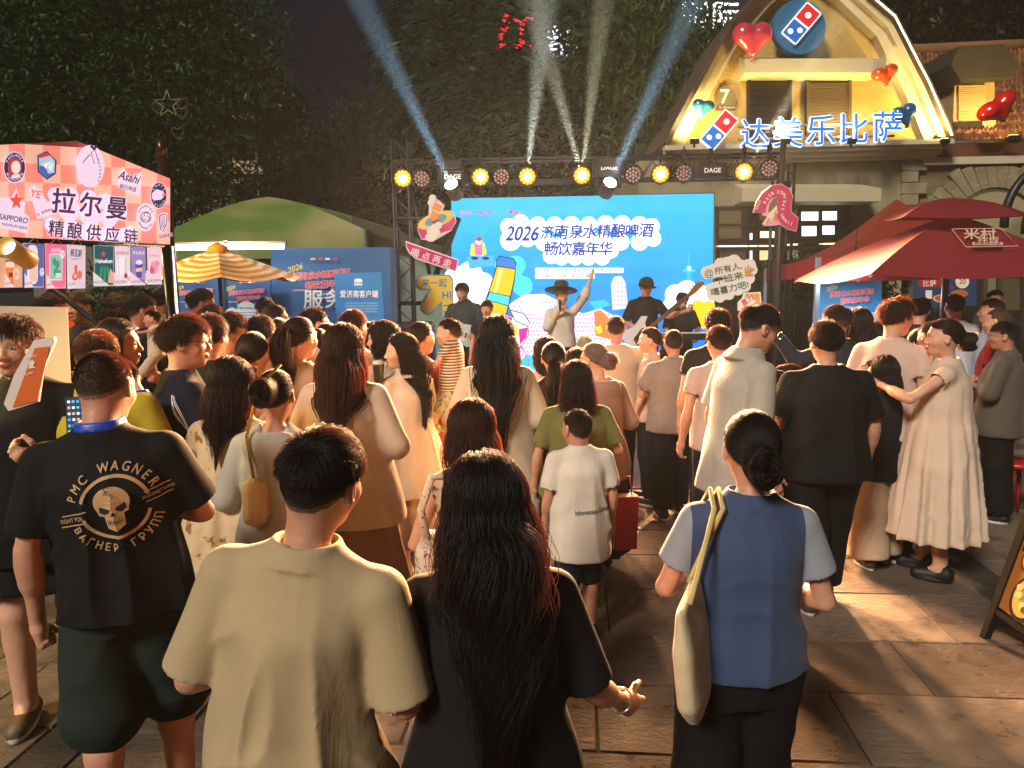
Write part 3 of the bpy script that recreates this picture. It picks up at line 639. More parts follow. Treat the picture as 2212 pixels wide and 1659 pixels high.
def make_hair(root, kind, col, hlen, headf, bendf, HO, d, rs, fm, shx, hs, rows, ease):
    m = hair_mat(col); near = d < 3.2
    nS = 9000 if d < 2.6 else 4200 if d < 4.2 else 2200 if d < 7 else 1300
    rad = .00055 if d < 2.6 else .0009 if d < 4.2 else .0014 if d < 7 else .0022
    u = scalp_roots(nS, rs, fm); p = HC + u * HR; nrm = u / HR; nrm /= np.linalg.norm(nrm, axis=1, keepdims=True)
    def tang(v): v = v - nrm * (v * nrm).sum(1, keepdims=True); return v / (np.linalg.norm(v, axis=1, keepdims=True) + 1e-6)
    zr = np.array([r[0] for r in rows]); rxs = np.array([r[1] for r in rows]); rys = np.array([r[2] for r in rows])
    if kind in ('short', 'buzz', 'crop', 'messy', 'mop'):
        L0 = {'short': .036, 'buzz': .006, 'crop': .020, 'messy': .042, 'mop': .050}[kind]
        top = np.clip(u[:, 2:3] * 1.1 + .1, 0, 1); L = L0 * (.25 + .95 * top) if kind in ('short', 'crop') else L0 * (.6 + .5 * top); top2 = np.clip((u[:, 2:3] + .55) / 1.05, 0, 1); L = L * (.7 + .6 * rs.rand(len(u), 1)) * (.14 + .86 * top2 ** (1.3 if kind in ('short', 'crop') else .5))
        swirl = np.stack([u[:, 0] * .8, .8 * np.clip(u[:, 2] * 1.8 - .7, 0, 1) * (u[:, 1] > -.5), -.25 - 1.1 * (1 - top[:, 0])], 1) + rs.randn(len(u), 3) * (.22 if kind in ('short', 'crop', 'buzz') else .45)
        dr = tang(swirl) * (1.0 if kind != 'buzz' else .5) + nrm * (.05 + .22 * rs.rand(len(u), 1) * top if kind in ('short', 'crop') else .24 * top * rs.rand(len(u), 1) + .06 if kind in ('messy', 'mop') else .8)
        dr /= np.linalg.norm(dr, axis=1, keepdims=True); k = 5; t = np.linspace(0, 1, k)[None, :, None]
        cv = tang(swirl + np.array((0, 0, -.6)))
        pts = p[:, None] * 1 + dr[:, None] * L[:, None] * t + cv[:, None] * (L[:, None] * (.5 if kind != 'buzz' else .1)) * t ** 2
        if kind in ('messy', 'mop'): pts += (np.sin(t * 5 + rs.rand(len(u), 1, 1) * 6) * .006) * rs.randn(len(u), 1, 3)
        if kind != 'buzz':
            e = (pts - HC) / HR; l = np.linalg.norm(e, axis=2, keepdims=True); mxl = {'short': (.07, .17), 'crop': (.05, .10), 'messy': (.10, .24), 'mop': (.16, .28)}[kind]
            lm = 1.02 + (mxl[0] + mxl[1] * rs.rand(len(u), 1, 1) * top[:, :, None]) * t ** .7; pts = HC + e * np.minimum(1, lm / l) * HR
        q = headf(pts.reshape(-1, 3)).reshape(pts.shape)
        strands('hair', q, rad * (1.3 if kind == 'buzz' else 1.1), root, m, .4); return
    if kind in ('long', 'bob', 'wavy'):
        flow = np.stack([np.tanh((u[:, 0] + .12) * 4) * (.1 + .6 * np.clip(u[:, 1] + .25, 0, 1)) + rs.randn(len(u)) * .12, -.65 - .2 * u[:, 1], -.15 + 0 * u[:, 0]], 1); dr = tang(flow) + nrm * .08
        lay = rs.rand(len(u)) ** .6; steps = 16 if kind != 'bob' else 9
        L = hlen * (.86 + .14 * rs.rand(len(u))); st = (L / steps)[:, None]
        hc, hr = HC, HR
        thick = (.006 + .020 * lay)
        # to body-local coords straight away, simulate there
        pw = headf(p); dw = headf(p + dr * .01) - pw; dw /= np.linalg.norm(dw, axis=1, keepdims=True); c0 = headf(hc[None])[0]
        ff = headf(np.array([[0, .1, 0]]) + hc)[0] - c0; ff /= np.linalg.norm(ff)
        Rm = np.stack([headf(hc[None] + np.eye(3)[i] * .1)[0] - c0 for i in range(3)], 1) * 10
        Ri = np.linalg.inv(Rm)
        def push(q, i):
            e = (q - c0) @ Ri.T; ee = e / (hr + thick[:, None]); l = np.linalg.norm(ee, axis=1, keepdims=True); ee = np.where((l < 1) | (e[:, 2:3] > -.03), ee / np.maximum(l, 1e-5), ee); e = ee * (hr + thick[:, None])
            # keep off the face
            fr = (e[:, 1] > .03) & (e[:, 2] < .06); e[fr, 0] = np.sign(e[fr, 0]) * np.maximum(np.abs(e[fr, 0]), .078 + .012 * lay[fr])
            q = e @ Rm.T + c0
            rx, ry = np.interp(q[:, 2], zr, rxs) + .006 + thick * .9, np.interp(q[:, 2], zr, rys) + .006 + thick * .9
            b = np.stack([q[:, 0] / rx, (q[:, 1] + .01) / ry], 1); l = np.linalg.norm(b, axis=1); m_ = (l < 1) & (q[:, 2] < 1.46)
            if m_.any():
                bb = b[m_]; bb[:, 1] -= .25 * np.where(bb[:, 1] < .4, 1, 0); bb /= np.linalg.norm(bb, axis=1, keepdims=True); q[m_, 0] = bb[:, 0] * rx[m_]; q[m_, 1] = bb[:, 1] * ry[m_] - .01
            q[:, 0] = np.where(q[:, 2] < 1.5, q[:, 0] * (1 - .035 * (kind != 'bob')), q[:, 0])
            return q
        pts = slide(pw, dw, steps, st, (.34,), push, rs, wav=.009 if kind == 'wavy' else .0, dj=.035)
        strands('hair', pts, rad * 1.15, root, m, .5); return
    # gathered styles: tie point on the back of the head
    tie = {'pony': np.array((0, -.95, .25)), 'lowpony': np.array((0, -.93, -.42)), 'bun': np.array((0, -.95, .3)), 'lowbun': np.array((0, -.9, -.45)), 'clip': np.array((0, -.92, .15))}[kind]
    tie = tie / np.linalg.norm(tie); k = 7; t = np.linspace(0, 1, k)[None, :, None]
    a = u[:, None] * (1 - t) + (tie + rs.randn(len(u), 1, 3) * .08) * t; a /= np.linalg.norm(a, axis=2, keepdims=True)
    lift = 1 + (.04 + .10 * np.sin(np.pi * t)) * (.4 + .6 * rs.rand(len(u), 1, 1)) * .9
    pts = HC + a * HR * lift; q = headf(pts.reshape(-1, 3)).reshape(pts.shape); ho = strands('hair', q, rad * 1.2, root, m, .9)
    T = HC + tie * HR * 1.08; n2 = nS // 2
    if kind in ('pony', 'lowpony'):
        s0 = T + rs.randn(n2, 3) * .012; th = rs.rand(n2, 1) * 6.3; spread = np.sqrt(rs.rand(n2, 1)) * .030; k = 12; tt = np.linspace(0, 1, k)[None, :, None]
        off = np.concatenate([np.cos(th), np.sin(th), np.zeros_like(th)], 1) * spread; Ls = hlen * (.75 + .25 * rs.rand(n2, 1, 1))
        pw = headf(s0); bulge = np.sin(np.pi * np.clip(tt, 0, 1) ** .7)
        pts = pw[:, None] + off[:, None] * (.4 + bulge) + np.array((0, -1., 0)) * (.055 * np.sin(np.pi * np.clip(tt * 1.6, 0, 1)) + .02) + np.array((0, 0, -1.)) * Ls * tt ** 1.25
        pts += .006 * np.sin(tt * 7 + rs.rand(n2, 1, 1) * 6) * rs.randn(n2, 1, 3)
        pts[:, :, 1] = np.minimum(pts[:, :, 1], -.02 - np.interp(pts[:, :, 2], zr, rys)); strands('ponytail', pts, rad * 1.2, root, m, .4)
    else:
        br = {'bun': .045, 'lowbun': .05, 'clip': .052}[kind]; k = 12; th0 = rs.rand(n2, 1) * 6.3; tt = np.linspace(0, 1, k)[None, :]
        ang = th0 + tt * (2.5 + 2 * rs.rand(n2, 1)); rr = br * np.sqrt(.04 + .96 * rs.rand(n2, 1)); sq = rs.randn(n2, 1) * .014 - .012 * (1 - (rr / br) ** 2) + .012 * np.sin(ang * 2 + th0)
        loc = np.stack([np.cos(ang) * rr, -.028 + sq, np.sin(ang) * rr * (1.25 if kind != 'bun' else 1)], 2); pts = T + loc; q = headf(pts.reshape(-1, 3)).reshape(pts.shape); strands('hair_bun', q, rad * 1.5, root, m, .8)
# ------------------------------------------------------------------ ground: one sheet of large stone slabs
def slab_mat(name, c1, c2, rough):
    m = bpy.data.materials.new(name); m.use_nodes = True; nt = m.node_tree; N = nt.nodes; L = nt.links; b = N['Principled BSDF']
    g = N.new('ShaderNodeNewGeometry'); tc = N.new('ShaderNodeTexCoord')
    r = N.new('ShaderNodeValToRGB'); r.color_ramp.elements[0].color = lin(c1) + (1,); r.color_ramp.elements[1].color = lin(c2) + (1,); L.new(g.outputs['Random Per Island'], r.inputs[0])
    n = N.new('ShaderNodeTexNoise'); n.inputs['Scale'].default_value = 3; n.inputs['Detail'].default_value = 8; n.inputs['Roughness'].default_value = .7; L.new(tc.outputs['Object'], n.inputs[0])
    mx = N.new('ShaderNodeMix'); mx.data_type = 'RGBA'; mx.blend_type = 'MULTIPLY'; mx.inputs[0].default_value = .8
    r2 = N.new('ShaderNodeValToRGB'); r2.color_ramp.elements[0].position = .3; r2.color_ramp.elements[0].color = (.35, .33, .32, 1); r2.color_ramp.elements[1].position = .7; r2.color_ramp.elements[1].color = (1.25, 1.2, 1.15, 1)
    L.new(n.outputs[0], r2.inputs[0]); L.new(r.outputs[0], mx.inputs[6]); L.new(r2.outputs[0], mx.inputs[7]); vg = N.new('ShaderNodeTexVoronoi'); vg.inputs['Scale'].default_value = 3.3; vg.inputs['Randomness'].default_value = 1.; mg = N.new('ShaderNodeMix'); mg.data_type = 'RGBA'; mg.inputs[0].default_value = .3; L.new(tc.outputs['Object'], mg.inputs[6]); L.new(n.outputs[1], mg.inputs[7]); L.new(mg.outputs[2], vg.inputs['Vector'])
    rg = N.new('ShaderNodeValToRGB'); rg.color_ramp.elements[0].position = .06; rg.color_ramp.elements[0].color = (.3, .28, .27, 1); rg.color_ramp.elements[1].position = .16; rg.color_ramp.elements[1].color = (1, 1, 1, 1); L.new(vg.outputs[0], rg.inputs[0])
    m2 = N.new('ShaderNodeMix'); m2.data_type = 'RGBA'; m2.blend_type = 'MULTIPLY'; m2.inputs[0].default_value = .75; L.new(mx.outputs[2], m2.inputs[6]); L.new(rg.outputs[0], m2.inputs[7]); L.new(m2.outputs[2], b.inputs['Base Color'])
    mp = N.new('ShaderNodeMapping'); mp.inputs['Scale'].default_value = (1, 2.4, 1); mp.inputs['Rotation'].default_value = (0, 0, .6); L.new(tc.outputs['Object'], mp.inputs[0])
    n2 = N.new('ShaderNodeTexNoise'); n2.inputs['Scale'].default_value = 15; n2.inputs['Detail'].default_value = 7; n2.inputs['Roughness'].default_value = .75; L.new(mp.outputs[0], n2.inputs[0])
    bp = N.new('ShaderNodeBump'); bp.inputs['Strength'].default_value = .9; bp.inputs['Distance'].default_value = .045; L.new(n2.outputs[0], bp.inputs['Height']); L.new(bp.outputs[0], b.inputs['Normal'])
    r3 = N.new('ShaderNodeValToRGB'); r3.color_ramp.elements[0].position = .35; r3.color_ramp.elements[0].color = (rough - .14,) * 3 + (1,); r3.color_ramp.elements[1].position = .65; r3.color_ramp.elements[1].color = (rough + .2,) * 3 + (1,)
    L.new(n.outputs[0], r3.inputs[0]); L.new(r3.outputs[0], b.inputs['Roughness'])
    return m
GS = slab_mat('chiselled_slab', '#685848', '#988674', .34); GD = slab_mat('smooth_dark_slab', '#48413a', '#4f483f', .5)
gm = MB(); joint = mat('#1a1510', .9)
gm.raw([(-150, -30, -.012), (150, -30, -.012), (150, 250, -.012), (-150, 250, -.012)], [(0, 1, 2, 3)], joint)
ca, sa = math.cos(R(-5)), math.sin(R(-5)); rr = random.Random(5)
def slab(u0, u1, v0, v1, m, z=0.):
    e = .004; b = .006; q = []
    for (a, c, zz) in ((u0 + e, v0 + e, -.012), (u1 - e, v0 + e, -.012), (u1 - e, v1 - e, -.012), (u0 + e, v1 - e, -.012), (u0 + e + b, v0 + e + b, 0), (u1 - e - b, v0 + e + b, 0), (u1 - e - b, v1 - e - b, 0), (u0 + e + b, v1 - e - b, 0)):
        if zz == 0: zz = z + rr.uniform(-.002, .002)
        q.append((a * ca - c * sa, a * sa + c * ca, zz))
    gm.raw(q, [(4, 5, 6, 7), (0, 1, 5, 4), (1, 2, 6, 5), (2, 3, 7, 6), (3, 0, 4, 7)], m)
BANDS = [(-9.1, -8.86), (-2.32, -2.08), (2.5, 2.76), (9.3, 9.56)]
regs = [(-22, -9.1), (-8.86, -2.32), (-2.08, 2.5), (2.76, 9.3), (9.56, 22)]
for a, b in BANDS:
    v = -2.
    while v < 20: slab(a, b, v, v + 1.2, GD); v += 1.2
v = -2.3; k = 0
while v < 20:
    h = rr.choice((.52, .58, .62)); 
    for a, b in regs:
        n = max(1, round((b - a) / .98)); xs = [a] + sorted(a + (b - a) * (i + (.5 if k % 2 else .12)) / n + rr.uniform(-.12, .12) for i in range(n)) + [b]
        xs = [xs[0]] + [x for x in xs[1:-1] if a + .2 < x < b - .2] + [b]
        for x0, x1 in zip(xs, xs[1:]): slab(x0, x1, v, v + h, GS, rr.uniform(-.003, .003))
    v += h; k += 1
tag(gm.build('pavement'), kind='structure')
# ------------------------------------------------------------------ trees
def leaf_mat(c1, c2, tr):
    m = bpy.data.materials.new('leaf'); m.use_nodes = True; nt = m.node_tree; N = nt.nodes; L = nt.links; b = N['Principled BSDF']
    g = N.new('ShaderNodeNewGeometry'); r = N.new('ShaderNodeValToRGB'); r.color_ramp.elements[0].color = lin(c1) + (1,); r.color_ramp.elements[1].color = lin(c2) + (1,)
    L.new(g.outputs['Random Per Island'], r.inputs[0]); L.new(r.outputs[0], b.inputs['Base Color']); b.inputs['Roughness'].default_value = .5; b.inputs['Specular IOR Level'].default_value = .25
    t = N.new('ShaderNodeBsdfTranslucent'); L.new(r.outputs[0], t.inputs[0]); mx = N.new('ShaderNodeMixShader'); mx.inputs[0].default_value = tr
    L.new(b.outputs[0], mx.inputs[1]); L.new(t.outputs[0], mx.inputs[2]); L.new(mx.outputs[0], N['Material Output'].inputs[0]); return m
bark = mat('#2c241d', .9, kind='bark', bump=.8, var=.3)
def tree(label, base, blobs, nclump, per, size, c1, c2, tr_r=.22, aspect=.34, spread=.30, droop=.3, seed=1, cat='tree', name='tree', fans=False):
    rs = np.random.RandomState(seed); root = thing(name, label, cat, (base[0], base[1], 0)); B = Vector((base[0], base[1], 0))
    wts = np.array([b[3] ** 2 for b in blobs]); wts = wts / wts.sum(); ci = rs.choice(len(blobs), nclump, p=wts)
    bl = np.array([(b[0], b[1], b[2]) for b in blobs]); br = np.array([b[3] for b in blobs])
    dv = rs.randn(nclump, 3); dv /= np.linalg.norm(dv, axis=1, keepdims=True); rad = rs.rand(nclump, 1) ** .36
    cc = bl[ci] + dv * rad * br[ci][:, None] * np.array((1, .8, .85)) * (1 + .18 * rs.randn(nclump, 1))
    n = nclump * per; c = np.repeat(cc, per, 0); od = np.repeat(dv, per, 0)
    if fans:      # leaflets along drooping fronds
        ax = np.repeat(dv * (.7, .7, .3) + (0, 0, -droop), per, 0); ax /= np.linalg.norm(ax, axis=1, keepdims=True); s = np.tile(np.linspace(0, 1, per), nclump)[:, None]
        c = c + ax * s * spread * 2.2 + np.array((0, 0, -.35)) * s ** 2 * spread; sd = np.cross(ax, (0, 0, 1.)); sd /= np.linalg.norm(sd, axis=1, keepdims=True) + 1e-6
        ld = ax * .55 + sd * np.tile(np.where(np.arange(per) % 2, 1, -1), nclump)[:, None] + rs.randn(n, 3) * .15
    else:
        c = c + rs.randn(n, 3) * spread * np.array((1, 1, .6)); ld = od * .5 + rs.randn(n, 3) * .7 + (0, 0, -droop)
    ld /= np.linalg.norm(ld, axis=1, keepdims=True); nn = rs.randn(n, 3) * .6 + (0, -.3, .8); wd = np.cross(ld, nn); wd /= np.linalg.norm(wd, axis=1, keepdims=True) + 1e-6
    ln = (size * (.6 + .8 * rs.rand(n, 1))); w_ = ln * aspect
    v = np.stack([c, c + ld * ln * .45 + wd * w_ / 2, c + ld * ln, c + ld * ln * .45 - wd * w_ / 2], 1).reshape(-1, 3) - np.array(B)
    link('crown', mesh_np('crown', v, [np.arange(n * 4).reshape(-1, 4)], smooth=False), root, [leaf_mat(c1, c2, .3)])
    t = MB(); cen = Vector(bl.mean(0)); fork = B + (cen - B) * .42
    t.tube([B - B, (fork - B) * .5 + Vector((.1, 0, 0)), fork - B], [tr_r, tr_r * .8, tr_r * .7], bark, 10)
    for b in blobs:
        e = Vector(b[:3]); m_ = fork.lerp(e, .5) + Vector((rs.randn() * .2, rs.randn() * .2, .25)); t.tube([fork - B, m_ - B, e - B], [tr_r * .55, tr_r * .3, tr_r * .1], bark, 7)
    t.build('trunk', root); return root
def blob(px, py, Y, rpx): q = P(px, py, Y); return (q.x, q.y, q.z, rpx * Y / FPX)
tree('large dark leafy tree towering over the pink beer stall at the left', (-7.6, 14.2), [blob(60, 90, 13.5, 190), blob(250, 40, 14, 190), blob(430, 60, 14.5, 130), blob(480, 190, 14, 115), blob(300, 200, 13.6, 170), blob(90, 260, 13.2, 150), blob(420, 330, 13.8, 120), blob(300, 400, 14.2, 110), blob(470, 420, 14, 60), blob(150, 380, 14.5, 120), blob(-60, 180, 13.5, 160)], 2600, 40, .12, '#0e260e', '#2f5a28', seed=2, spread=.26)
tree('dim hazy tree behind the green peaked tent, left of the stage', (-4.2, 19.5), [blob(750, 350, 19, 105), blob(690, 430, 19, 105), blob(830, 300, 20, 100), blob(800, 420, 18.6, 115), blob(650, 380, 20, 70)], 620, 26, .2, '#07180e', '#13301c', seed=3, spread=.4)
tree('tall drooping tree hanging over the stage screen', (-.6, 17.2), [blob(985, 130, 17.5, 135), blob(1100, 60, 17, 150), blob(1010, 270, 17.6, 130), blob(1180, 230, 17.2, 150), blob(1270, 40, 17, 130), blob(940, 10, 18, 90), blob(1330, 260, 17.4, 110)], 640, 24, .28, '#08200e', '#1f4a26', aspect=.22, spread=.55, droop=.8, seed=4, fans=True, tr_r=.26)
tree('bright green willowy tree beside the left slope of the yellow gable', (2.9, 16.4), [blob(1440, 90, 16, 110), blob(1460, 240, 15.6, 75), blob(1400, 190, 16, 90), blob(1420, 320, 15.8, 60), blob(1350, 130, 16.3, 90)], 620, 30, .22, '#1e2f14', '#4c6a2a', aspect=.2, spread=.32, droop=.9, seed=5, tr_r=.2)
tree('dark brown-green tree rising behind the tiled roof at the right', (13.5, 26), [blob(1980, 30, 25, 130), blob(2150, 20, 25, 150), blob(2060, 90, 26, 90), blob(1900, -40, 25, 120), blob(2290, 60, 25, 120)], 900, 26, .26, '#161808', '#302c12', seed=6, spread=.5, tr_r=.3)
# low shrubs by the shop front and behind the stall
for nm, x, y, Y, r_, sd in (('shrub', 1845, 610, 11.6, 45, 11), ('shrub', 1720, 590, 12.2, 38, 12), ('shrub', 250, 660, 10.5, 90, 13)):
    q = P(x, y, Y); tree({11: 'dark green shrub right of the round pink beer sign, by the blue poster board', 12: 'leafy shrub under the shop window behind the tall pole', 13: 'dark shrub in the shade behind the pink beer stall'}[sd], (q.x, q.y), [blob(x, y, Y, r_), blob(x + r_, y + 20, Y, r_ * .8), blob(x - r_ * .7, y + 25, Y, r_ * .8)], 120, 24, .1, '#1c2a12', '#3d5024', tr_r=.04, spread=.15, seed=sd, cat='shrub', name='shrub')
# ------------------------------------------------------------------ far buildings with lit signs
def tower(label, x0, x1, Y, top, col):
    root = thing('apartment_block', label, 'building', (P((x0 + x1) / 2, 605, Y).x, Y, 0)); a, b = P(x0, 605, Y).x, P(x1, 605, Y).x; zt = P(x0, top, Y).z
    m = MB(); m.box(((0), 3.6, zt / 2), (b - a, 7, zt), mat(col, .9, var=.2)); m.build('wall', root); k = 3
    for i in range(k):
        for z in range(int(zt) - 12, int(zt) - 2, 5):
            w_ = MB(); w_.box((-(b - a) / 2 + (i + .5) * (b - a) / k, .06, z + .6), ((b - a) / k * .5, .06, 1.5), mat('#0c0f14', .2)); w_.build('window', root)
    return root
t = tower('distant dark tower carrying a red rooftop sign, behind the drooping tree', 1040, 1300, 70, -60, '#15151c')
s = Art(lambda a, b, z=0.: P(a, -b, 69.8) - Vector((0, z, 0)), emit=2.5, z=.05, step=.02)
s.text('红', 1112, -68, 84, '#ff1030', .02); o = s.build('lettering', None); o.parent = t; o.matrix_parent_inverse = Matrix.Translation(-t.location)
s = Art(lambda a, b, z=0.: P(a, -b, 69.8) - Vector((0, z, 0)), emit=2., z=.05, step=.02); s.text('都', 1215, -92, 78, '#eef2ff', .0); s.text('场', 1275, -142, 32, '#ffffff', .01); o = s.build('lettering', None); o.parent = t; o.matrix_parent_inverse = Matrix.Translation(-t.location)
t = tower('distant dark tower with white lit characters, left of the yellow gable', 1400, 1700, 74, -120, '#17151a')
s = Art(lambda a, b, z=0.: P(a, -b, 73.8) - Vector((0, z, 0)), emit=2.2, z=.05, step=.02); s.text('国际', 1536, -34, 66, '#f4f6ff', .01); s.text('IAL', 1524, -90, 22, '#ffffff', .02); o = s.build('lettering', None); o.parent = t; o.matrix_parent_inverse = Matrix.Translation(-t.location)
# brick house behind the left tree
bh = thing('brick_house', 'grey brick house with pale ledges half hidden by the left tree', 'building', (P(470, 605, 21).x, 21, 0))
def bq(px, py, Y=21.): q = P(px, py, Y); return q.x - bh.location.x, q.z
m = MB(); x0, z1 = bq(20, 120); x1, _ = bq(548, 120); brk = mat('#8b857c', .9, kind='brick', scale=2.2, col2='#6f6a66', bump=.4)
m.box(((x0 + x1) / 2, 3, z1 / 2), (x1 - x0, 6, z1), brk); m.build('wall', bh)
cream = mat('#b8a67c', .7)
for py in (372, 470): _, z = bq(500, py); m = MB(); m.box((x1 - .9, -.12, z), (2.1, .36, .18), cream); m.build('ledge', bh)
for py in (305, 440):
    xx, z = bq(532, py); m = MB(); m.box((xx, -.02, z), (.52, .12, 1.1), mat('#0d0d10', .2)); wv = m.build('window', bh)
    m = MB(); m.box((xx, -.05, z + .62), (.7, .2, .14), cream); m.build('lintel', wv); m = MB(); m.box((xx, -.05, z - .62), (.7, .2, .14), cream); m.build('sill', wv)
m = MB(); xx, z = bq(556, 300); m.tube([(xx, -.1, z + 1), (xx, -.1, 0)], .07, mat('#141414', .5)); m.build('drainpipe', bh)
m = MB(); q = P(592, 440, 24); m.box((q.x, 24, q.z / 2 + .4), (1.2, .3, q.z + .8), mat('#5a1218', .8, var=.2)); tag(m.build('red_panel_wall'), 'dark red panel wall beside the drainpipe of the brick house', 'wall')
# ------------------------------------------------------------------ gabled pizza house at the right
GY = 13.5; G = thing('gabled_house', 'stone and yellow plaster pizza house with a gambrel gable, seen right of the stage', 'building', (P(1728, 605, GY).x, GY, 0))
GO = Vector(G.location)
def gf(dy): return lambda a, b, z=0.: P(a, -b, GY) - GO - Vector((0, z + dy, 0))
yel = mat('#c2a25e', .9, kind='plaster', bump=.9, var=.12); grn = mat('#8d8768', .9, kind='plaster', bump=.6, var=.16); wht = mat('#cdbf9c', .7, bump=.15, var=.08); stone = mat('#8e8468', .95, kind='stone', bump=1., var=.25)
m = MB(); gab = pts((1440, 325), (1508, 198), (1572, 78), (1640, 2), (1728, -70), (1818, 0), (1895, 70), (1962, 205), (2012, 318))
m.prism(gab, -5.5, 0, yel, gf(0)); m.build('gable_wall', G)
out = pts((1432, 326), (1505, 185), (1568, 68), (1640, -10), (1728, -88), (1822, -12), (1904, 60), (1975, 200), (2022, 312)); inn = pts((1470, 322), (1530, 205), (1590, 95), (1655, 20), (1728, -44), (1805, 14), (1880, 86), (1942, 210), (1985, 314))
m = MB()
for i in range(8): m.prism([out[i], inn[i], inn[i + 1], out[i + 1]], 0, .22, wht, gf(0))
mid = [((a[0] * .6 + b[0] * .4), (a[1] * .6 + b[1] * .4)) for a, b in zip(out, inn)]
for i in range(8): m.prism([out[i], mid[i], mid[i + 1], out[i + 1]], .223, .34, wht, gf(0))
m.build('gable_trim', G)
m = MB(); rt = mat('#463a30', .9, bump=.8, var=.3); ou2 = [(x + (x - 1728) * .028, y + 9) for x, y in out]
for i in range(8): m.prism([out[i], out[i + 1], ou2[i + 1], ou2[i]], -6, .45, rt, gf(0))
m.build('gable_roof', G)
m = MB(); led = mat('#fff3cf', emit=4)
for i in (4, 5, 6, 7):
    a, b = ou2[i], ou2[i + 1]; n = int(math.hypot(b[0] - a[0], b[1] - a[1]) / 5)
    for k in range(n):
        q = gf(0)(a[0] + (b[0] - a[0]) * k / n - 6, a[1] + (b[1] - a[1]) * k / n - 4, .47); m.box(q, (.022, .02, .022), led)
m.build('light_string', G)
m = MB(); can = mat('#b9b295', .6, bump=.1)
def canopy(x0, x1, y0, y1, dep, name):
    mm = MB(); f = gf(0); a, b = f(x0, -y0), f(x1, -y0); c = f(x0, -y1); h = a.z - c.z; mm.raw([(a.x, -.02, a.z), (b.x, -.02, b.z), (b.x + .06, -dep, b.z - h * .42), (a.x - .06, -dep, a.z - h * .42), (b.x + .06, -dep, b.z - h), (a.x - .06, -dep, a.z - h), (a.x, -.02, a.z - h), (b.x, -.02, b.z - h)], [(0, 3, 2, 1), (3, 5, 4, 2), (5, 6, 7, 4), (0, 6, 5, 3), (1, 2, 4, 7)], can); return mm.build(name, G)
canopy(1596, 1874, 126, 176, .55, 'window_canopy'); canopy(1585, 1856, 398, 444, .7, 'window_canopy')
dark = mat('#2a2019', .6); lou = mat('#54412f', .6)
for x0, x1, c in ((1612, 1706, '#231b15'), (1738, 1834, '#5d4a36')):
    mm = MB(); mm.prism(pts((x0, 176), (x1, 174), (x1, 318), (x0, 318)), .0, .05, mat('#191410', .5), gf(0)); wi = mm.build('window', G); mm = MB(); lm = mat(c, .6)
    for k in range(22):
        y = 182 + k * 6.1; mm.prism(pts((x0 + 7, y), (x1 - 7, y - .5), (x1 - 7, y + 4.6), (x0 + 7, y + 5)), .055, .08, lm, gf(0))
    mm.prism(pts((x0, 176), (x0 + 6, 176), (x0 + 6, 318), (x0, 318)), .055, .10, lm, gf(0)); mm.prism(pts((x1 - 6, 176), (x1, 176), (x1, 318), (x1 - 6, 318)), .055, .10, lm, gf(0)); mm.build('shutter', wi)
m = MB()
for i, (y0, y1, o) in enumerate(((316, 326, .46), (326, 334, .36), (334, 343, .26), (343, 350, .16))): m.prism(pts((1425, y0 + 8), (2028 - i * 5, y0 - 6), (2028 - i * 5, y1 - 6), (1425, y1 + 8)), 0, o, mat('#bdb69c', .75, bump=.2, var=.1), gf(0))
m.build('cornice', G)
m = MB(); m.prism(pts((1380, 345), (1948, 340), (1948, 860), (1380, 900)), -5, -.02, grn, gf(0)); m.build('wall', G)
m = MB(); rq = random.Random(2)
for k in range(9):
    y = 346 + k * 25; w_ = 34 if k % 2 else 52; m.prism(pts((1946, y), (1946 + w_, y - 1), (1946 + w_, y + 22.5), (1946, y + 23)), -.3, .06, stone, gf(0))
m.build('quoin', G)
# lower shop window with lit panes
m = MB(); m.prism(pts((1545, 446), (1835, 442), (1835, 880), (1545, 890)), -.3, .02, mat('#241c17', .5), gf(0)); sf = m.build('shop_front', G)
m = MB(); 
for x0, x1, y0, y1, c, e in ((1730, 1766, 458, 477, '#dff5ee', 1.4), (1771, 1806, 457, 476, '#eef8f4', 1.5), (1731, 1762, 489, 510, '#f4f6ee', 1.5), (1771, 1801, 488, 507, '#e8f2f4', 1.4), (1641, 1676, 500, 514, '#ffe6b4', 1.3), (1618, 1624, 504, 518, '#eef4ff', 1.5), (1618, 1624, 542, 566, '#eef4ff', 1.2), (1640, 1665, 540, 562, '#e8cf96', .8), (1552, 1600, 455, 515, '#5b4c3a', .35), (1555, 1610, 540, 600, '#4b4030', .3), (1640, 1720, 454, 476, '#6d4a34', .4), (1700, 1728, 540, 560, '#877a68', .5), (1770, 1800, 538, 552, '#8a8272', .5)):
    m.prism(pts((x0, y0), (x1, y0 - .3), (x1, y1 - .3), (x0, y1)), .0, .03, mat(c, .3, emit=e), gf(0))
for x0, x1, y in ((1545, 1682, 530), (1692, 1720, 527), (1768, 1812, 525)): m.prism(pts((x0, y + 1), (x1, y), (x1, y + 2.6), (x0, y + 3.6)), .03, .07, mat('#ffe9b0', emit=2.), gf(0))
m.build('pane', sf)
m = MB(); fd = mat('#1c1613', .5)
for x in (1545, 1612, 1632, 1688, 1722, 1768, 1811, 1830): m.prism(pts((x, 448), (x + 5, 448), (x + 5, 860), (x, 860)), .032, .07, fd, gf(0))
for y in (446, 482, 521, 535, 572): m.prism(pts((1545, y + 2), (1835, y), (1835, y + 5), (1545, y + 7)), .034, .068, fd, gf(0))
m.build('frame', sf)
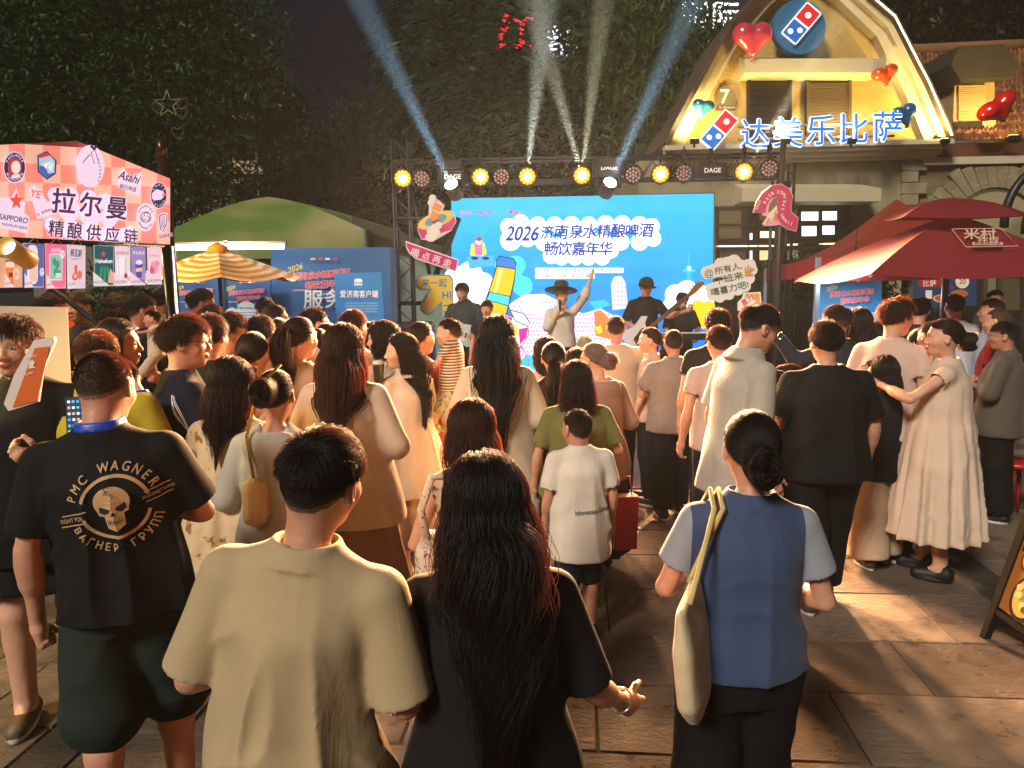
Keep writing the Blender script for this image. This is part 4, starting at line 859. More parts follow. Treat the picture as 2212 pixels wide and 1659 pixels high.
# wing with tiled roof, dormer, stone arch
def tile_mat():
    mm = bpy.data.materials.new('roof_tile'); mm.use_nodes = True; nt = mm.node_tree; N = nt.nodes; L = nt.links; b = N['Principled BSDF']; g = N.new('ShaderNodeNewGeometry'); r = N.new('ShaderNodeValToRGB')
    r.color_ramp.elements[0].color = lin('#5a3420') + (1,); r.color_ramp.elements[1].color = lin('#8a5c38') + (1,); L.new(g.outputs['Random Per Island'], r.inputs[0]); L.new(r.outputs[0], b.inputs['Base Color']); b.inputs['Roughness'].default_value = .8; return mm
tm = tile_mat(); m = MB(); e0, e1 = P(1990, 312, 13.9) - GO, P(2300, 305, 13.9) - GO; r0 = P(1960, 118, 16.6) - GO; r1 = P(2300, 102, 16.6) - GO
for i in range(12):
    for j in range(36):
        u0, u1, v0, v1 = j / 36, (j + .94) / 36, i / 12, (i + 1.12) / 12
        q = []
        for (u, v, l) in ((u0, v0, .06), (u1, v0, .06), (u1, v1, .01), (u0, v1, .01)): q.append(e0.lerp(e1, u).lerp(r0.lerp(r1, u), v) + Vector((0, -l * .5, l + .02 * math.sin(j * 2.1 + i))))
        mid_ = [(q[0] + q[1]) / 2 + Vector((0, -.03, .035)), (q[2] + q[3]) / 2 + Vector((0, -.02, .03))]; lo_ = [q[0] - Vector((0, 0, .07)), q[1] - Vector((0, 0, .07))]
        m.raw([q[0], mid_[0], q[1], q[2], mid_[1], q[3], lo_[0], lo_[1]], [(0, 1, 4, 5), (1, 2, 3, 4), (6, 7, 2, 1, 0)], tm)
rt_ = m.build('tiled_roof', G)
m = MB(); m.raw([e0 - Vector((0, 0, .08)), e1 - Vector((0, 0, .08)), r1 - Vector((0, 0, .08)), r0 - Vector((0, 0, .08))], [(0, 1, 2, 3)], mat('#2a1c12', .9)); m.tube([r0 + Vector((0, 0, .08)), r1 + Vector((0, 0, .08))], .13, mat('#7a5233', .85, bump=.5, var=.2), 8); m.build('ridge', G)
m = MB(); m.tube([e0 + Vector((-.1, -.12, -.02)), e1 + Vector((0, -.12, -.02))], .07, mat('#3a3128', .5), 8); m.build('gutter', G)
m = MB(); m.prism(pts((1998, 312), (2300, 304), (2300, 342), (1998, 346)), -.25, -.02, mat('#5a3322', .9, bump=.3, var=.25), gf(0)); m.prism(pts((1990, 342), (2300, 336), (2300, 352), (1990, 358)), -.2, .10, mat('#bdb69c', .75, bump=.2), gf(0)); m.build('eaves', G)
m = MB(); m.prism(pts((1990, 355), (2300, 350), (2300, 860), (1990, 860)), -2, -.04, mat('#94896a', .95, kind='brick', scale=1.7, col2='#776c52', bump=.8), gf(0)); m.build('stone_wall', G)
m = MB()
for k in range(17):
    a0, a1 = R(10 + k * 10), R(19.2 + k * 10); ri, ro = 100, 150 + (k % 3) * 7; cx, cy_ = 2150, -505; m.prism([(cx + ro * math.cos(a0), cy_ + ro * math.sin(a0)), (cx + ro * math.cos(a1), cy_ + ro * math.sin(a1)), (cx + ri * math.cos(a1), cy_ + ri * math.sin(a1)), (cx + ri * math.cos(a0), cy_ + ri * math.sin(a0))], -.04, .05, stone, gf(0))
m.build('stone_arch', G)
m = MB(); m.prism([(2150 + 98 * math.cos(R(a)), -505 + 98 * math.sin(R(a))) for a in range(0, 181, 12)] + pts((2052, 560), (2248, 560)), -.06, -.03, mat('#9a8f6a', .6, emit=.1), gf(0)); m.build('arch_window', G); m = MB(); m.prism(pts((1998, 560), (2300, 556), (2300, 860), (1998, 860)), -.06, .02, mat('#2a221b', .5), gf(0)); sd_ = m.build('shop_entrance', G); m = MB()
for x in (2010, 2118, 2150, 2205): m.prism(pts((x, 562), (x + 9, 562), (x + 9, 860), (x, 860)), .022, .09, mat('#4a4136', .5), gf(0))
for x0, x1, y0, y1, c in ((2128, 2148, 590, 690, '#7d745c'), (2162, 2200, 600, 670, '#57503c')): m.prism(pts((x0, y0), (x1, y0), (x1, y1), (x0, y1)), .022, .04, mat(c, .4), gf(0))
m.build('door_frame', sd_)
m = MB(); m.tube([gf(0)(2212 + 115 * math.cos(R(a)), -500 + 135 * math.sin(R(a)), .9) for a in range(60, 185, 8)], .07, mat('#25282a', .4, metal=.6), 8); m.tube([gf(0)(2232 + 95 * math.cos(R(a)), -512 + 110 * math.sin(R(a)), .9) for a in range(60, 185, 8)], .05, mat('#25282a', .4, metal=.6), 8); m.build('arch_ironwork', G)
# dormer
dm = MB(); d0 = 14.2; fd_ = lambda a, b, z=0.: P(a, -b, d0) - GO - Vector((0, z, 0))
dm.prism(pts((2062, 178), (2148, 176), (2152, 284), (2058, 286)), -1.6, 0, mat('#a58f62', .85, bump=.5, var=.15), fd_); do = dm.build('dormer', G)
mm = MB(); mm.prism(pts((2030, 150), (2048, 112), (2142, 108), (2172, 150), (2166, 176), (2066, 182), (2052, 190)), -1.9, .35, mat('#2c2518', .95, bump=.7, var=.3), fd_); mm.build('dormer_roof', do)
mm = MB()
for k in range(16): mm.prism(pts((2068, 186 + k * 4.7), (2126, 185 + k * 4.7), (2126, 188.6 + k * 4.7), (2068, 189.6 + k * 4.7)), .005, .045, mat('#b79a68', .7), fd_)
mm.prism(pts((2058, 264), (2120, 262), (2120, 276), (2058, 278)), .005, .03, mat('#1c140e', .8), fd_); mm.build('louvre', do)
# floodlights on the cornice give the gable its yellow glow
for i, x in enumerate((1478, 1664, 1798, 1988)):
    q = P(x, 322, GY) - Vector((0, .75, 0)); fl = thing('floodlight', ['small floodlight on the cornice below the blue heart at the left end', 'small floodlight on the cornice under the first blue character', 'small floodlight on the cornice under the middle characters', 'small floodlight on the cornice at the right end of the gable'][i], 'floodlight', q, 0, 'floodlights along the cornice')
    m = MB(); m.box((0, 0, 0), (.15, .07, .07), mat('#18181a', .5), (R(-35), 0, 0), .01); m.box((0, .03, -.06), (.04, .02, .08), mat('#18181a', .5)); m.build('housing', fl); m = MB(); m.box((0, .025, .04), (.12, .035, .01), mat('#ffd98a', emit=6), (R(-35), 0, 0)); m.build('lens', fl)
    ld = bpy.data.lights.new('flood', 'SPOT'); ld.energy = 150; ld.color = (1, .74, .22); ld.spot_size = R(140); ld.spot_blend = .8; ld.shadow_soft_size = .1; lo = bpy.data.objects.new('flood', ld); COL.objects.link(lo); lo.parent = fl; lo.location = (0, .02, .12); lo.rotation_euler = (R(180 - 28), 0, 0)
for i, x in enumerate((2030, 2190)):
    q = P(x, 300, 13.2); fl = thing('floodlight', ['small floodlight on the gutter under the dormer', 'small floodlight on the gutter under the big red heart'][i], 'floodlight', q, 0, 'floodlights along the gutter')
    m = MB(); m.box((0, 0, 0), (.2, .1, .1), mat('#18181a', .5), (R(-35), 0, 0), .01); m.build('housing', fl); m = MB(); m.box((0, .03, .055), (.16, .05, .012), mat('#ffc56a', emit=6), (R(-35), 0, 0)); m.build('lens', fl)
    ld = bpy.data.lights.new('flood', 'SPOT'); ld.energy = 150; ld.color = (1, .66, .2); ld.spot_size = R(150); ld.spot_blend = .8; ld.shadow_soft_size = .1; lo = bpy.data.objects.new('flood', ld); COL.objects.link(lo); lo.parent = fl; lo.location = (0, .02, .12); lo.rotation_euler = (R(180 - 30), 0, 0)
# ---- signs and hearts on the house
def heart(px, py, wpx, col, Y, label, tilt=0., squash=1.):
    o = thing('heart_balloon', label, 'balloon', P(px, py, Y)); r = wpx * Y / FPX / 2
    f = Field((-1.3, -.8, -1.3), (1.3, .8, 1.2), .05); f.ell((-.45, 0, .28), (.56, .48, .52), .12); f.ell((.45, 0, .28), (.56, .48, .52), .12); f.cone((-.36, 0, .1), (0, 0, -.62), .52, .20, .2); f.cone((.36, 0, .1), (0, 0, -.62), .52, .20, .2)
    V, F = f.mesh(); V = relax(V, F, 3, .5) * (r, r, r * squash); ob = link('balloon_skin', mesh_np('balloon', V, [F]), o, [mat(col, .22, coat=.6)]); ob.rotation_euler = (0, R(tilt), 0)
    m = MB(); m.tube([(0, .0, -.76 * r * squash), (0, .02, -.9 * r * squash), (0, .1, -.95 * r * squash)], [.02, .035, .01], mat(col, .3), 8); kn = m.build('knot', o); kn.rotation_euler = (0, R(tilt), 0); return o
heart(1625, 84, 80, '#b83a50', 12.9, 'large dusky pink heart balloon beside the round blue sign'); heart(1912, 161, 54, '#c24a12', 12.9, 'orange heart balloon on the right gable edge', -18, .8)
heart(1519, 232, 46, '#1f5f86', 12.9, 'small blue heart balloon left of the house number plate', 8, .85); heart(1954, 248, 52, '#15558c', 12.9, 'blue heart balloon after the last blue character', -20); heart(2156, 235, 82, '#c01410', 13.0, 'large glossy red heart balloon on the tiled roof', -35, .75)
def domino(A, cx, cy_, L, w_, rot):
    """two-tone tile with one and two dots"""
    ca, sa = math.cos(rot), math.sin(rot); f = lambda a, b: (cx + a * ca - b * sa, cy_ + a * sa + b * ca)
    A.rect(cx, cy_, L + 6, w_ + 6, '#f4f4f4', rot, 5); q = f(L * .26, 0); A.rect(q[0], q[1], L * .46, w_, '#d01822', rot, 2); q = f(-L * .26, 0); A.rect(q[0], q[1], L * .46, w_, '#0a5fae', rot, 2)
    q = f(L * .26, 0); A.circ(q[0], q[1], w_ * .19, '#ffffff')
    for s_ in (-1, 1): q = f(-L * .26 + s_ * w_ * .2, s_ * -w_ * .2); A.circ(q[0], q[1], w_ * .17, '#ffffff')
sg = thing('round_sign', 'round blue sign with a red and blue dotted tile high on the gable', 'sign', P(1727, 58, GY - .4)); so_ = Vector(sg.location); sfr = lambda a, b, z=0.: P(a, -b, GY - .4) - so_ - Vector((0, z, 0))
m = MB(); m.prism([(1727 + 57 * math.cos(t), -58 + 59 * math.sin(t)) for t in [2 * math.pi * k / 40 for k in range(40)]], -.14, 0, mat('#2c6f9c', .5), sfr); m.build('disc', sg)
A = Art(sfr, emit=.75, z=.06, step=.004); domino(A, 1728, -53, 84, 36, R(50)); A.build('emblem', sg)
sg = thing('shop_sign', 'lit blue shop-name characters with a dotted tile below the shutters', 'sign', P(1720, 285, GY - .55)); so2 = Vector(sg.location); sf2 = lambda a, b, z=0.: P(a, -b, GY - .55) - so2 - Vector((0, z, 0))
A = Art(sf2, emit=.95, z=.0, step=.02); domino(A, 1553, -281, 84, 34, R(50)); A.build('emblem', sg)
A = Art(sf2, emit=1.1, z=.0, step=.03)
for i, ch in enumerate('达美乐比萨'): A.text(ch, 1631 + i * 67.5, -289 + i * 2.2 , 69, '#0c62d8', .008, out=('#eef8ff', .045), sx=.96)
A.build('lettering', sg); m = MB(); m.tube([sf2(1595, -300, -.05), sf2(1935, -292, -.05)], .02, mat('#8a8a84', .5), 6); m.tube([sf2(1595, -272, -.05), sf2(1935, -264, -.05)], .02, mat('#8a8a84', .5), 6); m.build('rail', sg)
sg = thing('number_plate', 'dark arched number plate reading 7 on the yellow gable', 'sign', P(1565, 214, GY - .1)); so3 = Vector(sg.location); sf3 = lambda a, b, z=0.: P(a, -b, GY - .05) - so3 - Vector((0, z, 0))
m = MB(); m.prism(pts((1543, 240), (1587, 240), (1587, 205)) + [(1565 + 20 * math.cos(R(a)), -203 + 15 * math.sin(R(a))) for a in range(20, 161, 20)] + pts((1543, 205)), 0, .05, mat('#6a5c40', .5, bump=.2), sf3); m.build('plate', sg)
A = Art(sf3, z=.055, step=.003); A.text('7', 1564, -210, 42, '#f2ead0', .02); A.rect(1565, -234, 38, 8, '#4a2a1c'); A.text('经二路历史建筑', 1568, -234, 5, '#e8dcc0'); A.build('lettering', sg)
# ------------------------------------------------------------------ stage
blk = mat('#101012', .55, metal=.3); blk2 = mat('#17171a', .7); alu = mat('#8c8f94', .35, metal=.9); steel = mat('#30343a', .45, metal=.7)
st = thing('stage', 'low dark stage deck with a pale blue front panel', 'stage', (P(1255, 605, 10.2).x, 10.2, 0)); sx = st.location.x
m = MB(); m.box((0, .35, .24), (5.4, 2.5, .06), mat('#22262c', .5, bump=.2)); m.build('deck', st)
m = MB(); m.box((0, -.92, .105), (5.4, .05, .21), mat('#a8c6da', .5)); m.build('front_panel', st)
SY = 11.0
sc_ = thing('led_screen', 'big bright blue LED screen at the back of the stage with festival artwork', 'screen', (P(1258, 605, SY).x, SY, .27)); sO = Vector(sc_.location)
sfr0 = PFV(975, 11.12, 1542, 10.86)
def sfr_(a, b, z=0.): return sfr0(a, b, z) - sO
m = MB(); m.prism(pts((972, 429), (1544, 416), (1540, 810), (975, 812)), -.12, -.002, blk2, sfr_); m.build('cabinet', sc_)
A = Art(sfr_, emit=1.15, z=.0, step=.003)
def Z(x, y): return 810 + x * .3662, -(270 + y * .3662)
def S(*q): return [Z(a, b) for a, b in q]
grad = ['#0a9ee4', '#069ae3', '#0496e2', '#028fdf', '#0187da', '#007fd5', '#0077d0', '#0070ca', '#016ac4', '#0364be']
for i, c in enumerate(grad):
    y0, y1 = 430 + i * 38 - 2, 430 + (i + 1) * 38; t0, t1 = (y0 - 430) / 382, (y1 - 430) / 382
    A.poly(pts((975 + t0 * 2, y0 + (1 if i else 1)), (1542 - t0 * 4, y0 - 9 + t0 * 9 if i else 418), (1542 - t1 * 4, y1 - 9 + t1 * 9), (975 + t1 * 2, y1)), c, up=False)
A.z += .003
A.emit = 1.35
def cl(bl, c='#ffffff', e=None):
    A.cloud([Z(x, y) + (r * .3662,) for x, y, r in bl], c)
cl([(480, 900, 70), (560, 880, 75), (640, 930, 60), (520, 1000, 90), (620, 1020, 80), (470, 1100, 80), (560, 1120, 90)])
A.emit = 1.0; cl([(760, 830, 55), (830, 830, 60), (800, 900, 70), (870, 950, 60), (740, 950, 60)], '#35d0ee')
A.emit = 1.3; cl([(790, 600, 50), (860, 580, 52), (960, 590, 50), (1060, 590, 50), (1160, 590, 52), (1260, 590, 50), (1360, 585, 52), (1460, 585, 52), (1560, 590, 52), (1630, 600, 50), (800, 680, 62), (900, 660, 60), (1000, 690, 55), (1640, 670, 48), (1560, 690, 52), (1450, 690, 50), (1340, 690, 60), (1240, 690, 60), (1140, 690, 60), (1060, 720, 60), (1040, 770, 50), (1100, 780, 48), (1180, 780, 48), (1260, 780, 48), (1340, 780, 48), (1390, 740, 48)])
A.emit = .9; nb = '#183f9e'
q = Z(868, 640); A.text('2026', q[0], q[1], 44, nb, .03, shear=.3, fit=72); 
for i, ch in enumerate('济南泉水精酿啤酒'): q = Z(1018 + i * 83, 632 - i * 1.5); A.text(ch, q[0], q[1], 31 + (i % 2) * 2, nb, .03, shear=.12, rot=.03 * (-1) ** i)
for i, ch in enumerate('畅饮嘉年华'): q = Z(1040 + i * 80, 730); A.text(ch, q[0], q[1], 32, nb, .03, shear=.12, rot=.04 * (-1) ** i)
A.emit = .8; 
for x, t_, c in ((540, '爱济南', '#ff3a6a'), (640, '济南日报', '#c03040'), (835, '新黄河', '#e02848')): q = Z(x, 520); A.text(t_, q[0], q[1], 9, c, .02)
q = Z(835, 514); A.text('●', q[0] - 12, q[1], 9, '#d02038')
A.emit = 1.2
for y, w_, x in ((858, 520, 1205), (892, 350, 1120)): q = Z(x, y); A.rect(q[0], q[1], w_ * .3662, 11, '#eaf6ff', rad=3)
A.emit = .9; q = Z(1205, 858); A.text('指导单位：济南市委宣传部、济南市商务局', q[0], q[1], 9.6, '#1450b0', .012, fit=182); q = Z(1120, 892); A.text('主办单位：济南日报报业集团', q[0], q[1], 9.6, '#1450b0', .012, fit=122)
# pink dotted land and tower
A.emit = 1.05; pk = '#f2c8f0'
A.poly(S((790, 1060), (880, 1000), (1000, 995), (1090, 1040), (1150, 1090), (1230, 1110), (1330, 1080), (1400, 1120), (1400, 1380), (860, 1390), (850, 1180)), pk); A.poly(S((1390, 940), (1410, 895), (1450, 890), (1475, 930), (1490, 1080), (1400, 1090)), pk)
A.emit = .9
for i in range(28):
    for j in range(16):
        x, y = 830 + i * 21 + (j % 2) * 10, 1020 + j * 24
        if (y > 1110 or (x < 1090 and y > 1020 + abs(x - 960) * .2)) and x < 1390: q = Z(x, y); A.rect(q[0], q[1], 2.2, 3.4, '#a06ac8', .4); A.z -= .003
for i in range(4):
    for j in range(6): q = Z(1408 + i * 22, 930 + j * 26); A.rect(q[0], q[1], 2.2, 3.4, '#a06ac8', .4); A.z -= .003
A.z += .003
A.emit = 1.2; cl([(900, 1070, 36), (960, 1080, 40), (1010, 1090, 30)]); A.emit = 1.; A.poly(S((1260, 1040), (1350, 1030), (1390, 1060), (1300, 1090)), '#28b4e8'); A.poly(S((1290, 1100), (1330, 1090), (1420, 1180), (1380, 1260), (1300, 1240)), '#ff7a3a'); A.poly(S((1300, 1190), (1330, 1180), (1340, 1220), (1310, 1230)), '#ffd23a')
A.poly(S((840, 1400), (900, 1350), (1000, 1380), (1250, 1390), (1400, 1375), (1400, 1460), (840, 1460)), '#1fc2ee')
# bottle, cap, can
def out(q, c, w_=3.): A.poly(S(*q), c); A.stroke(S(*(list(q) + [q[0]])), w_, '#10224a')
A.emit = 1.0; out([(722, 830), (832, 850), (822, 930), (780, 1110), (700, 1200), (640, 1080), (690, 940)], '#f5b51e'); A.poly(S((735, 850), (760, 855), (730, 960), (690, 1060), (680, 1040), (715, 950)), '#ffe07a'); out([(680, 985), (800, 1010), (790, 1065), (665, 1030)], '#38c8e6', 2); out([(722, 800), (735, 775), (820, 790), (835, 815), (830, 850), (722, 832)], '#1f76cc', 2.4)
out([(760, 1110), (900, 1160), (910, 1230), (860, 1310), (770, 1250)], '#eaf2fa', 2); A.poly(S((770, 1120), (815, 1135), (800, 1190), (765, 1175)), '#e81e8c'); A.poly(S((850, 1200), (905, 1190), (895, 1250), (858, 1290)), '#e81e8c'); A.poly(S((805, 1170), (850, 1185), (840, 1240), (795, 1220)), '#f7c62a'); out([(800, 1090), (880, 1110), (918, 1165), (905, 1185), (830, 1150)], '#cfe2ee', 2)
# disc-jockey desk with a small red-capped figure
A.emit = 1.; A.poly(S((545, 780), (705, 770), (710, 830), (565, 850)), '#3fa8ee'); A.poly(S((570, 770), (575, 710), (610, 690), (650, 700), (665, 760), (640, 775)), '#f4dc3a'); A.poly(S((590, 700), (640, 695), (640, 770), (600, 775)), '#e86aa8'); q = Z(620, 690); A.circ(q[0], q[1], 7, '#e8e0d8'); q = Z(620, 676); A.circ(q[0], q[1], 6.5, '#d8202a', 4.4)
for x in (595, 660): q = Z(x, 788); A.circ(q[0], q[1], 8, '#1a2a6a', 3.4)
# television tower, right cloud, heart
A.emit = .9; A.stroke(S((1838, 765), (1840, 930)), 2.2, '#22c8f0'); q = Z(1840, 860); A.circ(q[0], q[1], 14, '#22c8f0', 4); q = Z(1840, 846); A.circ(q[0], q[1], 5, '#d8f4ff'); A.stroke(S((1825, 930), (1832, 870)), 1.6, '#22c8f0'); A.stroke(S((1855, 930), (1848, 870)), 1.6, '#22c8f0')
A.emit = 1.3; cl([(1760, 1000, 60), (1830, 980, 65), (1900, 1000, 60), (1940, 1040, 45), (1740, 1060, 50), (1850, 1060, 90)])
A.emit = .9; cl([(1895, 1075, 44), (1955, 1070, 36)], '#ffc81a'); A.poly(S((1855, 1090), (1975, 1085), (1960, 1170), (1920, 1200), (1880, 1150)), '#ffc81a')
A.build('picture', sc_)
# truss frame carrying the lamps
tr = thing('lighting_truss', 'dark steel lighting truss above the screen with two uprights', 'truss', (P(1258, 605, 10.4).x, 10.4, 0)); tO = Vector(tr.location)
m = MB(); L0, L1 = P(846, 396, 10.5) - tO, P(1692, 380, 10.3) - tO; dz = Vector((0, 0, .30)); dy = Vector((0, .3, 0))
for o in (Vector(), dz, dz + dy, dy): m.tube([L0 + o, L1 + o], .02, steel, 6)
for i in range(14):
    a, b = L0.lerp(L1, i / 14), L0.lerp(L1, (i + .5) / 14), ; c = L0.lerp(L1, (i + 1) / 14)
    for o in (Vector(), dy): m.tube([a + o, b + dz + o, c + o], .011, steel, 5)
m.build('beam', tr)
def upright(x0, y0, y1, Y, nm):
    mm = MB(); t_, bt = P(x0, y0, Y) - tO, P(x0, y1, Y) - tO; bt.x = t_.x; bt.z = 0
    for ox in (0, .22):
        for oy in (0, .22): mm.tube([t_ + Vector((ox, oy, 0)), bt + Vector((ox, oy, 0))], .022, steel, 6)
    n = 10
    for i in range(n): mm.tube([bt.lerp(t_, i / n), bt.lerp(t_, (i + .5) / n) + Vector((.22, 0, 0)), bt.lerp(t_, (i + 1) / n)], .011, steel, 5)
    mm.build(nm, tr)
upright(846, 300, 860, 10.5, 'tower'); upright(1682, 352, 800, 10.3, 'tower')
m = MB(); a = P(880, 560, 10.9) - tO; m.tube([P(890, 410, 10.7) - tO, P(938, 640, 10.7) - tO], .03, blk, 6); m.tube([P(990, 470, 10.8) - tO, P(940, 600, 10.8) - tO], .05, blk, 6); m.tube([P(855, 655, 10.5) - tO, P(975, 655, 10.5) - tO], .03, blk, 6); m.tube([P(855, 473, 10.5) - tO, P(975, 470, 10.5) - tO], .03, blk, 6); m.build('bracing', tr)
# lamps
def par(px, py, Y, on, label, energy=0.):
    q = P(px, py, Y); o = thing('stage_lamp', label, 'stage lamp', q, 0, 'amber stage lamps' if on else 'unlit stage lamps'); d = (Vector((q.x * .45, 2.5, 1.3)) - q).normalized(); ax = d.to_track_quat('Z', 'X').to_matrix(); r = .125
    m = MB(); m.lathe([(.02, -.2), (.09, -.19), (r, -.06), (r + .006, .03), (r - .008, .03), (r - .012, .0)], blk, n=24, ax=ax); m.build('housing', o)
    m = MB(); m.tube([ax @ Vector((-.15, 0, -.05)), ax @ Vector((-.15, 0, 0)) + Vector((0, .02, .2)), ax @ Vector((.15, 0, 0)) + Vector((0, .02, .2)), ax @ Vector((.15, 0, -.05))], .012, blk, 5); m.box((0, .02, .25), (.05, .05, .12), blk); m.build('yoke', o)
    m = MB(); le = mat('#ffc04a', emit=70) if on else mat('#b89a98', .25, emit=.10); hexs = [(0, 0)] + [(1, k) for k in range(6)] + [(2, k) for k in range(12)]
    le2 = mat('#ff7a08', emit=3.2) if on else le  # outer LEDs tinted orange to imitate the glow around the lamp
    for rr_, k in hexs:
        t = 2 * math.pi * k / (6 * rr_) if rr_ else 0; c = ax @ Vector((rr_ * .043 * math.cos(t), rr_ * .043 * math.sin(t), .006)); m.lathe([(.019, 0), (.016, .012), (.006, .016)], le2 if rr_ == 2 else le, c, 10, True, ax)
    m.build('led_array', o)
    if on:
        ld = bpy.data.lights.new('amber_beam', 'SPOT'); ld.energy = energy; ld.color = (1, .55, .26); ld.spot_size = R(66); ld.spot_blend = 1.; ld.shadow_soft_size = .3; lo = bpy.data.objects.new('amber_beam', ld); COL.objects.link(lo); lo.parent = o; lo.location = d * .05; lo.rotation_euler = d.to_track_quat('-Z', 'Y').to_euler()
    return o
for (x, y), lb, en in zip(((870, 385), (1038, 382), (1139, 381), (1257, 379), (1427, 376), (1607, 371)), ('lit amber stage lamp at the left end of the truss', 'lit amber stage lamp right of the left white moving head', 'third lit amber stage lamp, above the first characters of the screen title', 'lit amber stage lamp over the middle of the screen', 'lit amber stage lamp right of the right white moving head', 'brightest amber stage lamp at the right, in front of the gabled house'), (5000, 5600, 6200, 6400, 5600, 7000)): par(x, y, 10.0, True, lb, en)
def beam(lamp, q, to, e, col, size):
    d = (to - q).normalized(); ld = bpy.data.lights.new('beam', 'SPOT'); ld.energy = e; ld.color = col; ld.spot_size = R(size); ld.spot_blend = .7; ld.shadow_soft_size = .03
    lo = bpy.data.objects.new('beam', ld); COL.objects.link(lo); lo.parent = lamp; lo.location = d * .15; lo.rotation_euler = d.to_track_quat('-Z', 'Y').to_euler()
LAMPS = [o for o in bpy.data.objects if o.get('category') == 'stage lamp' and 'amber' in o['label']]
def lamp_at(t): return next(o for o in LAMPS if t in o['label'])
o = lamp_at('brightest'); beam(o, o.location, Vector((3.9, 3.0, 7.2)), 360000, (1, .74, .4), 7); o = lamp_at('third'); beam(o, o.location, Vector((.7, 3.0, 7.6)), 360000, (1, .86, .62), 8)
o = lamp_at('over the middle'); beam(o, o.location, Vector((1.0, 3.0, 8.)), 360000, (1, .76, .42), 7); beam(o, o.location, Vector((-1.2, 3.0, 7.4)), 330000, (1, .8, .5), 7)
for x, y, lb in ((911, 386, 'unlit round stage lamp beside the leftmost amber lamp'), (1083, 382, 'unlit round stage lamp between the second and third amber lamps'), (1368, 377, 'unlit round stage lamp beside the right white moving head'), (1477, 374, 'unlit round stage lamp right of the fifth amber lamp'), (1662, 364, 'unlit reddish stage lamp near the right upright')): par(x, y, 10.05, False, lb)
for x, y, rx, lb in ((978, 405, -.25, 'white moving head lamp above the top left corner of the screen'), (1315, 401, .2, 'white moving head lamp above the screen title, right of the middle amber lamp')):
    q = P(x, y, 10.0); o = thing('moving_head_lamp', lb, 'stage lamp', q, 0, 'white moving heads'); d = Vector((rx, -.75, .55)).normalized(); ax = d.to_track_quat('Z', 'X').to_matrix()
    m = MB(); m.box((0, .1, .30), (.26, .22, .12), blk, None, .02); m.build('base', o); m = MB(); m.box((-.15, .06, .12), (.04, .1, .3), blk, None, .01); m.box((.15, .06, .12), (.04, .1, .3), blk, None, .01); m.box((0, .06, .255), (.30, .09, .03), blk); m.build('yoke', o)
    m = MB(); m.lathe([(.05, -.2), (.1, -.16), (.11, 0), (.10, .06), (.085, .06)], blk, n=20, ax=ax); m.build('head', o); m = MB(); m.lathe([(.085, .062), (.06, .085), (.02, .092)], mat('#e8f8ff', emit=22), n=20, ax=ax); m.build('lens', o)
    for k, (tx, ty) in enumerate(((rx, .0),)):
        ld = bpy.data.lights.new('white_beam', 'SPOT'); ld.energy = 380000; ld.color = (.6, .84, 1); ld.spot_size = R(7); ld.spot_blend = .6; ld.shadow_soft_size = .05; lo = bpy.data.objects.new('white_beam', ld); COL.objects.link(lo); lo.parent = o; lo.location = d * .12; lo.rotation_euler = d.to_track_quat('-Z', 'Y').to_euler()
for x, y, lb in ((978, 382, 'black lettered lamp bar above the left white moving head'), (1316, 362, 'black lettered lamp bar above the right white moving head'), (1539, 368, 'black lettered lamp bar left of the brightest amber lamp')):
    q = P(x, y, 10.02); o = thing('lamp_bar', lb, 'stage lamp', q, 0, 'lettered lamp bars'); m = MB(); m.box((0, .1, 0), (.42, .18, .2), blk, None, .02); m.build('case', o); m = MB(); m.box((0, .1, .2), (.05, .05, .2), blk); m.build('clamp', o)
    A = Art(frame((0, -.012 + .02, 0), (1, 0, 0), (0, 0, 1)), emit=.5, z=.022); A.text('DAGE', 0, 0, .085, '#d8d8d8', .01); A.build('lettering', o)
# ---- cut-out sign boards on the scaffold
def board(name, label, outline, art, Y=10.2, th=.03, base='#e9e6e0', fr=None, emit=0., cat='sign', edge=None, grp=None):
    f0 = fr or PF(Y); cx = sum(p[0] for p in outline) / len(outline); cyy = sum(p[1] for p in outline) / len(outline); O = f0(cx, cyy); o = thing(name, label, cat, O, 0, grp); f = lambda a, b, z=0.: f0(a, b, z) - O
    m = MB(); m.prism(outline, -th, 0, mat(edge or base, .6), f, mat(base, .6, emit=emit) if emit else mat(base, .6)); m.build('board', o)
    A = Art(f, emit=emit); art(A)
    if A.mb.f: A.build('print', o)
    return o
def cloudline(bl, n=16):
    """outline of a union of discs as seen from their centre"""
    cx = sum(b[0] for b in bl) / len(bl); cyy = sum(b[1] for b in bl) / len(bl); o = []
    for k in range(n * 5):
        t = 2 * math.pi * k / (n * 5); d = (math.cos(t), math.sin(t)); best = 1
        for x, y, r in bl:
            px, py = x - cx, y - cyy; b_ = px * d[0] + py * d[1]; c = px * px + py * py - r * r; dd = b_ * b_ - c
            if dd > 0: best = max(best, b_ + math.sqrt(dd))
        o.append((cx + best * d[0], cyy + best * d[1]))
    return o
def W(x, y): return 837 + x * .1953, -(405 + y * .1953)   # coordinates measured on an enlargement of the left boards
def WS(*q): return [W(a, b) for a, b in q]
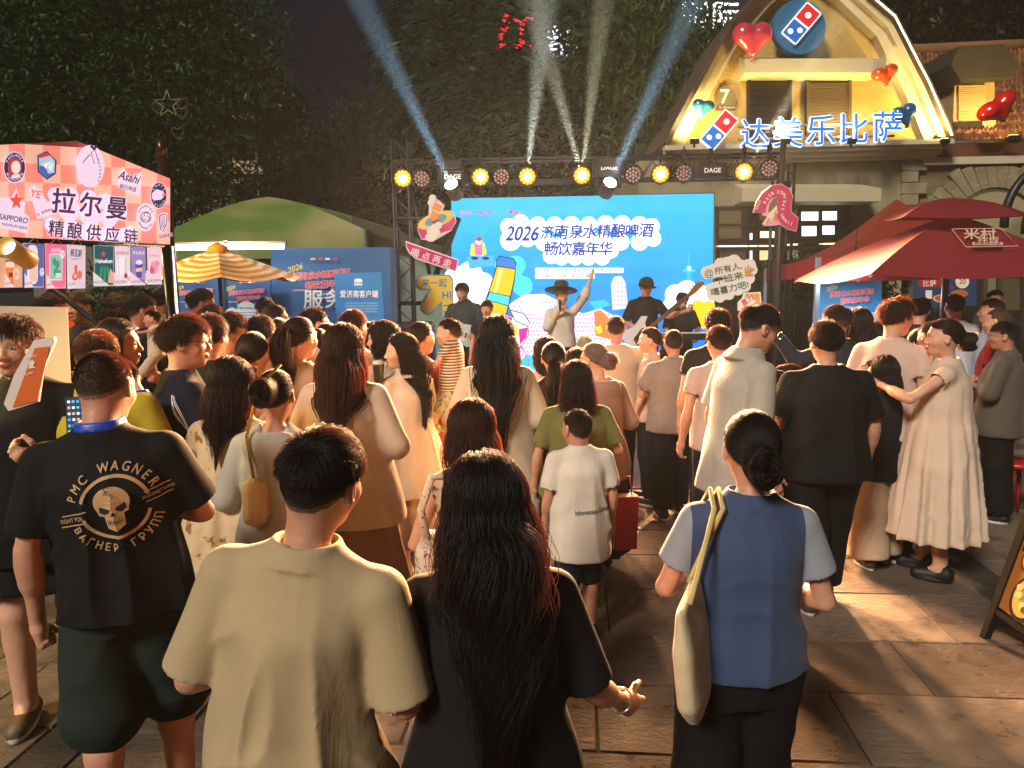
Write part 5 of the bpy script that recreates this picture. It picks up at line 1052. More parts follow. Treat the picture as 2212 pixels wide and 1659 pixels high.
def keg(A):
    A.poly(WS((335, 440), (720, 270), (755, 375), (700, 470), (380, 572), (345, 490)), '#c22a80'); A.circ(*W(535, 360), 41, '#e8cc74', 16, rot=R(20)); A.circ(*W(535, 362), 25, '#4fa3c8', 10, rot=R(20)); A.circ(*W(530, 370), 9, '#a02a2a', 4, rot=R(20))
    A.poly(WS((480, 300), (500, 250), (560, 300), (575, 350), (500, 375), (470, 330)), '#e79a52'); A.poly(WS((515, 155), (630, 195), (590, 290), (480, 245)), '#efe6da'); A.poly(WS((525, 168), (610, 200), (580, 272), (490, 238)), '#e79a52'); A.cloud([W(x, y) + (r,) for x, y, r in ((500, 120, 8), (480, 170, 7), (565, 420, 8), (520, 450, 9), (480, 480, 9), (490, 550, 10), (540, 500, 9), (450, 545, 6))], '#efe9e6')
board('cutout_sign', 'pink and yellow ring-shaped cut-out board with steam, left of the screen top', WS((330, 440), (455, 310), (460, 170), (500, 100), (570, 140), (632, 200), (605, 275), (700, 252), (755, 330), (760, 380), (700, 480), (540, 575), (460, 598), (420, 578), (375, 575), (342, 500)), keg, 10.15)
board('cutout_sign', 'pink wedge-shaped board reading 喝点再走 left of the screen', WS((200, 590), (790, 798), (755, 935), (310, 790), (240, 730), (205, 660)), lambda A: (A.poly(WS((210, 608), (775, 806), (748, 918), (320, 778), (252, 722), (215, 655)), '#c8247e'), [A.text(ch, *W(308 + i * 118, 722 + i * 38), 19, '#f4ecf0', .02, rot=R(-18)) for i, ch in enumerate('喝点再走')]), 10.1, base='#f0e4e8')
def arrow(A):
    A.poly(WS((325, 1040), (350, 995), (420, 978), (680, 980), (718, 1030), (722, 1440), (612, 1440), (604, 1250), (480, 1380), (430, 1392), (385, 1350), (385, 1290), (495, 1118), (370, 1118), (330, 1080)), '#e6c84a')
    A.text('来一起', *W(520, 1055), 19, '#2a7fb4', .02, fit=54); A.text('HI', *W(655, 1190), 22, '#2a7fb4', .03); A.text('一', *W(655, 1305), 18, '#2a7fb4', .03); A.text('夏', *W(660, 1410), 18, '#2a7fb4', .02)
board('cutout_sign', 'yellow arrow board outlined in blue reading 来一起 beside the guitarist', WS((305, 1040), (335, 980), (415, 962), (690, 964), (728, 1020), (732, 1450), (598, 1450), (590, 1290), (490, 1400), (430, 1410), (362, 1360), (365, 1280), (455, 1138), (360, 1138), (315, 1095)), arrow, 10.0, base='#3d9ecb')
def X_(x, y): return 1485 + x * .1953, -(351 + y * .1953)
def XS(*q): return [X_(a, b) for a, b in q]
arch_o = [(880 + 300 * math.cos(R(a)), 530 + 300 * math.sin(R(a))) for a in ()]
ao = XS((728, 555), (760, 440), (830, 330), (930, 250), (1040, 232), (1130, 290), (1170, 370), (1150, 470), (1150, 540), (1200, 590), (1232, 605), (1205, 765), (1110, 740), (1030, 690), (860, 705), (830, 680), (890, 600), (825, 580), (840, 555))
def archart(A):
    A.poly(XS((735, 552), (765, 440), (835, 335), (932, 256), (1038, 240), (1122, 295), (1162, 372), (1142, 470), (1142, 545), (1192, 598), (1224, 612), (1200, 756), (1112, 732), (1035, 680), (985, 600), (975, 520), (1000, 430), (985, 385), (930, 395), (880, 470), (860, 555)), '#c83a68'); A.poly(XS((905, 460), (955, 395), (998, 395), (990, 470), (950, 520), (890, 555)), '#7a6a58')
    A.poly(XS((845, 690), (880, 590), (985, 470), (1000, 560), (920, 640), (880, 695)), '#efe7df'); A.poly(XS((860, 690), (890, 610), (910, 630), (880, 690)), '#e0904a'); A.poly(XS((960, 560), (985, 520), (985, 600), (1010, 660), (955, 630)), '#e0904a')
    for t_, path in (('JINAN', ((1150, 680), (1118, 668), (1085, 648), (1060, 620), (1045, 590))), ('SPRINGS', ((1050, 515), (1062, 470), (1072, 430), (1075, 395), (1068, 360), (1040, 335), (1000, 325))), ('BEER', ((935, 345), (905, 372), (878, 405), (850, 445))), ('2026', ((795, 430), (783, 458), (772, 485), (762, 510)))):
        pp = path if t_ != '2026' else path[::-1]
        for i, ch in enumerate(t_):
            q = pp[i]; a_ = pp[max(0, i - 1)]; b_ = pp[min(len(pp) - 1, i + 1)]; A.text(ch, *X_(*q), 10 if t_ != '2026' else 8, '#fbeef2', .02, rot=math.atan2(-(b_[1] - a_[1]), b_[0] - a_[0])); A.z -= .0015
board('cutout_sign', 'round pink ribbon-shaped board lettered around its curve, on the tall pole', ao, archart, 9.7, base='#eeb6c4')
gb = [X_(x, y) + (r,) for x, y, r in ((230, 1220, 15), (300, 1180, 12), (370, 1120, 13), (440, 1110, 13), (520, 1090, 14), (600, 1130, 11), (690, 1130, 13), (715, 1190, 12), (680, 1280, 13), (640, 1370, 12), (560, 1410, 12), (460, 1460, 12), (360, 1490, 12), (280, 1470, 12), (260, 1380, 11))]
board('cutout_sign', 'white cloud-shaped board with green characters and a wheat ear, right of the screen', cloudline(gb), lambda A: (A.text('@', *X_(238, 1232), 20, '#1f5f42', .0, rot=R(10)), A.text('所有人,', *X_(450, 1172), 17, '#1f5f42', .012, rot=R(13), fit=60), A.text('下班来', *X_(455, 1278), 17.5, '#1f5f42', .012, rot=R(13), fit=62), A.text('喝喜力吧!', *X_(465, 1392), 17.5, '#1f5f42', .012, rot=R(13), fit=82), [A.stroke([X_(640, 1245), X_(640 + dx, 1245 + dy)], 2.6, '#d8a83a') for dx, dy in ((-5, -60), (30, -115), (60, -90), (90, -75), (80, -10), (-8, -95))]), 9.8, base='#e9e8e6')
board('cutout_sign', 'small orange and white board with red strokes above the crowd, below the cloud board', XS((560, 1550), (610, 1500), (625, 1440), (810, 1432), (822, 1600), (560, 1640)), lambda A: (A.poly(XS((640, 1452), (795, 1448), (805, 1580), (640, 1590)), '#e2a354'), A.poly(XS((575, 1550), (690, 1465), (750, 1530), (720, 1590), (580, 1590)), '#f2ece8'), A.text('喜力', *X_(660, 1525), 15, '#c8281e', .02, rot=R(35))), 9.5, base='#efe8e0')
pl = MB(); q = P(1692, 300, 9.75); pl.tube([q, Vector((q.x, q.y, 0))], .035, mat('#3a352e', .5, metal=.4), 10); q2 = P(1692, 398, 9.75); pl.box(q2 + Vector((.03, 0, 0)), (.12, .08, .08), blk); tag(pl.build('pole', at=(q.x, q.y, 0)), 'tall dark pole carrying the round pink ribbon board', 'pole')
# ------------------------------------------------------------------ blue poster boards
def fest(A, x, y, w_, ang=4):
    """festival title block, centre x,y, width w_ in photo units"""
    s = w_ / 100; r = R(ang); u = lambda a, b: (x + (a * math.cos(r) - b * math.sin(r)) * s, y + (a * math.sin(r) + b * math.cos(r)) * s)
    A.text('2026', *u(-42, 15), 13 * s, '#e6d24a', .01, rot=R(ang + 14), shear=.3)
    for i, ch in enumerate('济南泉水精酿啤酒'): A.text(ch, *u(-40 + i * 11.8, 1 + .02 * i * i), (15 if i in (0, 6) else 12.6) * s, '#c8204e', .022, rot=R(ang + 2), shear=.12, out=('#f2d8e4', .05))
    for i, ch in enumerate('畅饮嘉年华'): A.text(ch, *u(-20 + i * 12.6, -15), 13 * s, '#c8204e', .022, rot=R(ang + 2), shear=.12, out=('#f2d8e4', .05))
    A.text('消费季系列活动', *u(-35, -22), 3.6 * s, '#e8dc7a', .01); A.text('指导单位：济南市委宣传部 济南市商务局', *u(2, -31), 3.4 * s, '#dfe9f2', .01, fit=54 * s); A.text('主办单位：济南日报报业集团', *u(-6, -36), 3.4 * s, '#dfe9f2', .01, fit=38 * s)
    for i, c in enumerate(('#e8c83a', '#d84a4a', '#e8f0f4', '#c8304a')): A.rect(x + (-12 + i * 12) * s, y + 27 * s, 8 * s, 3 * s, c)
board('poster_board', 'large blue board with big white characters behind the roll-up banner', pts((585, 536), (842, 534), (848, 760), (588, 760)), lambda A: (fest(A, 694, -595, 132), A.text('服', 679, -647, 44, '#dfe4ea', .018), A.text('务', 725, -644, 44, '#dfe4ea', .018), A.text('台', 775, -642, 44, '#dfe4ea', .018)), 9.3, .5, '#1a5f9e')
board('poster_board', 'blue board with a red festival title under the striped umbrella, left one of two', pts((372, 600), (482, 600), (486, 760), (376, 760)), lambda A: fest(A, 422, -632, 82), 9.0, .03, '#15508c')
board('poster_board', 'blue board with a red title and white notice cloud, behind the raised phone', pts((486, 600), (584, 600), (586, 760), (488, 760)), lambda A: (fest(A, 533, -632, 82), A.cloud([(505, -680, 16), (535, -670, 20), (565, -682, 16), (540, -695, 28), (515, -700, 20), (568, -700, 16)], '#c8d4dc'), A.text('打卡 集章 兑换活动说明', 535, -665, 5, '#35506a', .01), [A.rect(535, -675 - k * 6, 52 - (k % 3) * 8, 1.6, '#6a8296') for k in range(5)]), 9.05, .03, '#15508c')
board('roll_up_banner', 'bright blue roll-up banner reading 爱济南客户端', pts((722, 590), (824, 588), (834, 790), (730, 790)), lambda A: (A.rect(774, -612, 17, 20, '#e8f2f8', rad=4), A.rect(774, -619, 17, 6, '#2a9ad0', rad=2), A.text('爱济南', 774, -611, 5, '#2a6ab0', .01), A.text('爱济南客户端', 776, -635, 17, '#f2f8fc', .02, out=('#1a4a8a', .04), fit=82), [A.text('济南日报报业集团打造的新型主流媒体融合传播平台'[k:k + 20], 782, -655 - k * 6, 4.2, '#a8d4ee', .0, fit=70) for k in range(4)]), 8.6, .02, '#0f7cc4', emit=.18)
board('poster_board', 'blue festival board under the red canopy at the right', pts((1770, 594), (1906, 592), (1900, 780), (1766, 780)), lambda A: (fest(A, 1838, -634, 98), A.rect(1840, -705, 120, 62, '#c8cfd4', rad=6), A.rect(1812, -676, 62, 12, '#c8cfd4', rad=3), A.text('活动打卡地图', 1836, -690, 12, '#30506a', .01)), 9.0, .06, '#2280b8')
board('pizza_poster', 'pizza advertising poster reading 比萨 7折 behind the red parasol pole', pts((1975, 590), (2110, 588), (2110, 660), (1975, 664)), lambda A: (A.rect(2010, -612, 52, 16, '#a8201c'), A.text('比萨', 2008, -612, 15, '#f4ece4', .01), A.text('7', 2042, -611, 34, '#c8281e', .04, out=('#f4ece4', .07)), A.text('折', 2056, -622, 8, '#c8281e', .01), A.circ(2078, -608, 15, '#efe4d2'), A.text('20', 2078, -608, 15, '#b8241c', .02), A.circ(2036, -645, 22, '#d8b48a', 9), A.circ(2036, -644, 18, '#b4522a', 6.5), A.circ(2072, -634, 19, '#b8683a', 8), A.rect(2005, -636, 14, 18, '#e8e4dc')), 12.6, .03, '#1d3f66')
# ------------------------------------------------------------------ green tent and photo hut at the back
GT = thing('peaked_tent', 'green and cream peaked tent behind the striped umbrella', 'tent', (P(575, 605, 11.6).x, 11.6, 0)); gO = Vector(GT.location)
def tentmat(c, c2):
    m_ = bpy.data.materials.new('canvas'); m_.use_nodes = True; nt = m_.node_tree; N = nt.nodes; L = nt.links; b = N['Principled BSDF']; tc = N.new('ShaderNodeTexCoord'); n = N.new('ShaderNodeTexNoise'); n.inputs['Scale'].default_value = .9; n.inputs['Detail'].default_value = 1; L.new(tc.outputs['Object'], n.inputs[0])
    r = N.new('ShaderNodeValToRGB'); r.color_ramp.elements[0].position = .42; r.color_ramp.elements[1].position = .66; r.color_ramp.elements[0].color = lin(c) + (1,); r.color_ramp.elements[1].color = lin(c2) + (1,); L.new(n.outputs[0], r.inputs[0]); L.new(r.outputs[0], b.inputs['Base Color']); b.inputs['Roughness'].default_value = .7; return m_
gtm = tentmat('#56742a', '#8f8c60'); m = MB(); ap = P(578, 425, 13.2) - gO; fl_ = [P(356, 503, 11.7) - gO, P(790, 497, 11.7) - gO, P(860, 498, 15) - gO, P(420, 503, 15) - gO]
N_ = 8
for k in range(4):
    a, b = fl_[k], fl_[(k + 1) % 4]; grid = []
    for i in range(N_ + 1):
        row = []
        for j in range(N_ + 1):
            e = a.lerp(b, j / N_); t_ = i / N_; q = e.lerp(ap, t_); q.z = e.z + (ap.z - e.z) * (.45 * t_ + .55 * math.sin(t_ * math.pi / 2)) - .08 * math.sin(math.pi * j / N_) * (1 - t_); row.append(q)
        grid += row
    m.raw(grid, [(i * (N_ + 1) + j, i * (N_ + 1) + j + 1, (i + 1) * (N_ + 1) + j + 1, (i + 1) * (N_ + 1) + j) for i in range(N_) for j in range(N_)], gtm, True)
m.build('canopy', GT); m = MB()
for a, b in ((fl_[0], fl_[1]), (fl_[3], fl_[0]), (fl_[1], fl_[2])): m.raw([a, b, b - Vector((0, 0, .42)), a - Vector((0, 0, .42))], [(0, 3, 2, 1)], gtm)
m.build('valance', GT)
for q in fl_: m = MB(); m.tube([q, Vector((q.x, q.y, 0))], .03, alu, 8); m.build('leg', GT)
board('hut_wall', 'green photo hut wall with a street advert of a woman in sunglasses', pts((375, 500), (800, 494), (800, 800), (375, 800)), lambda A: (A.rect(710, -528, 125, 56, '#a8947c'), A.rect(655, -520, 40, 26, '#c8bba4'), A.rect(700, -530, 60, 34, '#8a6a42'), [A.circ(675 + (k * 37 % 56), -516 - (k * 23 % 28), 2.2, '#4a3a26' if k % 2 else '#b09468') for k in range(40)], A.circ(757, -524, 20, '#251a18', 26), A.circ(754, -528, 12.5, '#b98f78', 17), A.poly(pts((742, 512), (756, 504), (772, 514), (766, 506), (752, 500)), '#251a18'), A.rect(748, -531, 10, 8, '#5a3038', 0, 2.5), A.rect(764, -531, 10, 8, '#5a3038', 0, 2.5), [A.rect(400 + k * 26, -560, 1.2, 46, '#3c5a2a') for k in range(7)], A.rect(545, -570, 36, 40, '#a8977c')), 12.2, .15, '#4f7030', cat='hut')
m = MB(); m.prism(pts((790, 492), (975, 560), (975, 860), (790, 860)), -.1, 0, mat('#7d9488', .8, bump=.25, var=.14), PF(12.4)); tag(m.build('pale_wall'), 'pale green plaster wall with leaf shadows, left of the screen', 'wall'); m = MB(); m.prism(pts((770, 470), (990, 545), (990, 566), (770, 494)), -.6, .35, mat('#3c3a2c', .9, bump=.4), PF(12.4)); tag(m.build('lean_to_roof'), 'dark sloping roof over the pale green wall', 'roof')
m = MB(); a, b = P(364, 536, 8.3), P(612, 532, 8.3); m.box((a + b) / 2, ((b - a).length, .05, .05), mat('#eaf6ff', emit=12)); tb = m.build('tube'); tl = thing('tube_light', 'long white fluorescent tube above the striped umbrella', 'lamp', (a + b) / 2); tb.parent = tl; tb.matrix_parent_inverse = Matrix.Translation(-(a + b) / 2)
m = MB(); m.box((0, .03, .04), ((b - a).length + .06, .06, .04), alu); m.box((0, .3, .06), (.04, .6, .03), alu); m.build('batten', tl)
m = MB(); m.box((0, 0, .02), (.9, .5, .9), mat('#20242c', .6, bump=.2), None, .05); m.build('speaker_cabinet'); q = P(862, 690, 9.6); sp = thing('loudspeaker', 'dark loudspeaker under a cover, left of the stage', 'speaker', (q.x, q.y, 0)); o = bpy.data.objects['speaker_cabinet']; o.parent = sp; o.location = (0, 0, .95); m = MB(); m.box((0, 0, .25), (.8, .45, .5), blk2, None, .02); m.build('base_cabinet', sp)
# striped umbrella
def umbrella(name, label, px, apex_y, edge_y, Y, wpx, cols, n=8, stripes=0, val=0., pole=alu, ribs=True, cat='umbrella'):
    ap = P(px, apex_y, Y); rad = wpx * Y / FPX / 2; ez = P(px, edge_y, Y).z; o = thing(name, label, cat, (ap.x, Y, 0)); m = MB(); Zc = ap.z; K = 14
    for k in range(n):
        t0, t1 = 2 * math.pi * (k + .5) / n, 2 * math.pi * (k + 1.5) / n; v = []
        for i in range(K + 1):
            f = i / K; z = Zc + (ez - Zc) * (f ** 1.08) - (0)
            for j in range(5):
                t = t0 + (t1 - t0) * j / 4; sag = 1 - .0 * j; cr = math.cos(math.pi / n) / math.cos((j / 4 - .5) * 2 * math.pi / n)
                v.append((rad * f * cr * math.cos(t) / math.cos(math.pi / n) * .97, rad * f * cr * math.sin(t) / math.cos(math.pi / n) * .97, z - .05 * f * math.sin(math.pi * j / 4)))
        for i in range(K):
            c = cols[i % 2] if stripes else cols[0]
            m.raw(v[i * 5:(i + 2) * 5], [(j, 5 + j, 6 + j, 1 + j) for j in range(4)], c, False)
    m.build('canopy', o)
    m = MB(); m.tube([(0, 0, Zc + .06), (0, 0, 0)], .022, pole, 8); m.build('pole', o)
    if ribs:
        for k in range(n): t = 2 * math.pi * (k + .5) / n; m = MB(); m.tube([(0, 0, Zc - .06), (rad * .96 * math.cos(t), rad * .96 * math.sin(t), ez - .03)], .008, pole, 5); m.build('rib', o)
    m = MB(); m.lathe([(.28, 0), (.28, .06), (.05, .1), (.04, .3)], mat('#3a3a3c', .6), n=16); m.build('base', o)
    return o, rad, ez, Zc
ow, oc = mat('#d9d2c8', .75), mat('#cf8a28', .75)
o, rad, ez, Zc = umbrella('striped_umbrella', 'orange and white striped umbrella under the white tube light', 470, 536, 600, 7.8, 320, (oc, ow), 8, 1)
m = MB(); m.lathe([(.14, Zc - .06), (.10, Zc + .02), (.03, Zc + .05)], oc, n=8); m.build('top_cap', o)
# ------------------------------------------------------------------ pink beer stall
bfr = PFV(0, 5.2, 367, 6.4); BO = bfr(200, -520); BO = Vector((BO.x, BO.y, 0)); BT = thing('beer_stall', 'pink checked beer stall canopy at the left edge', 'stall', BO); bf = lambda a, b, z=0.: bfr(a, b, z) - BO
BE = .62  # glow given to the fascia print, standing in for lamp light on it
m = MB(); so4 = pts((-80, 318), (0, 313), (165, 304), (367, 386), (367, 528), (0, 511), (-80, 507)); m.prism(so4, -.06, 0, mat('#d98a8a', .7), bf); m.build('fascia', BT)
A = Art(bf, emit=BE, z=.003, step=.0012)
from bisect import bisect
def clip(poly, a, b, c):
    o = []; n = len(poly)
    for i in range(n):
        p, q = poly[i], poly[(i + 1) % n]; d0 = a * p[0] + b * p[1] + c; d1 = a * q[0] + b * q[1] + c
        if d0 >= 0: o.append(p)
        if (d0 >= 0) != (d1 >= 0): t = d0 / (d0 - d1); o.append((p[0] + t * (q[0] - p[0]), p[1] + t * (q[1] - p[1])))
    return o
xs = [-80, -45, -8, 18, 53, 92, 130, 165, 202, 240, 270, 305, 338, 367]
for i in range(13):
    for j in range(5):
        def yy(x, jj): return 308 + jj * 42 + (x - 0) * (.006 + .014 * (4 - jj)) * (1 if x > 0 else .4) + max(0, x - 165) * .0
        x0, x1 = xs[i], xs[i + 1]; q = pts((x0, yy(x0, j)), (x1, yy(x1, j)), (x1, yy(x1, j + 1) if j < 4 else 540), (x0, yy(x0, j + 1) if j < 4 else 540))
        for u in range(len(so4)):      # keep inside the fascia outline
            (ax_, ay_), (bx_, by_) = so4[u], so4[(u + 1) % len(so4)]; q = clip(q, (by_ - ay_), -(bx_ - ax_), -((by_ - ay_) * ax_ - (bx_ - ax_) * ay_)) if q else q
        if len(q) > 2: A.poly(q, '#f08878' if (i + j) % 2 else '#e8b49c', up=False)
A.z += .0012
pur, wh, navy = '#4a2f4e', '#ecd6ee', '#2e2f5a'
A.cloud([(x, -y, r) for x, y, r in ((118, 420, 16), (150, 425, 20), (190, 428, 18), (225, 435, 18), (255, 450, 16), (115, 445, 14), (150, 455, 24), (195, 465, 24), (235, 470, 20), (262, 462, 12), (110, 485, 15), (150, 495, 20), (190, 500, 20), (230, 505, 18), (265, 508, 16), (280, 498, 10))], wh)
for i, ch in enumerate('拉尔曼'): A.text(ch, 137 + i * 57, -434 - i * 8, 58 - i * 3, pur, .022, sx=.93, rot=R(-5), out=(wh, .05))
for i, ch in enumerate('精酿供应链'): A.text(ch, 119 + i * 40, -494 - i * 4.2, 39 - i, pur, .018, sx=.9, rot=R(-4), out=(wh, .05))
def roundel(x, y, rx, ry, c1, c2, top, bot, tcol, ts, inner=None):
    A.circ(x, -y, rx, wh, ry); A.circ(x, -y, rx * .94, c1, ry * .94); A.circ(x, -y, rx * .62, inner or c2, ry * .62)
    for t_, a0, a1, ins in ((top, 160, 20, False), (bot, 205, 335, True)):
        n = len(t_)
        for i, ch in enumerate(t_):
            a_ = R(a0 + (a1 - a0) * (i + .5) / n)
            if ch != ' ': A.text(ch, x + rx * .78 * math.cos(a_), -y + ry * .78 * math.sin(a_), ts, tcol, .02, rot=a_ + math.pi / 2 * (1 if ins else -1), sx=.85); A.z -= .0012
    A.z += .0012
roundel(27, 362, 24, 34, navy, '#b83a4a', 'PAULANER', 'MÜNCHEN', wh, 8.5, '#b83a4a'); A.circ(29, -362, 10, '#e8d8d0', 14); A.poly(pts((22, 378), (36, 376), (40, 384), (18, 386)), '#e8d8d0')
A.poly(pts((75, 336), (96, 327), (117, 348), (115, 376), (96, 389), (76, 372)), navy); A.poly(pts((78, 337), (96, 330), (113, 348), (112, 374), (96, 385), (79, 370)), '#a8c4d8'); A.poly(pts((78, 337), (96, 330), (102, 337), (79, 343)), '#c8384a'); A.poly(pts((79, 358), (92, 362), (98, 376), (112, 374), (96, 385), (79, 370)), '#3f66b0'); A.poly(pts((88, 355), (110, 349), (104, 372), (98, 362), (92, 366)), '#f2f0f4'); A.stroke(pts((110, 349), (96, 361), (93, 369)), 1, navy)
A.circ(188, -360, 31, wh, 46); A.rect(196, -340, 9, 26, wh, R(18)); A.stroke(pts((190, 330), (198, 326), (206, 350), (196, 354), (190, 330)), 1.6, pur); A.cloud([(196, -322, 4), (191, -318, 3.4), (200, -318, 3.4)], pur); A.stroke(pts((172, 352), (180, 342), (188, 334)), 2, pur)
for i, ch in enumerate('LAERMAN'): A.text(ch, 206 - (i - 3) ** 2 * .35 + 2, -(346 + i * 7.6), 8.4, pur, .0, rot=R(-82 - i * 2), sx=.9)
A.poly(pts((244, 388), (256, 360), (264, 372), (272, 386), (280, 378), (297, 372), (296, 398), (292, 425), (246, 405)), wh); A.text('Asahi', 270, -384, 26, pur, .02, rot=R(-16), shear=.25, fit=48); A.text('朝日啤酒', 267, -407, 11, pur, .012, rot=R(-14), fit=36)
roundel(333, 423, 18, 29, navy, navy, 'GOOSE', 'ISLAND', wh, 6.5, navy); A.poly(pts((318, 418), (328, 410), (342, 414), (346, 422), (338, 432), (322, 434), (317, 428)), wh); A.poly(pts((340, 418), (350, 422), (340, 426)), '#e87a4a')
roundel(303, 470, 20, 31, wh, wh, 'MAHANINE', 'BREWING CO.', pur, 7, wh); A.ring(303, -470, 11, 1.6, pur); [A.ring(303 + 5 * math.cos(R(a)), -470 + 6 * math.sin(R(a)), 4, 1.4, pur, a - 100, a + 150, 12) for a in (90, 210, 330)]
A.poly(pts((328, 466), (338, 460), (350, 462), (350, 485), (340, 505), (332, 500)), wh); A.stroke(pts((331, 468), (338, 464), (348, 466), (347, 484), (339, 501), (334, 496), (331, 468)), 1.8, pur); [A.stroke([(334 + k * 3, -467), (337 + k * 1.5, -496 + k * 2)], .8, pur) for k in range(4)]; A.text('GUINNESS', 344, -510, 11, pur, .02, rot=R(10), out=(wh, .06), fit=31)
A.poly(pts((47, 410), (60, 402), (72, 410), (82, 430), (98, 445), (98, 466), (66, 475), (60, 452)), wh); A.text('YE', 62, -420, 22, '#e8743a', .03, rot=R(-15)); [A.text(ch, 66 + i * 3.4, -(466 - i * 1.8 + (0 if i < 5 else (i - 5) * 1.2)), 7.4, pur, .01, rot=R(24)) for i, ch in enumerate('YE BREWING')]
A.poly(pts((-30, 430), (8, 428), (18, 408), (24, 428), (38, 440), (34, 460), (46, 470), (42, 506), (-40, 488)), wh); A.poly([(18 + (16 if k % 2 == 0 else 7) * math.sin(k * math.pi / 5), -436 + (20 if k % 2 == 0 else 9) * math.cos(k * math.pi / 5)) for k in range(10)], '#e8583a'); A.text('SAPPORO', 12, -474, 17, pur, .02, rot=R(-9), fit=62); A.text('PREMIUM BEER', 14, -490, 8, pur, .012, rot=R(-10), fit=56)
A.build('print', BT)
m = MB(); bd = mat('#3a1c20', .8); a, b = bf(165, -304, -.06), bf(367, -386, -.06); c = bf(-80, -318, -.06); dp = Vector((-2.6, 1.0, 0))
m.raw([c, a, a + dp, c + dp], [(0, 3, 2, 1)], bd); m.raw([a, b, b + dp, a + dp], [(0, 3, 2, 1)], bd); m.build('roof', BT)
m = MB(); m.tube([bf(-80, -514, -.02), bf(362, -534, -.02)], .022, mat('#14161e', .35, metal=.5), 8); m.build('rail', BT)
m = MB(); q = bf(364, -530, -.03); m.tube([q, Vector((q.x, q.y, 0))], .045, mat('#16161a', .3, metal=.6), 12); m.build('leg', BT)
m = MB(); q = bf(374, -532, -.02); m.box((q.x, q.y, q.z - .75), (.02, .02, 1.5), mat('#f4ecff', emit=2.2)); m.build('led_strip', BT)
m = MB(); q1, q2 = P(348, 300, 6.9) - BO, P(355, 392, 6.9) - BO; m.tube([q1, q1.lerp(q2, .45)], .045, mat('#4a3426', .3, metal=.7), 10); m.tube([q1.lerp(q2, .45), q2 + Vector((0, 0, -2.8))], .052, mat('#4a3426', .3, metal=.7), 10); m.build('mast', BT)
m = MB(); m.tube([P(118, 628, 5.6) - BO, P(200, 690, 5.6) - BO, P(290, 760, 5.6) - BO], .022, blk, 6); m.build('brace', BT)
# stall counter and back sheet
m = MB(); cq = P(150, 900, 5.2); m.box((0, 0, .52), (1.5, .5, 1.0), mat('#5c4a38', .7, bump=.2), None, .01); m.box((0, -.02, 1.035), (1.6, .6, .03), mat('#c9b48a', .4), None, .005); ct = m.build('counter'); ct.location = (cq.x - .3, 5.3, 0); ct.rotation_euler = (0, 0, R(35)); tag(ct, 'wooden serving counter of the beer stall behind the yellow shirts', 'counter')
m = MB(); m.prism(pts((-60, 660), (144, 664), (152, 830), (-60, 830)), -.01, 0, mat('#cbb8a0', .8, bump=.1), PF(4.6)); tag(m.build('white_sheet'), 'cream sheet hung across the stall at the left edge', 'cloth')
# menu posters, each hung by string
def poster(x0, x1, y0, y1, label, art, base, em=.55, skew=3, dst=None):  # em: posters glow a little in place of light falling on them
    if dst:
        s0, s1, art0 = x0, x1, art; x0, x1 = dst; k_ = (x1 - x0) / (s1 - s0)
        def art(A, art0=art0):
            f_ = A.fr; A.fr = lambda a, b, z=0.: f_(x0 + (a - s0) * k_, b, z); art0(A)
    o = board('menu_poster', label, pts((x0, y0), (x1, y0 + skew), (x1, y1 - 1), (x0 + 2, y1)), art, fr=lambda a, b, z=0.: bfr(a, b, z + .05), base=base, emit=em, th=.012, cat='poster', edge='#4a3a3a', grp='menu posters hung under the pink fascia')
    f0 = lambda a, b, z=0.: bfr(a, b, z + .055) - Vector(o.location); xm = (x0 + x1) / 2; m = MB(); m.tube([f0(xm - 14, -y0 - 3), f0(xm + 2, -y0 + 11), f0(xm + 14, -y0 - 4)], .003, mat('#b8a070', .8), 5); m.build('string', o)
price = lambda A, t, x, y: (A.poly(pts((x - 14, y - 22), (x + 22, y + 8), (x - 13, y + 8)), '#e9dde6'), A.text(t, x + 2, -y, 8, '#2a2430', .0, rot=R(6), shear=.2, fit=30))
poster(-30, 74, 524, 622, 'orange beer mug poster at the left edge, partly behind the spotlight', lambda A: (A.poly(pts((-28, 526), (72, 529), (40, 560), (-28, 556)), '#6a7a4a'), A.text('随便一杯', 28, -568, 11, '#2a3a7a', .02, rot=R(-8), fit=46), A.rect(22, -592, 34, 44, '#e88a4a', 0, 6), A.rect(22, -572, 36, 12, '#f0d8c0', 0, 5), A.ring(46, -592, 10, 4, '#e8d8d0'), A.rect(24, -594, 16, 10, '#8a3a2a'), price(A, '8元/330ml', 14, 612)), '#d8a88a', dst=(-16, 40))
poster(76, 158, 525, 622, 'blue and white poster of a tall pale glass, right of the orange mug poster', lambda A: (A.rect(117, -573, 78, 92, '#5a68b0'), A.rect(112, -572, 42, 84, '#efe2ea', 0, 14), A.rect(114, -580, 30, 56, '#e8c8b4', 0, 5), A.text('口感', 92, -578, 12, '#c83a6a', .02), A.circ(148, -588, 9, '#dfe6f4'), A.text('日销', 148, -586, 6, '#2a5a9a', .01), A.text('NO.1', 148, -593, 5, '#2a5a9a', .01), price(A, '10元/330ml', 92, 612)), '#b8b0d0', dst=(41, 86))
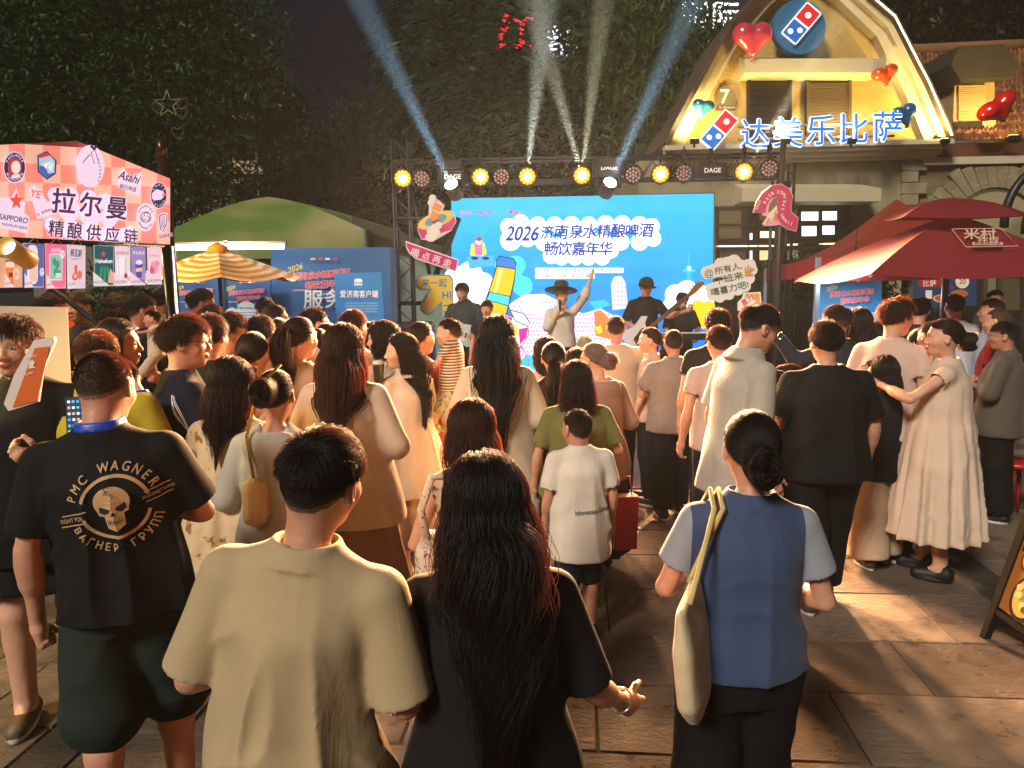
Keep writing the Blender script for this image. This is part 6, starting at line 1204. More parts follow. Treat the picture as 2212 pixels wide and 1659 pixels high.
poster(164, 250, 526, 624, 'hot pink poster with a green window picture and palm trees', lambda A: (A.rect(207, -574, 80, 92, '#e8709a'), A.text('夏日的幻想', 208, -541, 10, '#fbe8f0', .01, fit=40), A.rect(207, -577, 54, 58, '#f0d0dc'), A.rect(207, -577, 48, 52, '#8ac8b8'), A.cloud([(200, -566, 8), (212, -572, 9), (206, -588, 9), (220, -590, 7)], '#4a9a8a'), A.rect(216, -595, 22, 10, '#d8e8e4'), A.circ(232, -550, 9, '#f4e4ec'), A.text('听歌', 232, -550, 6, '#c83a6a', .01), price(A, '12元/330ml', 180, 614)), '#e8a0bc', dst=(88, 134))
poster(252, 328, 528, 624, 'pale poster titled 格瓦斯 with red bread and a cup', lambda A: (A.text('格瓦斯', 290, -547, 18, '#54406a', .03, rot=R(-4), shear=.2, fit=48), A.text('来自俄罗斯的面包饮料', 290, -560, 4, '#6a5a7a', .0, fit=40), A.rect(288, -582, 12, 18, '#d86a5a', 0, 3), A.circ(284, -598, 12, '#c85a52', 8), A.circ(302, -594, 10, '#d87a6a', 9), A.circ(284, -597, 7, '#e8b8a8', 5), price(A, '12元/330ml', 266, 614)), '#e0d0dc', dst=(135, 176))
poster(362, 440, 531, 619, 'dark teal poster with a red star and green bottles', lambda A: (A.poly(pts((364, 533), (438, 536), (438, 616), (366, 617)), '#1f5a66'), A.poly([(400 + (10 if k % 2 == 0 else 4.2) * math.sin(k * math.pi / 5), -551 + (11 if k % 2 == 0 else 4.6) * math.cos(k * math.pi / 5)) for k in range(10)], '#d8385a'), A.text('Heineken', 401, -567, 17, '#f2f4f2', .03, fit=66), A.rect(400, -592, 9, 34, '#2f9a6a', 0, 3), A.rect(412, -596, 9, 30, '#2a8a5e', R(-12), 3), A.rect(388, -597, 9, 28, '#2a8a5e', R(10), 3), A.poly(pts((420, 585), (432, 600), (436, 616), (418, 614)), '#e8a890'), price(A, '10元/330ml', 378, 611)), '#9ab8b8') if False else None
pz = [(193, 238), (238, 272), (272, 306), (309, 341)]
def hei(A):
    A.poly(pts((195, 531), (236, 533), (236, 615), (196, 616)), '#1f5a66'); A.poly([(214 + (6 if k % 2 == 0 else 2.6) * math.sin(k * math.pi / 5), -549 + (8 if k % 2 == 0 else 3.4) * math.cos(k * math.pi / 5)) for k in range(10)], '#e0406a'); A.text('Heineken', 215, -564, 13, '#f2f4f2', .03, fit=36)
    for x, r_ in ((208, 8), (216, 0), (224, -8)): A.rect(x, -592, 5, 32, '#2f9a6a', R(-r_), 2)
    A.poly(pts((228, 580), (235, 592), (236, 613), (222, 610)), '#e8a890'); price(A, '10元/330ml', 204, 609)
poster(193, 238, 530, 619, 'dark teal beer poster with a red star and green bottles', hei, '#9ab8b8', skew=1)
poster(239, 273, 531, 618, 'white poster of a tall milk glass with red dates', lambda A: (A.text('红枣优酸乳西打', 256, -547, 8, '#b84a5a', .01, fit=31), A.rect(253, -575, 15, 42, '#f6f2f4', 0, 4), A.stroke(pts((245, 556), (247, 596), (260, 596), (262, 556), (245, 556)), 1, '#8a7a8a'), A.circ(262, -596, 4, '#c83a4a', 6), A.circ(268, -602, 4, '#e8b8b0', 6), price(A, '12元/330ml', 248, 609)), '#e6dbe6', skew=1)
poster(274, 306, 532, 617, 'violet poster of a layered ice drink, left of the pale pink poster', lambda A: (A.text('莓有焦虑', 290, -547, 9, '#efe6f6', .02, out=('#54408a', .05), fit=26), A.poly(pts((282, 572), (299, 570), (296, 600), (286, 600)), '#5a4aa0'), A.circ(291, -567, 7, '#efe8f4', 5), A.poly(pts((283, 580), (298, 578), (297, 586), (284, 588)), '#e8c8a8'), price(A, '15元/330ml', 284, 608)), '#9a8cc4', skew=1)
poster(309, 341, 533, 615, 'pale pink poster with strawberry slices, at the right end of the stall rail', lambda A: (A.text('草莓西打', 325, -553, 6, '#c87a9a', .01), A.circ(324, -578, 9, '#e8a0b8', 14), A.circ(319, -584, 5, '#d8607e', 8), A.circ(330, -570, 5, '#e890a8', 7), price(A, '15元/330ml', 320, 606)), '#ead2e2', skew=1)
# cylinder spotlight and warm stall lights
q = P(38, 547, 5.0); sl_ = thing('spotlight', 'cream cylinder spotlight hanging in front of the menu posters', 'lamp', q); d = (P(12, 531, 4.8) - P(68, 566, 5.05)).normalized(); ax = d.to_track_quat('Z', 'X').to_matrix()
m = MB(); m.lathe([(.062, -.13), (.066, -.12), (.066, .12), (.058, .12), (.052, .06)], mat('#cfae62', .45), n=24, ax=ax); m.build('housing', sl_); m = MB(); m.lathe([(.05, .065), (.03, .07), (.01, .072)], mat('#fff2d0', emit=9), n=20, ax=ax); m.build('lens', sl_)
def bulb(q, e, col, label, r=.05):
    o = thing('lamp', label, 'lamp', q); m = MB(); m.lathe([(.01, r), (r * .8, r * .6), (r, 0), (r * .7, -r * .7), (.01, -r)], mat('#ffdf9a', emit=12), n=14); m.build('bulb', o); m = MB(); m.tube([(0, 0, r), (0, 0, .5)], .008, blk, 5); m.lathe([(.03, r), (.09, r + .01), (.03, r + .1)], blk, n=14); m.build('shade', o)
    ld = bpy.data.lights.new('warm', 'POINT'); ld.energy = e; ld.color = col; ld.shadow_soft_size = .12; lo = bpy.data.objects.new('warm', ld); COL.objects.link(lo); lo.parent = o; return o
def cyl_spot(q, d, e, label):
    o = thing('spotlight', label, 'lamp', q); ax = d.to_track_quat('Z', 'X').to_matrix(); m = MB(); m.lathe([(.062, -.13), (.066, -.12), (.066, .12), (.058, .12), (.052, .06)], mat('#cfae62', .45), n=24, ax=ax); m.build('housing', o); m = MB(); m.lathe([(.05, .065), (.03, .07), (.01, .072)], mat('#fff2d0', emit=9), n=20, ax=ax); m.build('lens', o)
    ld = bpy.data.lights.new('warm_spot', 'SPOT'); ld.energy = e; ld.color = (1, .66, .2); ld.spot_size = R(120); ld.spot_blend = .8; ld.shadow_soft_size = .06; lo = bpy.data.objects.new('warm_spot', ld); COL.objects.link(lo); lo.parent = o; lo.location = d * .14; lo.rotation_euler = d.to_track_quat('-Z', 'Y').to_euler()
cyl_spot(Vector((-3.0, 3.1, 2.5)), Vector((.45, .35, -1)).normalized(), 120, 'cream cylinder spotlight at the near end of the stall rail')  # unseen lamp, added to throw warm light on the left of the crowd
bulb(P(110, 455, 6.4), 60, (1, .66, .22), 'warm bulb hanging inside the pink stall above the servers'); bulb(P(262, 470, 6.9), 50, (1, .66, .22), 'warm bulb hanging at the back of the pink stall')
# wire star and hearts in the tree
def wire(name, label, px, py, Y, ptsf, col, th, grp=None):
    O = P(px, py, Y); m = MB(); q = [Vector((a, 0, b)) for a, b in ptsf]; m.tube(q + [q[0]], th, mat(col, .5, emit=.15), 5, False); m.tube([max(q, key=lambda v: v.z), Vector((0, 0, max(v.z for v in q) + .5))], .003, mat('#303030', .6), 4); o = m.build(name); o.location = O; return tag(o, label, 'decoration', grp)
wire('wire_star', 'gold wire star hanging in the dark tree', 362, 225, 12.4, [((.22 if k % 2 == 0 else .09) * math.sin(k * math.pi / 5), (.22 if k % 2 == 0 else .09) * math.cos(k * math.pi / 5)) for k in range(10)], '#9a8a5a', .008)
ht = [(.10 * math.sin(t) ** 3, .085 * math.cos(t) - .03 * math.cos(2 * t) - .012 * math.cos(3 * t)) for t in [2 * math.pi * k / 24 for k in range(24)]]
for x, y, lb in ((384, 286, 'thin wire heart hanging lowest in the tree, below the star'), (392, 243, 'thin wire heart just below right of the gold star'), (393, 222, 'thin wire heart right of the gold star'), (342, 232, 'thin wire heart left of the gold star')): wire('wire_heart', lb, x, y, 12.3, ht, '#6a7048', .0035, 'wire hearts in the tree')
# ------------------------------------------------------------------ red canopies at the right
red = mat('#9e3424', .7, kind='canvas'); mar = mat('#8a2630', .65, kind='canvas'); mar2 = mat('#8a1f22', .7)
RT = thing('pop_up_tent', 'rust red pop-up tent behind the maroon parasol', 'tent', (P(1960, 605, 9.6).x, 9.6, 0)); rO = Vector(RT.location); ap = P(1832, 430, 10.6) - rO; ap = P(1936, 430, 10.4) - rO
c4 = [P(1768, 556, 8.6) - rO, P(2300, 556, 8.6) - rO, P(2250, 545, 11.6) - rO, P(1655, 580, 11.0) - rO]; m = MB(); N_ = 8
for k in range(4):
    a, b = c4[k], c4[(k + 1) % 4]; grid = []
    for i in range(N_ + 1):
        for j in range(N_ + 1): e = a.lerp(b, j / N_); q = e.lerp(ap, i / N_); grid.append(q - Vector((0, 0, .22 * math.sin(math.pi * i / N_) * (1 - .4 * i / N_))))
    m.raw(grid, [(i * (N_ + 1) + j, i * (N_ + 1) + j + 1, (i + 1) * (N_ + 1) + j + 1, (i + 1) * (N_ + 1) + j) for i in range(N_) for j in range(N_)], red, True)
m.build('canopy', RT); m = MB(); vl = mat('#b02a24', .7, kind='canvas')
for k in (0, 3):
    a, b = c4[k], c4[(k + 1) % 4]; n = 24; v = []
    for i in range(n + 1): q = a.lerp(b, i / n); v += [q, q - Vector((0, .02 * math.sin(i * 1.9), .21 + .012 * math.sin(i * 2.6)))]
    m.raw(v, [(2 * i, 2 * i + 1, 2 * i + 3, 2 * i + 2) for i in range(n)], vl, True)
m.build('valance', RT)
for q in c4: m = MB(); m.box((q.x, q.y, q.z / 2), (.05, .05, q.z), mat('#9fb0c0', .35, metal=.6)); m.build('leg', RT)
# maroon two-tier parasol
MPy = 7.6; MPo = thing('parasol', 'maroon two-tier parasol with a white shop emblem', 'parasol', (P(2025, 605, MPy).x, MPy, 0)); mO = Vector(MPo.location)
def tier(apx, cs, matf, name, sag=.06):
    m = MB(); N_ = 8
    for k in range(4):
        a, b = cs[k], cs[(k + 1) % 4]; grid = []
        for i in range(N_ + 1):
            for j in range(N_ + 1): e = a.lerp(b, j / N_); q = e.lerp(apx, i / N_ * .995); grid.append(q - Vector((0, 0, sag * math.sin(math.pi * j / N_) * (1 - i / N_))) + Vector((0, 0, .05 * math.sin(math.pi * i / N_))))
        m.raw(grid, [(i * (N_ + 1) + j, i * (N_ + 1) + j + 1, (i + 1) * (N_ + 1) + j + 1, (i + 1) * (N_ + 1) + j) for i in range(N_) for j in range(N_)], matf, True)
    return m.build(name, MPo)
ap2 = P(2062, 462, 7.6) - mO; cs = [P(1880, 592, 6.6) - mO, P(2330, 584, 6.6) - mO, P(2330, 578, 8.8) - mO, P(1716, 606, 8.4) - mO]; tier(ap2, cs, mar, 'canopy')
ap3 = P(2055, 428, 7.6) - mO; cs3 = [P(1952, 468, 7.1) - mO, P(2210, 466, 7.1) - mO, P(2230, 466, 8.2) - mO, P(1905, 476, 8.0) - mO]; tier(ap3, cs3, mar, 'top_canopy', .02)
m = MB(); m.tube([ap3, Vector((ap3.x, ap3.y, 0))], .035, mat('#4a4e54', .35, metal=.7), 10); m.build('pole', MPo)
for q in cs: m = MB(); m.tube([ap2 - Vector((0, 0, .08)), q - Vector((0, 0, .03))], .012, mat('#8a9098', .35, metal=.7), 6); m.build('rib', MPo)
cN = (cs[1] - cs[0]).cross(ap2 - cs[0]).normalized(); cN = cN if cN.y < 0 else -cN; C1 = Vector((0, 0, CAM_H)) - mO
def mfr(a, b, z=0.): d = ray(a, -b); k = (cs[0] - C1).dot(cN) / d.dot(cN); return C1 + d * k + cN * (z + .075)
A = Art(mfr, z=.0, step=.002); lc = '#d8b8a8'; A.stroke(pts((2050, 510), (2155, 508), (2192, 547), (2080, 549), (2050, 510)), 1.4, lc); A.text('米村', 2110, -521, 24, lc, .03, fit=68); A.text('拌饭', 2128, -534, 14, lc, .02, fit=46); A.rect(2126, -543, 66, 6.4, lc, 0, 2); A.text('朝鲜族非遗', 2126, -543, 5.6, '#7d2327', .02, fit=56); A.build('emblem', MPo)
for px_, py_, Y_, lb in ((1846, 588, 8.3, 'white bulb under the red canopy in front of the blue poster board'), (2110, 592, 8.9, 'white bulb under the maroon parasol by the serving table')): bulb(P(px_, py_, Y_), 34, (.95, .97, 1), lb, .035)  # bulbs added to brighten the poster board and the space under the canopies
# table, A-frame board, benches at the right
def table(x, y, w_, d_, h, label, rz=0):
    o = thing('table', label, 'table', (x, y, 0), rz); tm_ = mat('#3b2418', .5, bump=.2); m = MB(); m.box((0, 0, h), (w_, d_, .04), tm_, None, .006); m.build('tabletop', o)
    for a in (-1, 1):
        for b in (-1, 1): m = MB(); m.box((a * (w_ / 2 - .06), b * (d_ / 2 - .06), h / 2), (.05, .05, h - .04), tm_); m.build('leg', o)
    return o
q = P(2235, 760, 6.4); table(q.x, 6.3, 1.2, .7, .76, 'dark wooden table at the right edge behind the man with folded arms'); q = P(2060, 720, 8.6); table(q.x, 8.7, 1.6, .6, .95, 'dark serving table with a tray under the maroon parasol')
m = MB(); q = P(2110, 700, 8.4); m.lathe([(.18, 0), (.26, .05), (.25, .055), (.17, .012)], mat('#c9b48a', .3, metal=.4), q + Vector((0, 0, -.0)), 20); o = m.build('food_tray', at=(q.x, 8.5, 0)); o.location = (P(2070, 700, 8.5).x, 8.5, .975 - q.z); tag(o, 'round steel food tray on the serving table', 'tray')
for x_, y_, lb in ((2150, 6.9, 'red plastic stool behind the man with folded arms'), (2205, 5.7, 'red stool leg row at the right edge near the A-frame board')):
    q = P(x_, 900, y_); o = thing('stool', lb, 'stool', (q.x, y_, 0)); rm = mat('#a8201c', .4); m = MB(); m.lathe([(.15, .43), (.16, .46), (.14, .475), (.02, .475)], rm, n=20); m.build('seat', o)
    for k in range(4): a = math.pi / 4 + k * math.pi / 2; m = MB(); m.tube([(.11 * math.cos(a), .11 * math.sin(a), .44), (.18 * math.cos(a), .18 * math.sin(a), 0)], [.02, .014], rm, 6); m.build('leg', o)
afr = PFV(2115, 3.95, 2330, 3.35); AF = thing('menu_stand', 'black A-frame menu stand showing a rice bowl, bottom right', 'sign', (P(2180, 900, 3.8).x, 3.8, 0)); aO = Vector(AF.location); af = lambda a, b, z=0.: afr(a, b, z) - aO
m = MB(); bl_ = mat('#0e0c0b', .5); m.prism(pts((2116, 1382), (2128, 1384), (2224, 1130), (2212, 1112)), -.03, .01, bl_, af); m.prism(pts((2148, 1310), (2300, 1420), (2300, 1432), (2146, 1322)), -.03, .008, bl_, af); m.build('frame', AF)
m = MB(); m.prism(pts((2214, 1150), (2380, 1190), (2330, 1440), (2152, 1308)), -.02, -.004, mat('#b06f2e', .6), af); m.build('panel', AF)
A = Art(af, z=-.002, step=.002); A.poly(pts((2217, 1158), (2300, 1178), (2296, 1200), (2206, 1190)), '#4a1a12'); A.circ(2216, -1295, 34, '#2a1610', 52, rot=R(-20)); A.circ(2217, -1293, 28, '#d9b05a', 44, rot=R(-20)); A.circ(2226, -1290, 12, '#b8351c', 20); A.cloud([(2202, -1285, 8), (2210, -1310, 9), (2206, -1268, 7)], '#e8d48a'); A.cloud([(2215, -1318, 8), (2224, -1322, 7)], '#4f6a2a'); A.circ(2230, -1215, 20, '#2a1610', 26); A.circ(2230, -1215, 16, '#c88a4a', 21); A.build('print', AF)
for s_ in (0,): m = MB(); m.tube([af(2218, -1118, -.03), Vector((af(2218, -1118).x + .1, af(2218, -1118).y + .35, 0))], .02, bl_, 6); m.build('back_leg', AF)
# ------------------------------------------------------------------ the crowd and the band
FL, ST = 'floral', 'stripes'
def cf(c, c2, sc, k='floral'): return mat(c, .85, kind=k, scale=sc, col2=c2)
def part_of(root, name): return next(o for o in root.children if o.name.split('.')[0] == name)
def bvh_of(o):
    me = o.data; M = o.matrix_basis; return BVHTree.FromPolygons([M @ v.co for v in me.vertices], [tuple(p.vertices) for p in me.polygons])
def print_on(root, garment, draw, cx, cz, ox=0., side=-1, name='print', lift=.004, rough=.8):
    """artwork laid on the back (side -1) or front of a garment, in metres of body space"""
    g = part_of(root, garment); bv = bvh_of(g)
    A = Art(lambda a, b, z=0.: Vector((cx + a, z, cz + b)), z=0., step=.0007, rough=rough); draw(A)
    if not A.mb.f: return
    bm = bmesh.new(); vs_ = [bm.verts.new(v) for v in A.mb.v]
    mi = []
    for f, k in zip(A.mb.f, A.mb.mi):
        try: fa = bm.faces.new([vs_[i] for i in f]); fa.material_index = k
        except ValueError: pass
    for _ in range(2):
        es = [e for e in bm.edges if e.calc_length() > .03]
        if es: bmesh.ops.subdivide_edges(bm, edges=es, cuts=1); bmesh.ops.triangulate(bm, faces=[f for f in bm.faces if len(f.verts) > 4])
    for v in bm.verts:
        h = bv.ray_cast(Vector((v.co.x, side * 1., v.co.z)), Vector((0, -side, 0)))
        z = v.co.y
        if h[0] is not None: v.co = h[0] + Vector((0, side * (lift + z), 0))
        else: v.co.y = side * .1
    me = bpy.data.meshes.new(name); bm.to_mesh(me); bm.free(); link(name, me, g, A.mb.mats)
def hand_at(root, i):
    """world position of a wrist (0 left, 1 right) and the forearm direction"""
    a = root['_am']; e, w_ = Vector(a[i * 9 + 3:i * 9 + 6]), Vector(a[i * 9 + 6:i * 9 + 9]); M = Matrix.Translation(root.location) @ root.rotation_euler.to_matrix().to_4x4() @ Matrix.Diagonal((*root.scale, 1))
    return M @ w_, ((M @ w_) - (M @ e)).normalized()
def phone(q, label, look, lit=True, tilt=0., w_=.075, h_=.155):
    """phone whose screen faces the direction look"""
    look = Vector(look).normalized(); up = Vector((0, 0, 1)); x = look.cross(up).normalized() * -1; y = look.cross(x) * 1; y = y if y.z > 0 else -y; M = Matrix((x, y, look)).transposed() @ Matrix.Rotation(tilt, 3, 'Z')
    o = thing('phone', label, 'phone', q); m = MB(); m.box((0, 0, 0), (w_, h_, .008), mat('#0c0c0e', .3), M, .003); m.build('case', o)
    f = lambda a, b, z=0.: M @ Vector((a, b, .0045 + z)); A = Art(f, emit=.9 if lit else .02, z=0, step=.0004); A.rect(0, 0, w_ * .92, h_ * .94, '#16305a' if lit else '#0a0a0c')
    if lit:
        for i in range(4):
            for j in range(6): A.rect(-w_ * .33 + i * w_ * .22, h_ * .38 - j * h_ * .15, w_ * .13, w_ * .13, ('#e8eef4', '#3a9ae0', '#e8b03a', '#52c0a0', '#f0f0f0')[(i * 3 + j * 2) % 5], 0, w_ * .03)
    A.build('display', o); return o
def strap(name, pts_, wd, m, parent=None, th=.004):
    mb = MB(); mb.tube(pts_, wd, m, 6); return mb.build(name, parent)
W_, BK = '#d6d0c4', '#141416'
# ---- nearest row
man_beige = person('man from behind in a plain beige T-shirt, front centre left', 588, 908, 1.50, yaw=-6, fat=.92, side=7, hair='short', top=('tee', '#b09b78', {'ease': .04, 'wr': .034, 'sl': .92}), bot=('pants', '#1c1c20'), arms=('front', ((.275, -.02, 1.11), (.14, .20, 1.06))), hy=-14, hr=3)
woman_black = person('woman with very long dark wavy hair in a black T-shirt, one hand held out', 1050, 978, 1.58, yaw=5, fem=1, fat=1.12, hair='wavy', hcol='#0e0a0a', hlen=.66, top=('tee', '#151417', {'ease': .035, 'sl': .95, 'hem': .7}), bot=('skirt', '#0c0c0f', {'hem': .3}), arms=('front', ((.24, .0, 1.10), (.36, .13, .97))), hand=('relax', 'point'), hy=8)
q, d_ = hand_at(woman_black, 1); br = thing('bracelet', 'thin silver bracelet on the wrist of the held-out hand', 'bracelet', q - d_ * .02); ax = d_.to_track_quat('Z', 'X').to_matrix(); m = MB(); m.tube([ax @ Vector((.030 * math.cos(t), .030 * math.sin(t), .004 * math.sin(2 * t))) for t in [2 * math.pi * k / 24 for k in range(25)]], .0035, mat('#c8ccd2', .25, metal=.9), 6, False); m.build('band', br); m = MB(); m.lathe([(.004, -.012), (.008, 0), (.004, .012)], mat('#d8dce2', .2, metal=.9), ax @ Vector((0, -.032, 0)), 8); m.build('clasp', br)
woman_blue = person('woman in a blue T-shirt with pale sleeves and low coiled hair, carrying a tote', 1612, 880, 2.02, yaw=-2, fem=1, fat=1.04, side=2, hair='lowbun', hcol='#100b0b', top=('tee', mat('#39496a', .85, kind='xpanel', scale=.168, col2='#8a919c'), {'ease': .03, 'sl': .62, 'hem': .90, 'wr': .015}), bot=('pants', '#0d0d10', {'loose': .03}), arms=(((.23, .03, 1.13), (.12, .22, 1.12)), 'front'))  # paler sleeve colour is the light on both sides, put into the cloth
# tote bag over her left shoulder
tb_o = P(1494, 1405, 1.84); tote = thing('tote_bag', 'cream canvas tote bag hanging from the shoulder of the woman in blue', 'bag', tb_o); cv = mat('#d8c6a2', .85, kind='cloth')
f = Field((-.20, -.12, -.36), (.20, .12, .36), .009); f.loft([(-.205, .085, .022, .05, 0), (-.12, .13, .036, .03, 0), (.05, .13, .030, .0, 0), (.175, .12, .012, -.0, 0)], .01, wr=.003, seed=4, sq=3.2); V, F = f.mesh(); V = relax(V, F, 2); M_ = np.array(Euler((R(-3), R(-4), R(66))).to_matrix()); link('bag_body', mesh_np('bag', V @ M_.T, [F]), tote, [cv])
sh_p = P(1553, 1092, 1.93) - tb_o; m = MB(); st_m = mat('#c9b37a', .85, kind='cloth'); MM = Euler((R(-3), R(-4), R(66))).to_matrix()
for dx, oy in ((-.06, -.014), (.06, .012)):
    a = MM @ Vector((dx, oy, .165)); b = sh_p + Vector((.012 if oy > 0 else -.012, .02, .02)); cpt = a.lerp(b, .5) + Vector((.0, -.02, 0)); pth = [a, cpt, b + Vector((0, -.02, -.03)), b + Vector((0, .03, .012)), b + Vector((0, .10, -.05))]
    m.tube([pth[0].lerp(pth[1], k / 4) for k in range(4)] + [pth[1].lerp(pth[2], k / 4) for k in range(4)] + pth[2:], .0075, st_m, 6)
m.build('strap', tote)
man_print = person('big man from behind in a black skull-print T-shirt, green shorts and blue lanyard', 226, 742, 2.36, yaw=12, fat=1.02, hair='buzz', hcol='#191210', top=('tee', '#0e0e10', {'ease': .04, 'wr': .024, 'hem': .86, 'sl': .8}), bot=('shorts', '#1f2b26', {'hem': .47, 'loose': .035}), arms=(((.255, -.05, 1.09), (.27, .0, .82)), ((.25, .06, 1.13), (.10, .22, 1.12))), hand=('fist', 'relax'), hp=14, hy=-14, hr=2, side=-3, lanyard='#1c3fb0', step=.10)
def skull(A):
    fr0 = A.fr; A.fr = lambda a, b, z=0.: fr0(a * .88, b * .9, z)
    c = '#b99a72'
    A.ring(0, 0, .105, .011, c, 18, 168, 24); A.ring(0, 0, .105, .011, c, 200, 348, 24)
    for t_, r_, a0, a1, ins, sz in (('PMC WAGNER', .138, 172, 22, False, .042), ('ВАГНЕР ГРУПП', .138, 205, 345, True, .038)):
        n = len(t_)
        for i, ch in enumerate(t_):
            a = R(a0 + (a1 - a0) * (i + .5) / n)
            if ch != ' ': A.text(ch, r_ * math.cos(a), r_ * math.sin(a), sz, c, .02, rot=a + math.pi / 2 * (1 if ins else -1), sx=.85)
    A.rect(-.125, -.012, .085, .004, c, R(12)); A.rect(-.130, -.050, .085, .004, c, R(12)); A.text('FIGHT FOR', -.132, -.031, .021, c, .01, rot=R(12), sx=.8); A.rect(.13, .052, .075, .004, c, R(14)); A.rect(.135, .016, .075, .004, c, R(14)); A.text('H-SOMETHING', .133, .034, .017, c, .01, rot=R(14), sx=.8)
    r = R(8); g = lambda a, b: (a * math.cos(r) - b * math.sin(r), a * math.sin(r) + b * math.cos(r))
    A.circ(*g(0, .025), .056, c, .052); A.poly([g(*p) for p in ((-.054, .02), (-.045, -.015), (-.030, -.02), (-.027, -.062), (0, -.078), (.027, -.062), (.030, -.02), (.045, -.015), (.054, .02))], c)
    bk = '#0e0e10'
    for s in (-1, 1): A.poly([g(*p) for p in ((s * .008, .002), (s * .040, .016), (s * .043, -.004), (s * .026, -.013), (s * .012, -.008))], bk)
    A.poly([g(*p) for p in ((0, -.008), (-.009, -.024), (0, -.020), (.009, -.024))], bk)
    for k in range(7): q = g(-.021 + k * .007, -.043); A.rect(q[0], q[1], .0016, .022, bk, r); A.z -= .0007
    A.z += .0007; q = g(0, -.043); A.rect(q[0], q[1], .046, .0018, bk, r); A.stroke([g(*p) for p in ((-.01, .076), (-.004, .056), (.012, .05), (.008, .036))], .0026, bk)
print_on(man_print, 'tee_shirt', lambda A: skull(A), .035, 1.235)
phone(P(166, 900, 2.8), 'lit phone with rows of app icons in front of the skull print man', (.25, -1, .15))
man_sign = person('smiling young man in black at the left edge holding an orange beer-glass board', 34, 676, 3.15, yaw=196, hair='messy', hcol='#130d0b', top=('tee', '#0f0f11', {'ease': .04, 'hem': .72}), bot=('shorts', '#0e0e10', {'hem': .58, 'loose': .04}), arms=(((.25, .12, 1.16), (.12, .26, 1.19)), 'down'), hand=('grip', 'relax'), shoe='#5a4a3a', hy=-10, skin=2)
bo = P(62, 812, 2.72); board('beer_glass_board', 'orange hand-held board cut like a tall beer glass with white foam', pts((73, 735), (116, 728), (119, 737), (92, 800), (82, 868), (18, 888), (8, 872), (30, 810)), lambda A: (A.poly(pts((76, 752), (108, 748), (82, 866), (28, 880)), '#d9651e'), A.text('LOUYONG', 68, -770, 5.6, '#efe2da', .02, rot=R(14), fit=26), A.poly(pts((66, 782), (72, 776), (78, 783), (74, 790), (80, 794), (64, 796)), '#efe2da'), A.text('LAB', 66, -806, 6, '#efe2da', .02, rot=R(14), fit=16)), 2.72, .012, '#e2d4cc', cat='hand-held sign', edge='#e8dcd4')
boy = person('boy from behind in a white T-shirt with small dark lettering and navy shorts', 1252, 880, 3.73, yaw=6, fat=.95, hair='crop', hcol='#130e0c', hs=1.17, top=('tee', '#cfcbbf', {'hem': .66, 'ease': .05, 'sl': .8, 'wr': .016}), bot=('shorts', '#171b2a', {'hem': .50}), arms=('down', 'down'), hy=22, shoe='#2c2a2a')
print_on(boy, 'tee_shirt', lambda A: A.text('Information Gama', 0, 0, .050, '#3a3a3c', .01, fit=.24, rot=R(4)), .06, 1.03)
hl = person('long brown-haired woman just behind the woman in black, wearing a floral top', 1018, 862, 2.62, yaw=3, fem=1, hair='long', hcol='#2e1a10', hlen=.46, top=('sleeveless', mat('#b59a7c', .85, kind='floral', scale=16, col2='#4a3a3a'), {'hem': .75}), bot=('skirt', '#8a6a52', {'hem': .35}), arms=('front', 'front'))
q = P(925, 1170, 2.45); bg = thing('shoulder_bag', 'floral shoulder bag strap beside the brown-haired woman', 'bag', q); m = MB(); fm_ = cf('#c9b9a4', '#3a3038', 30); m.box((0, 0, -.12), (.08, .18, .26), fm_, None, .03); m.build('bag_body', bg); m = MB(); m.tube([(0, 0, 0), (-.02, -.02, .12), (.02, 0, .23), (.09, .05, .22)], .014, fm_, 6); m.build('strap', bg)
# ---- left part of the crowd
person('light-brown-haired man in a yellow-green T-shirt, half hidden behind the skull print man', 196, 705, 3.25, yaw=6, fat=1.2, hair='short', hcol='#35261a', top=('tee', '#b7a52a', {'ease': .04, 'sl': .75}), arms=('front', 'front'), hp=8)
person('woman with short black hair in a pale patterned shirt looking right', 243, 688, 3.95, yaw=-62, hy=-14, fem=1, hair='bob', hlen=.17, top=('roll', cf('#a58a6a', '#6a5238', 14)), arms=('front', 'front'))
person('man with shaved head and blue lanyard bending over in a tan T-shirt', 308, 712, 3.75, yaw=58, hp=28, hair='buzz', hcol='#2a1c14', fat=1.12, top=('tee', '#b08e54', {'ease': .035}), arms=('front', 'front'), lanyard='#2348a8', h=1.63, bend=14)
j = person('curly-haired young man with glasses in a navy sports shirt with three white stripes', 384, 677, 3.55, yaw=-52, hy=-24, fat=1.05, hair='mop', hcol='#1c0f0a', top=('tee', '#101628', {'ease': .04, 'sl': .85, 'hem': .8}), bot=('shorts', '#10131c'), arms=('front', ((.25, .06, 1.13), (.12, .26, 1.15))), glasses='#2a2a2c', skin=2)
def tri(A):
    for k in range(3): A.stroke([(.095 + k * .014 + t * .06, .10 - t * .16 - t * t * .02) for t in (0, .25, .5, .75, 1)], .0065, '#d8d6d0')
print_on(j, 'tee_shirt', tri, .05, 1.27)
person('server in black with white flower prints down the shoulder, back turned', 446, 675, 4.15, yaw=-12, fat=1.15, hair='messy', hcol='#140c0a', top=('tee', '#0e0e10', {'ease': .04}), arms=('front', ((.26, .02, 1.12), (.18, .24, 1.02))), hand=('relax', 'grip'))
ph = person('person in black with a white shoulder line holding a phone up towards the stage', 486, 672, 4.45, yaw=-40, hy=-30, hair='messy', hcol='#120c0a', top=('tee', '#101012'), arms=('front', 'phone'), hand=('relax', 'grip'), skin=2)
q, d_ = hand_at(ph, 1); phone(q + Vector((0, 0, .15)), 'phone held sideways filming the stage, above the crowd at the left', (.2, -1, 0), True, R(90), .08, .15)
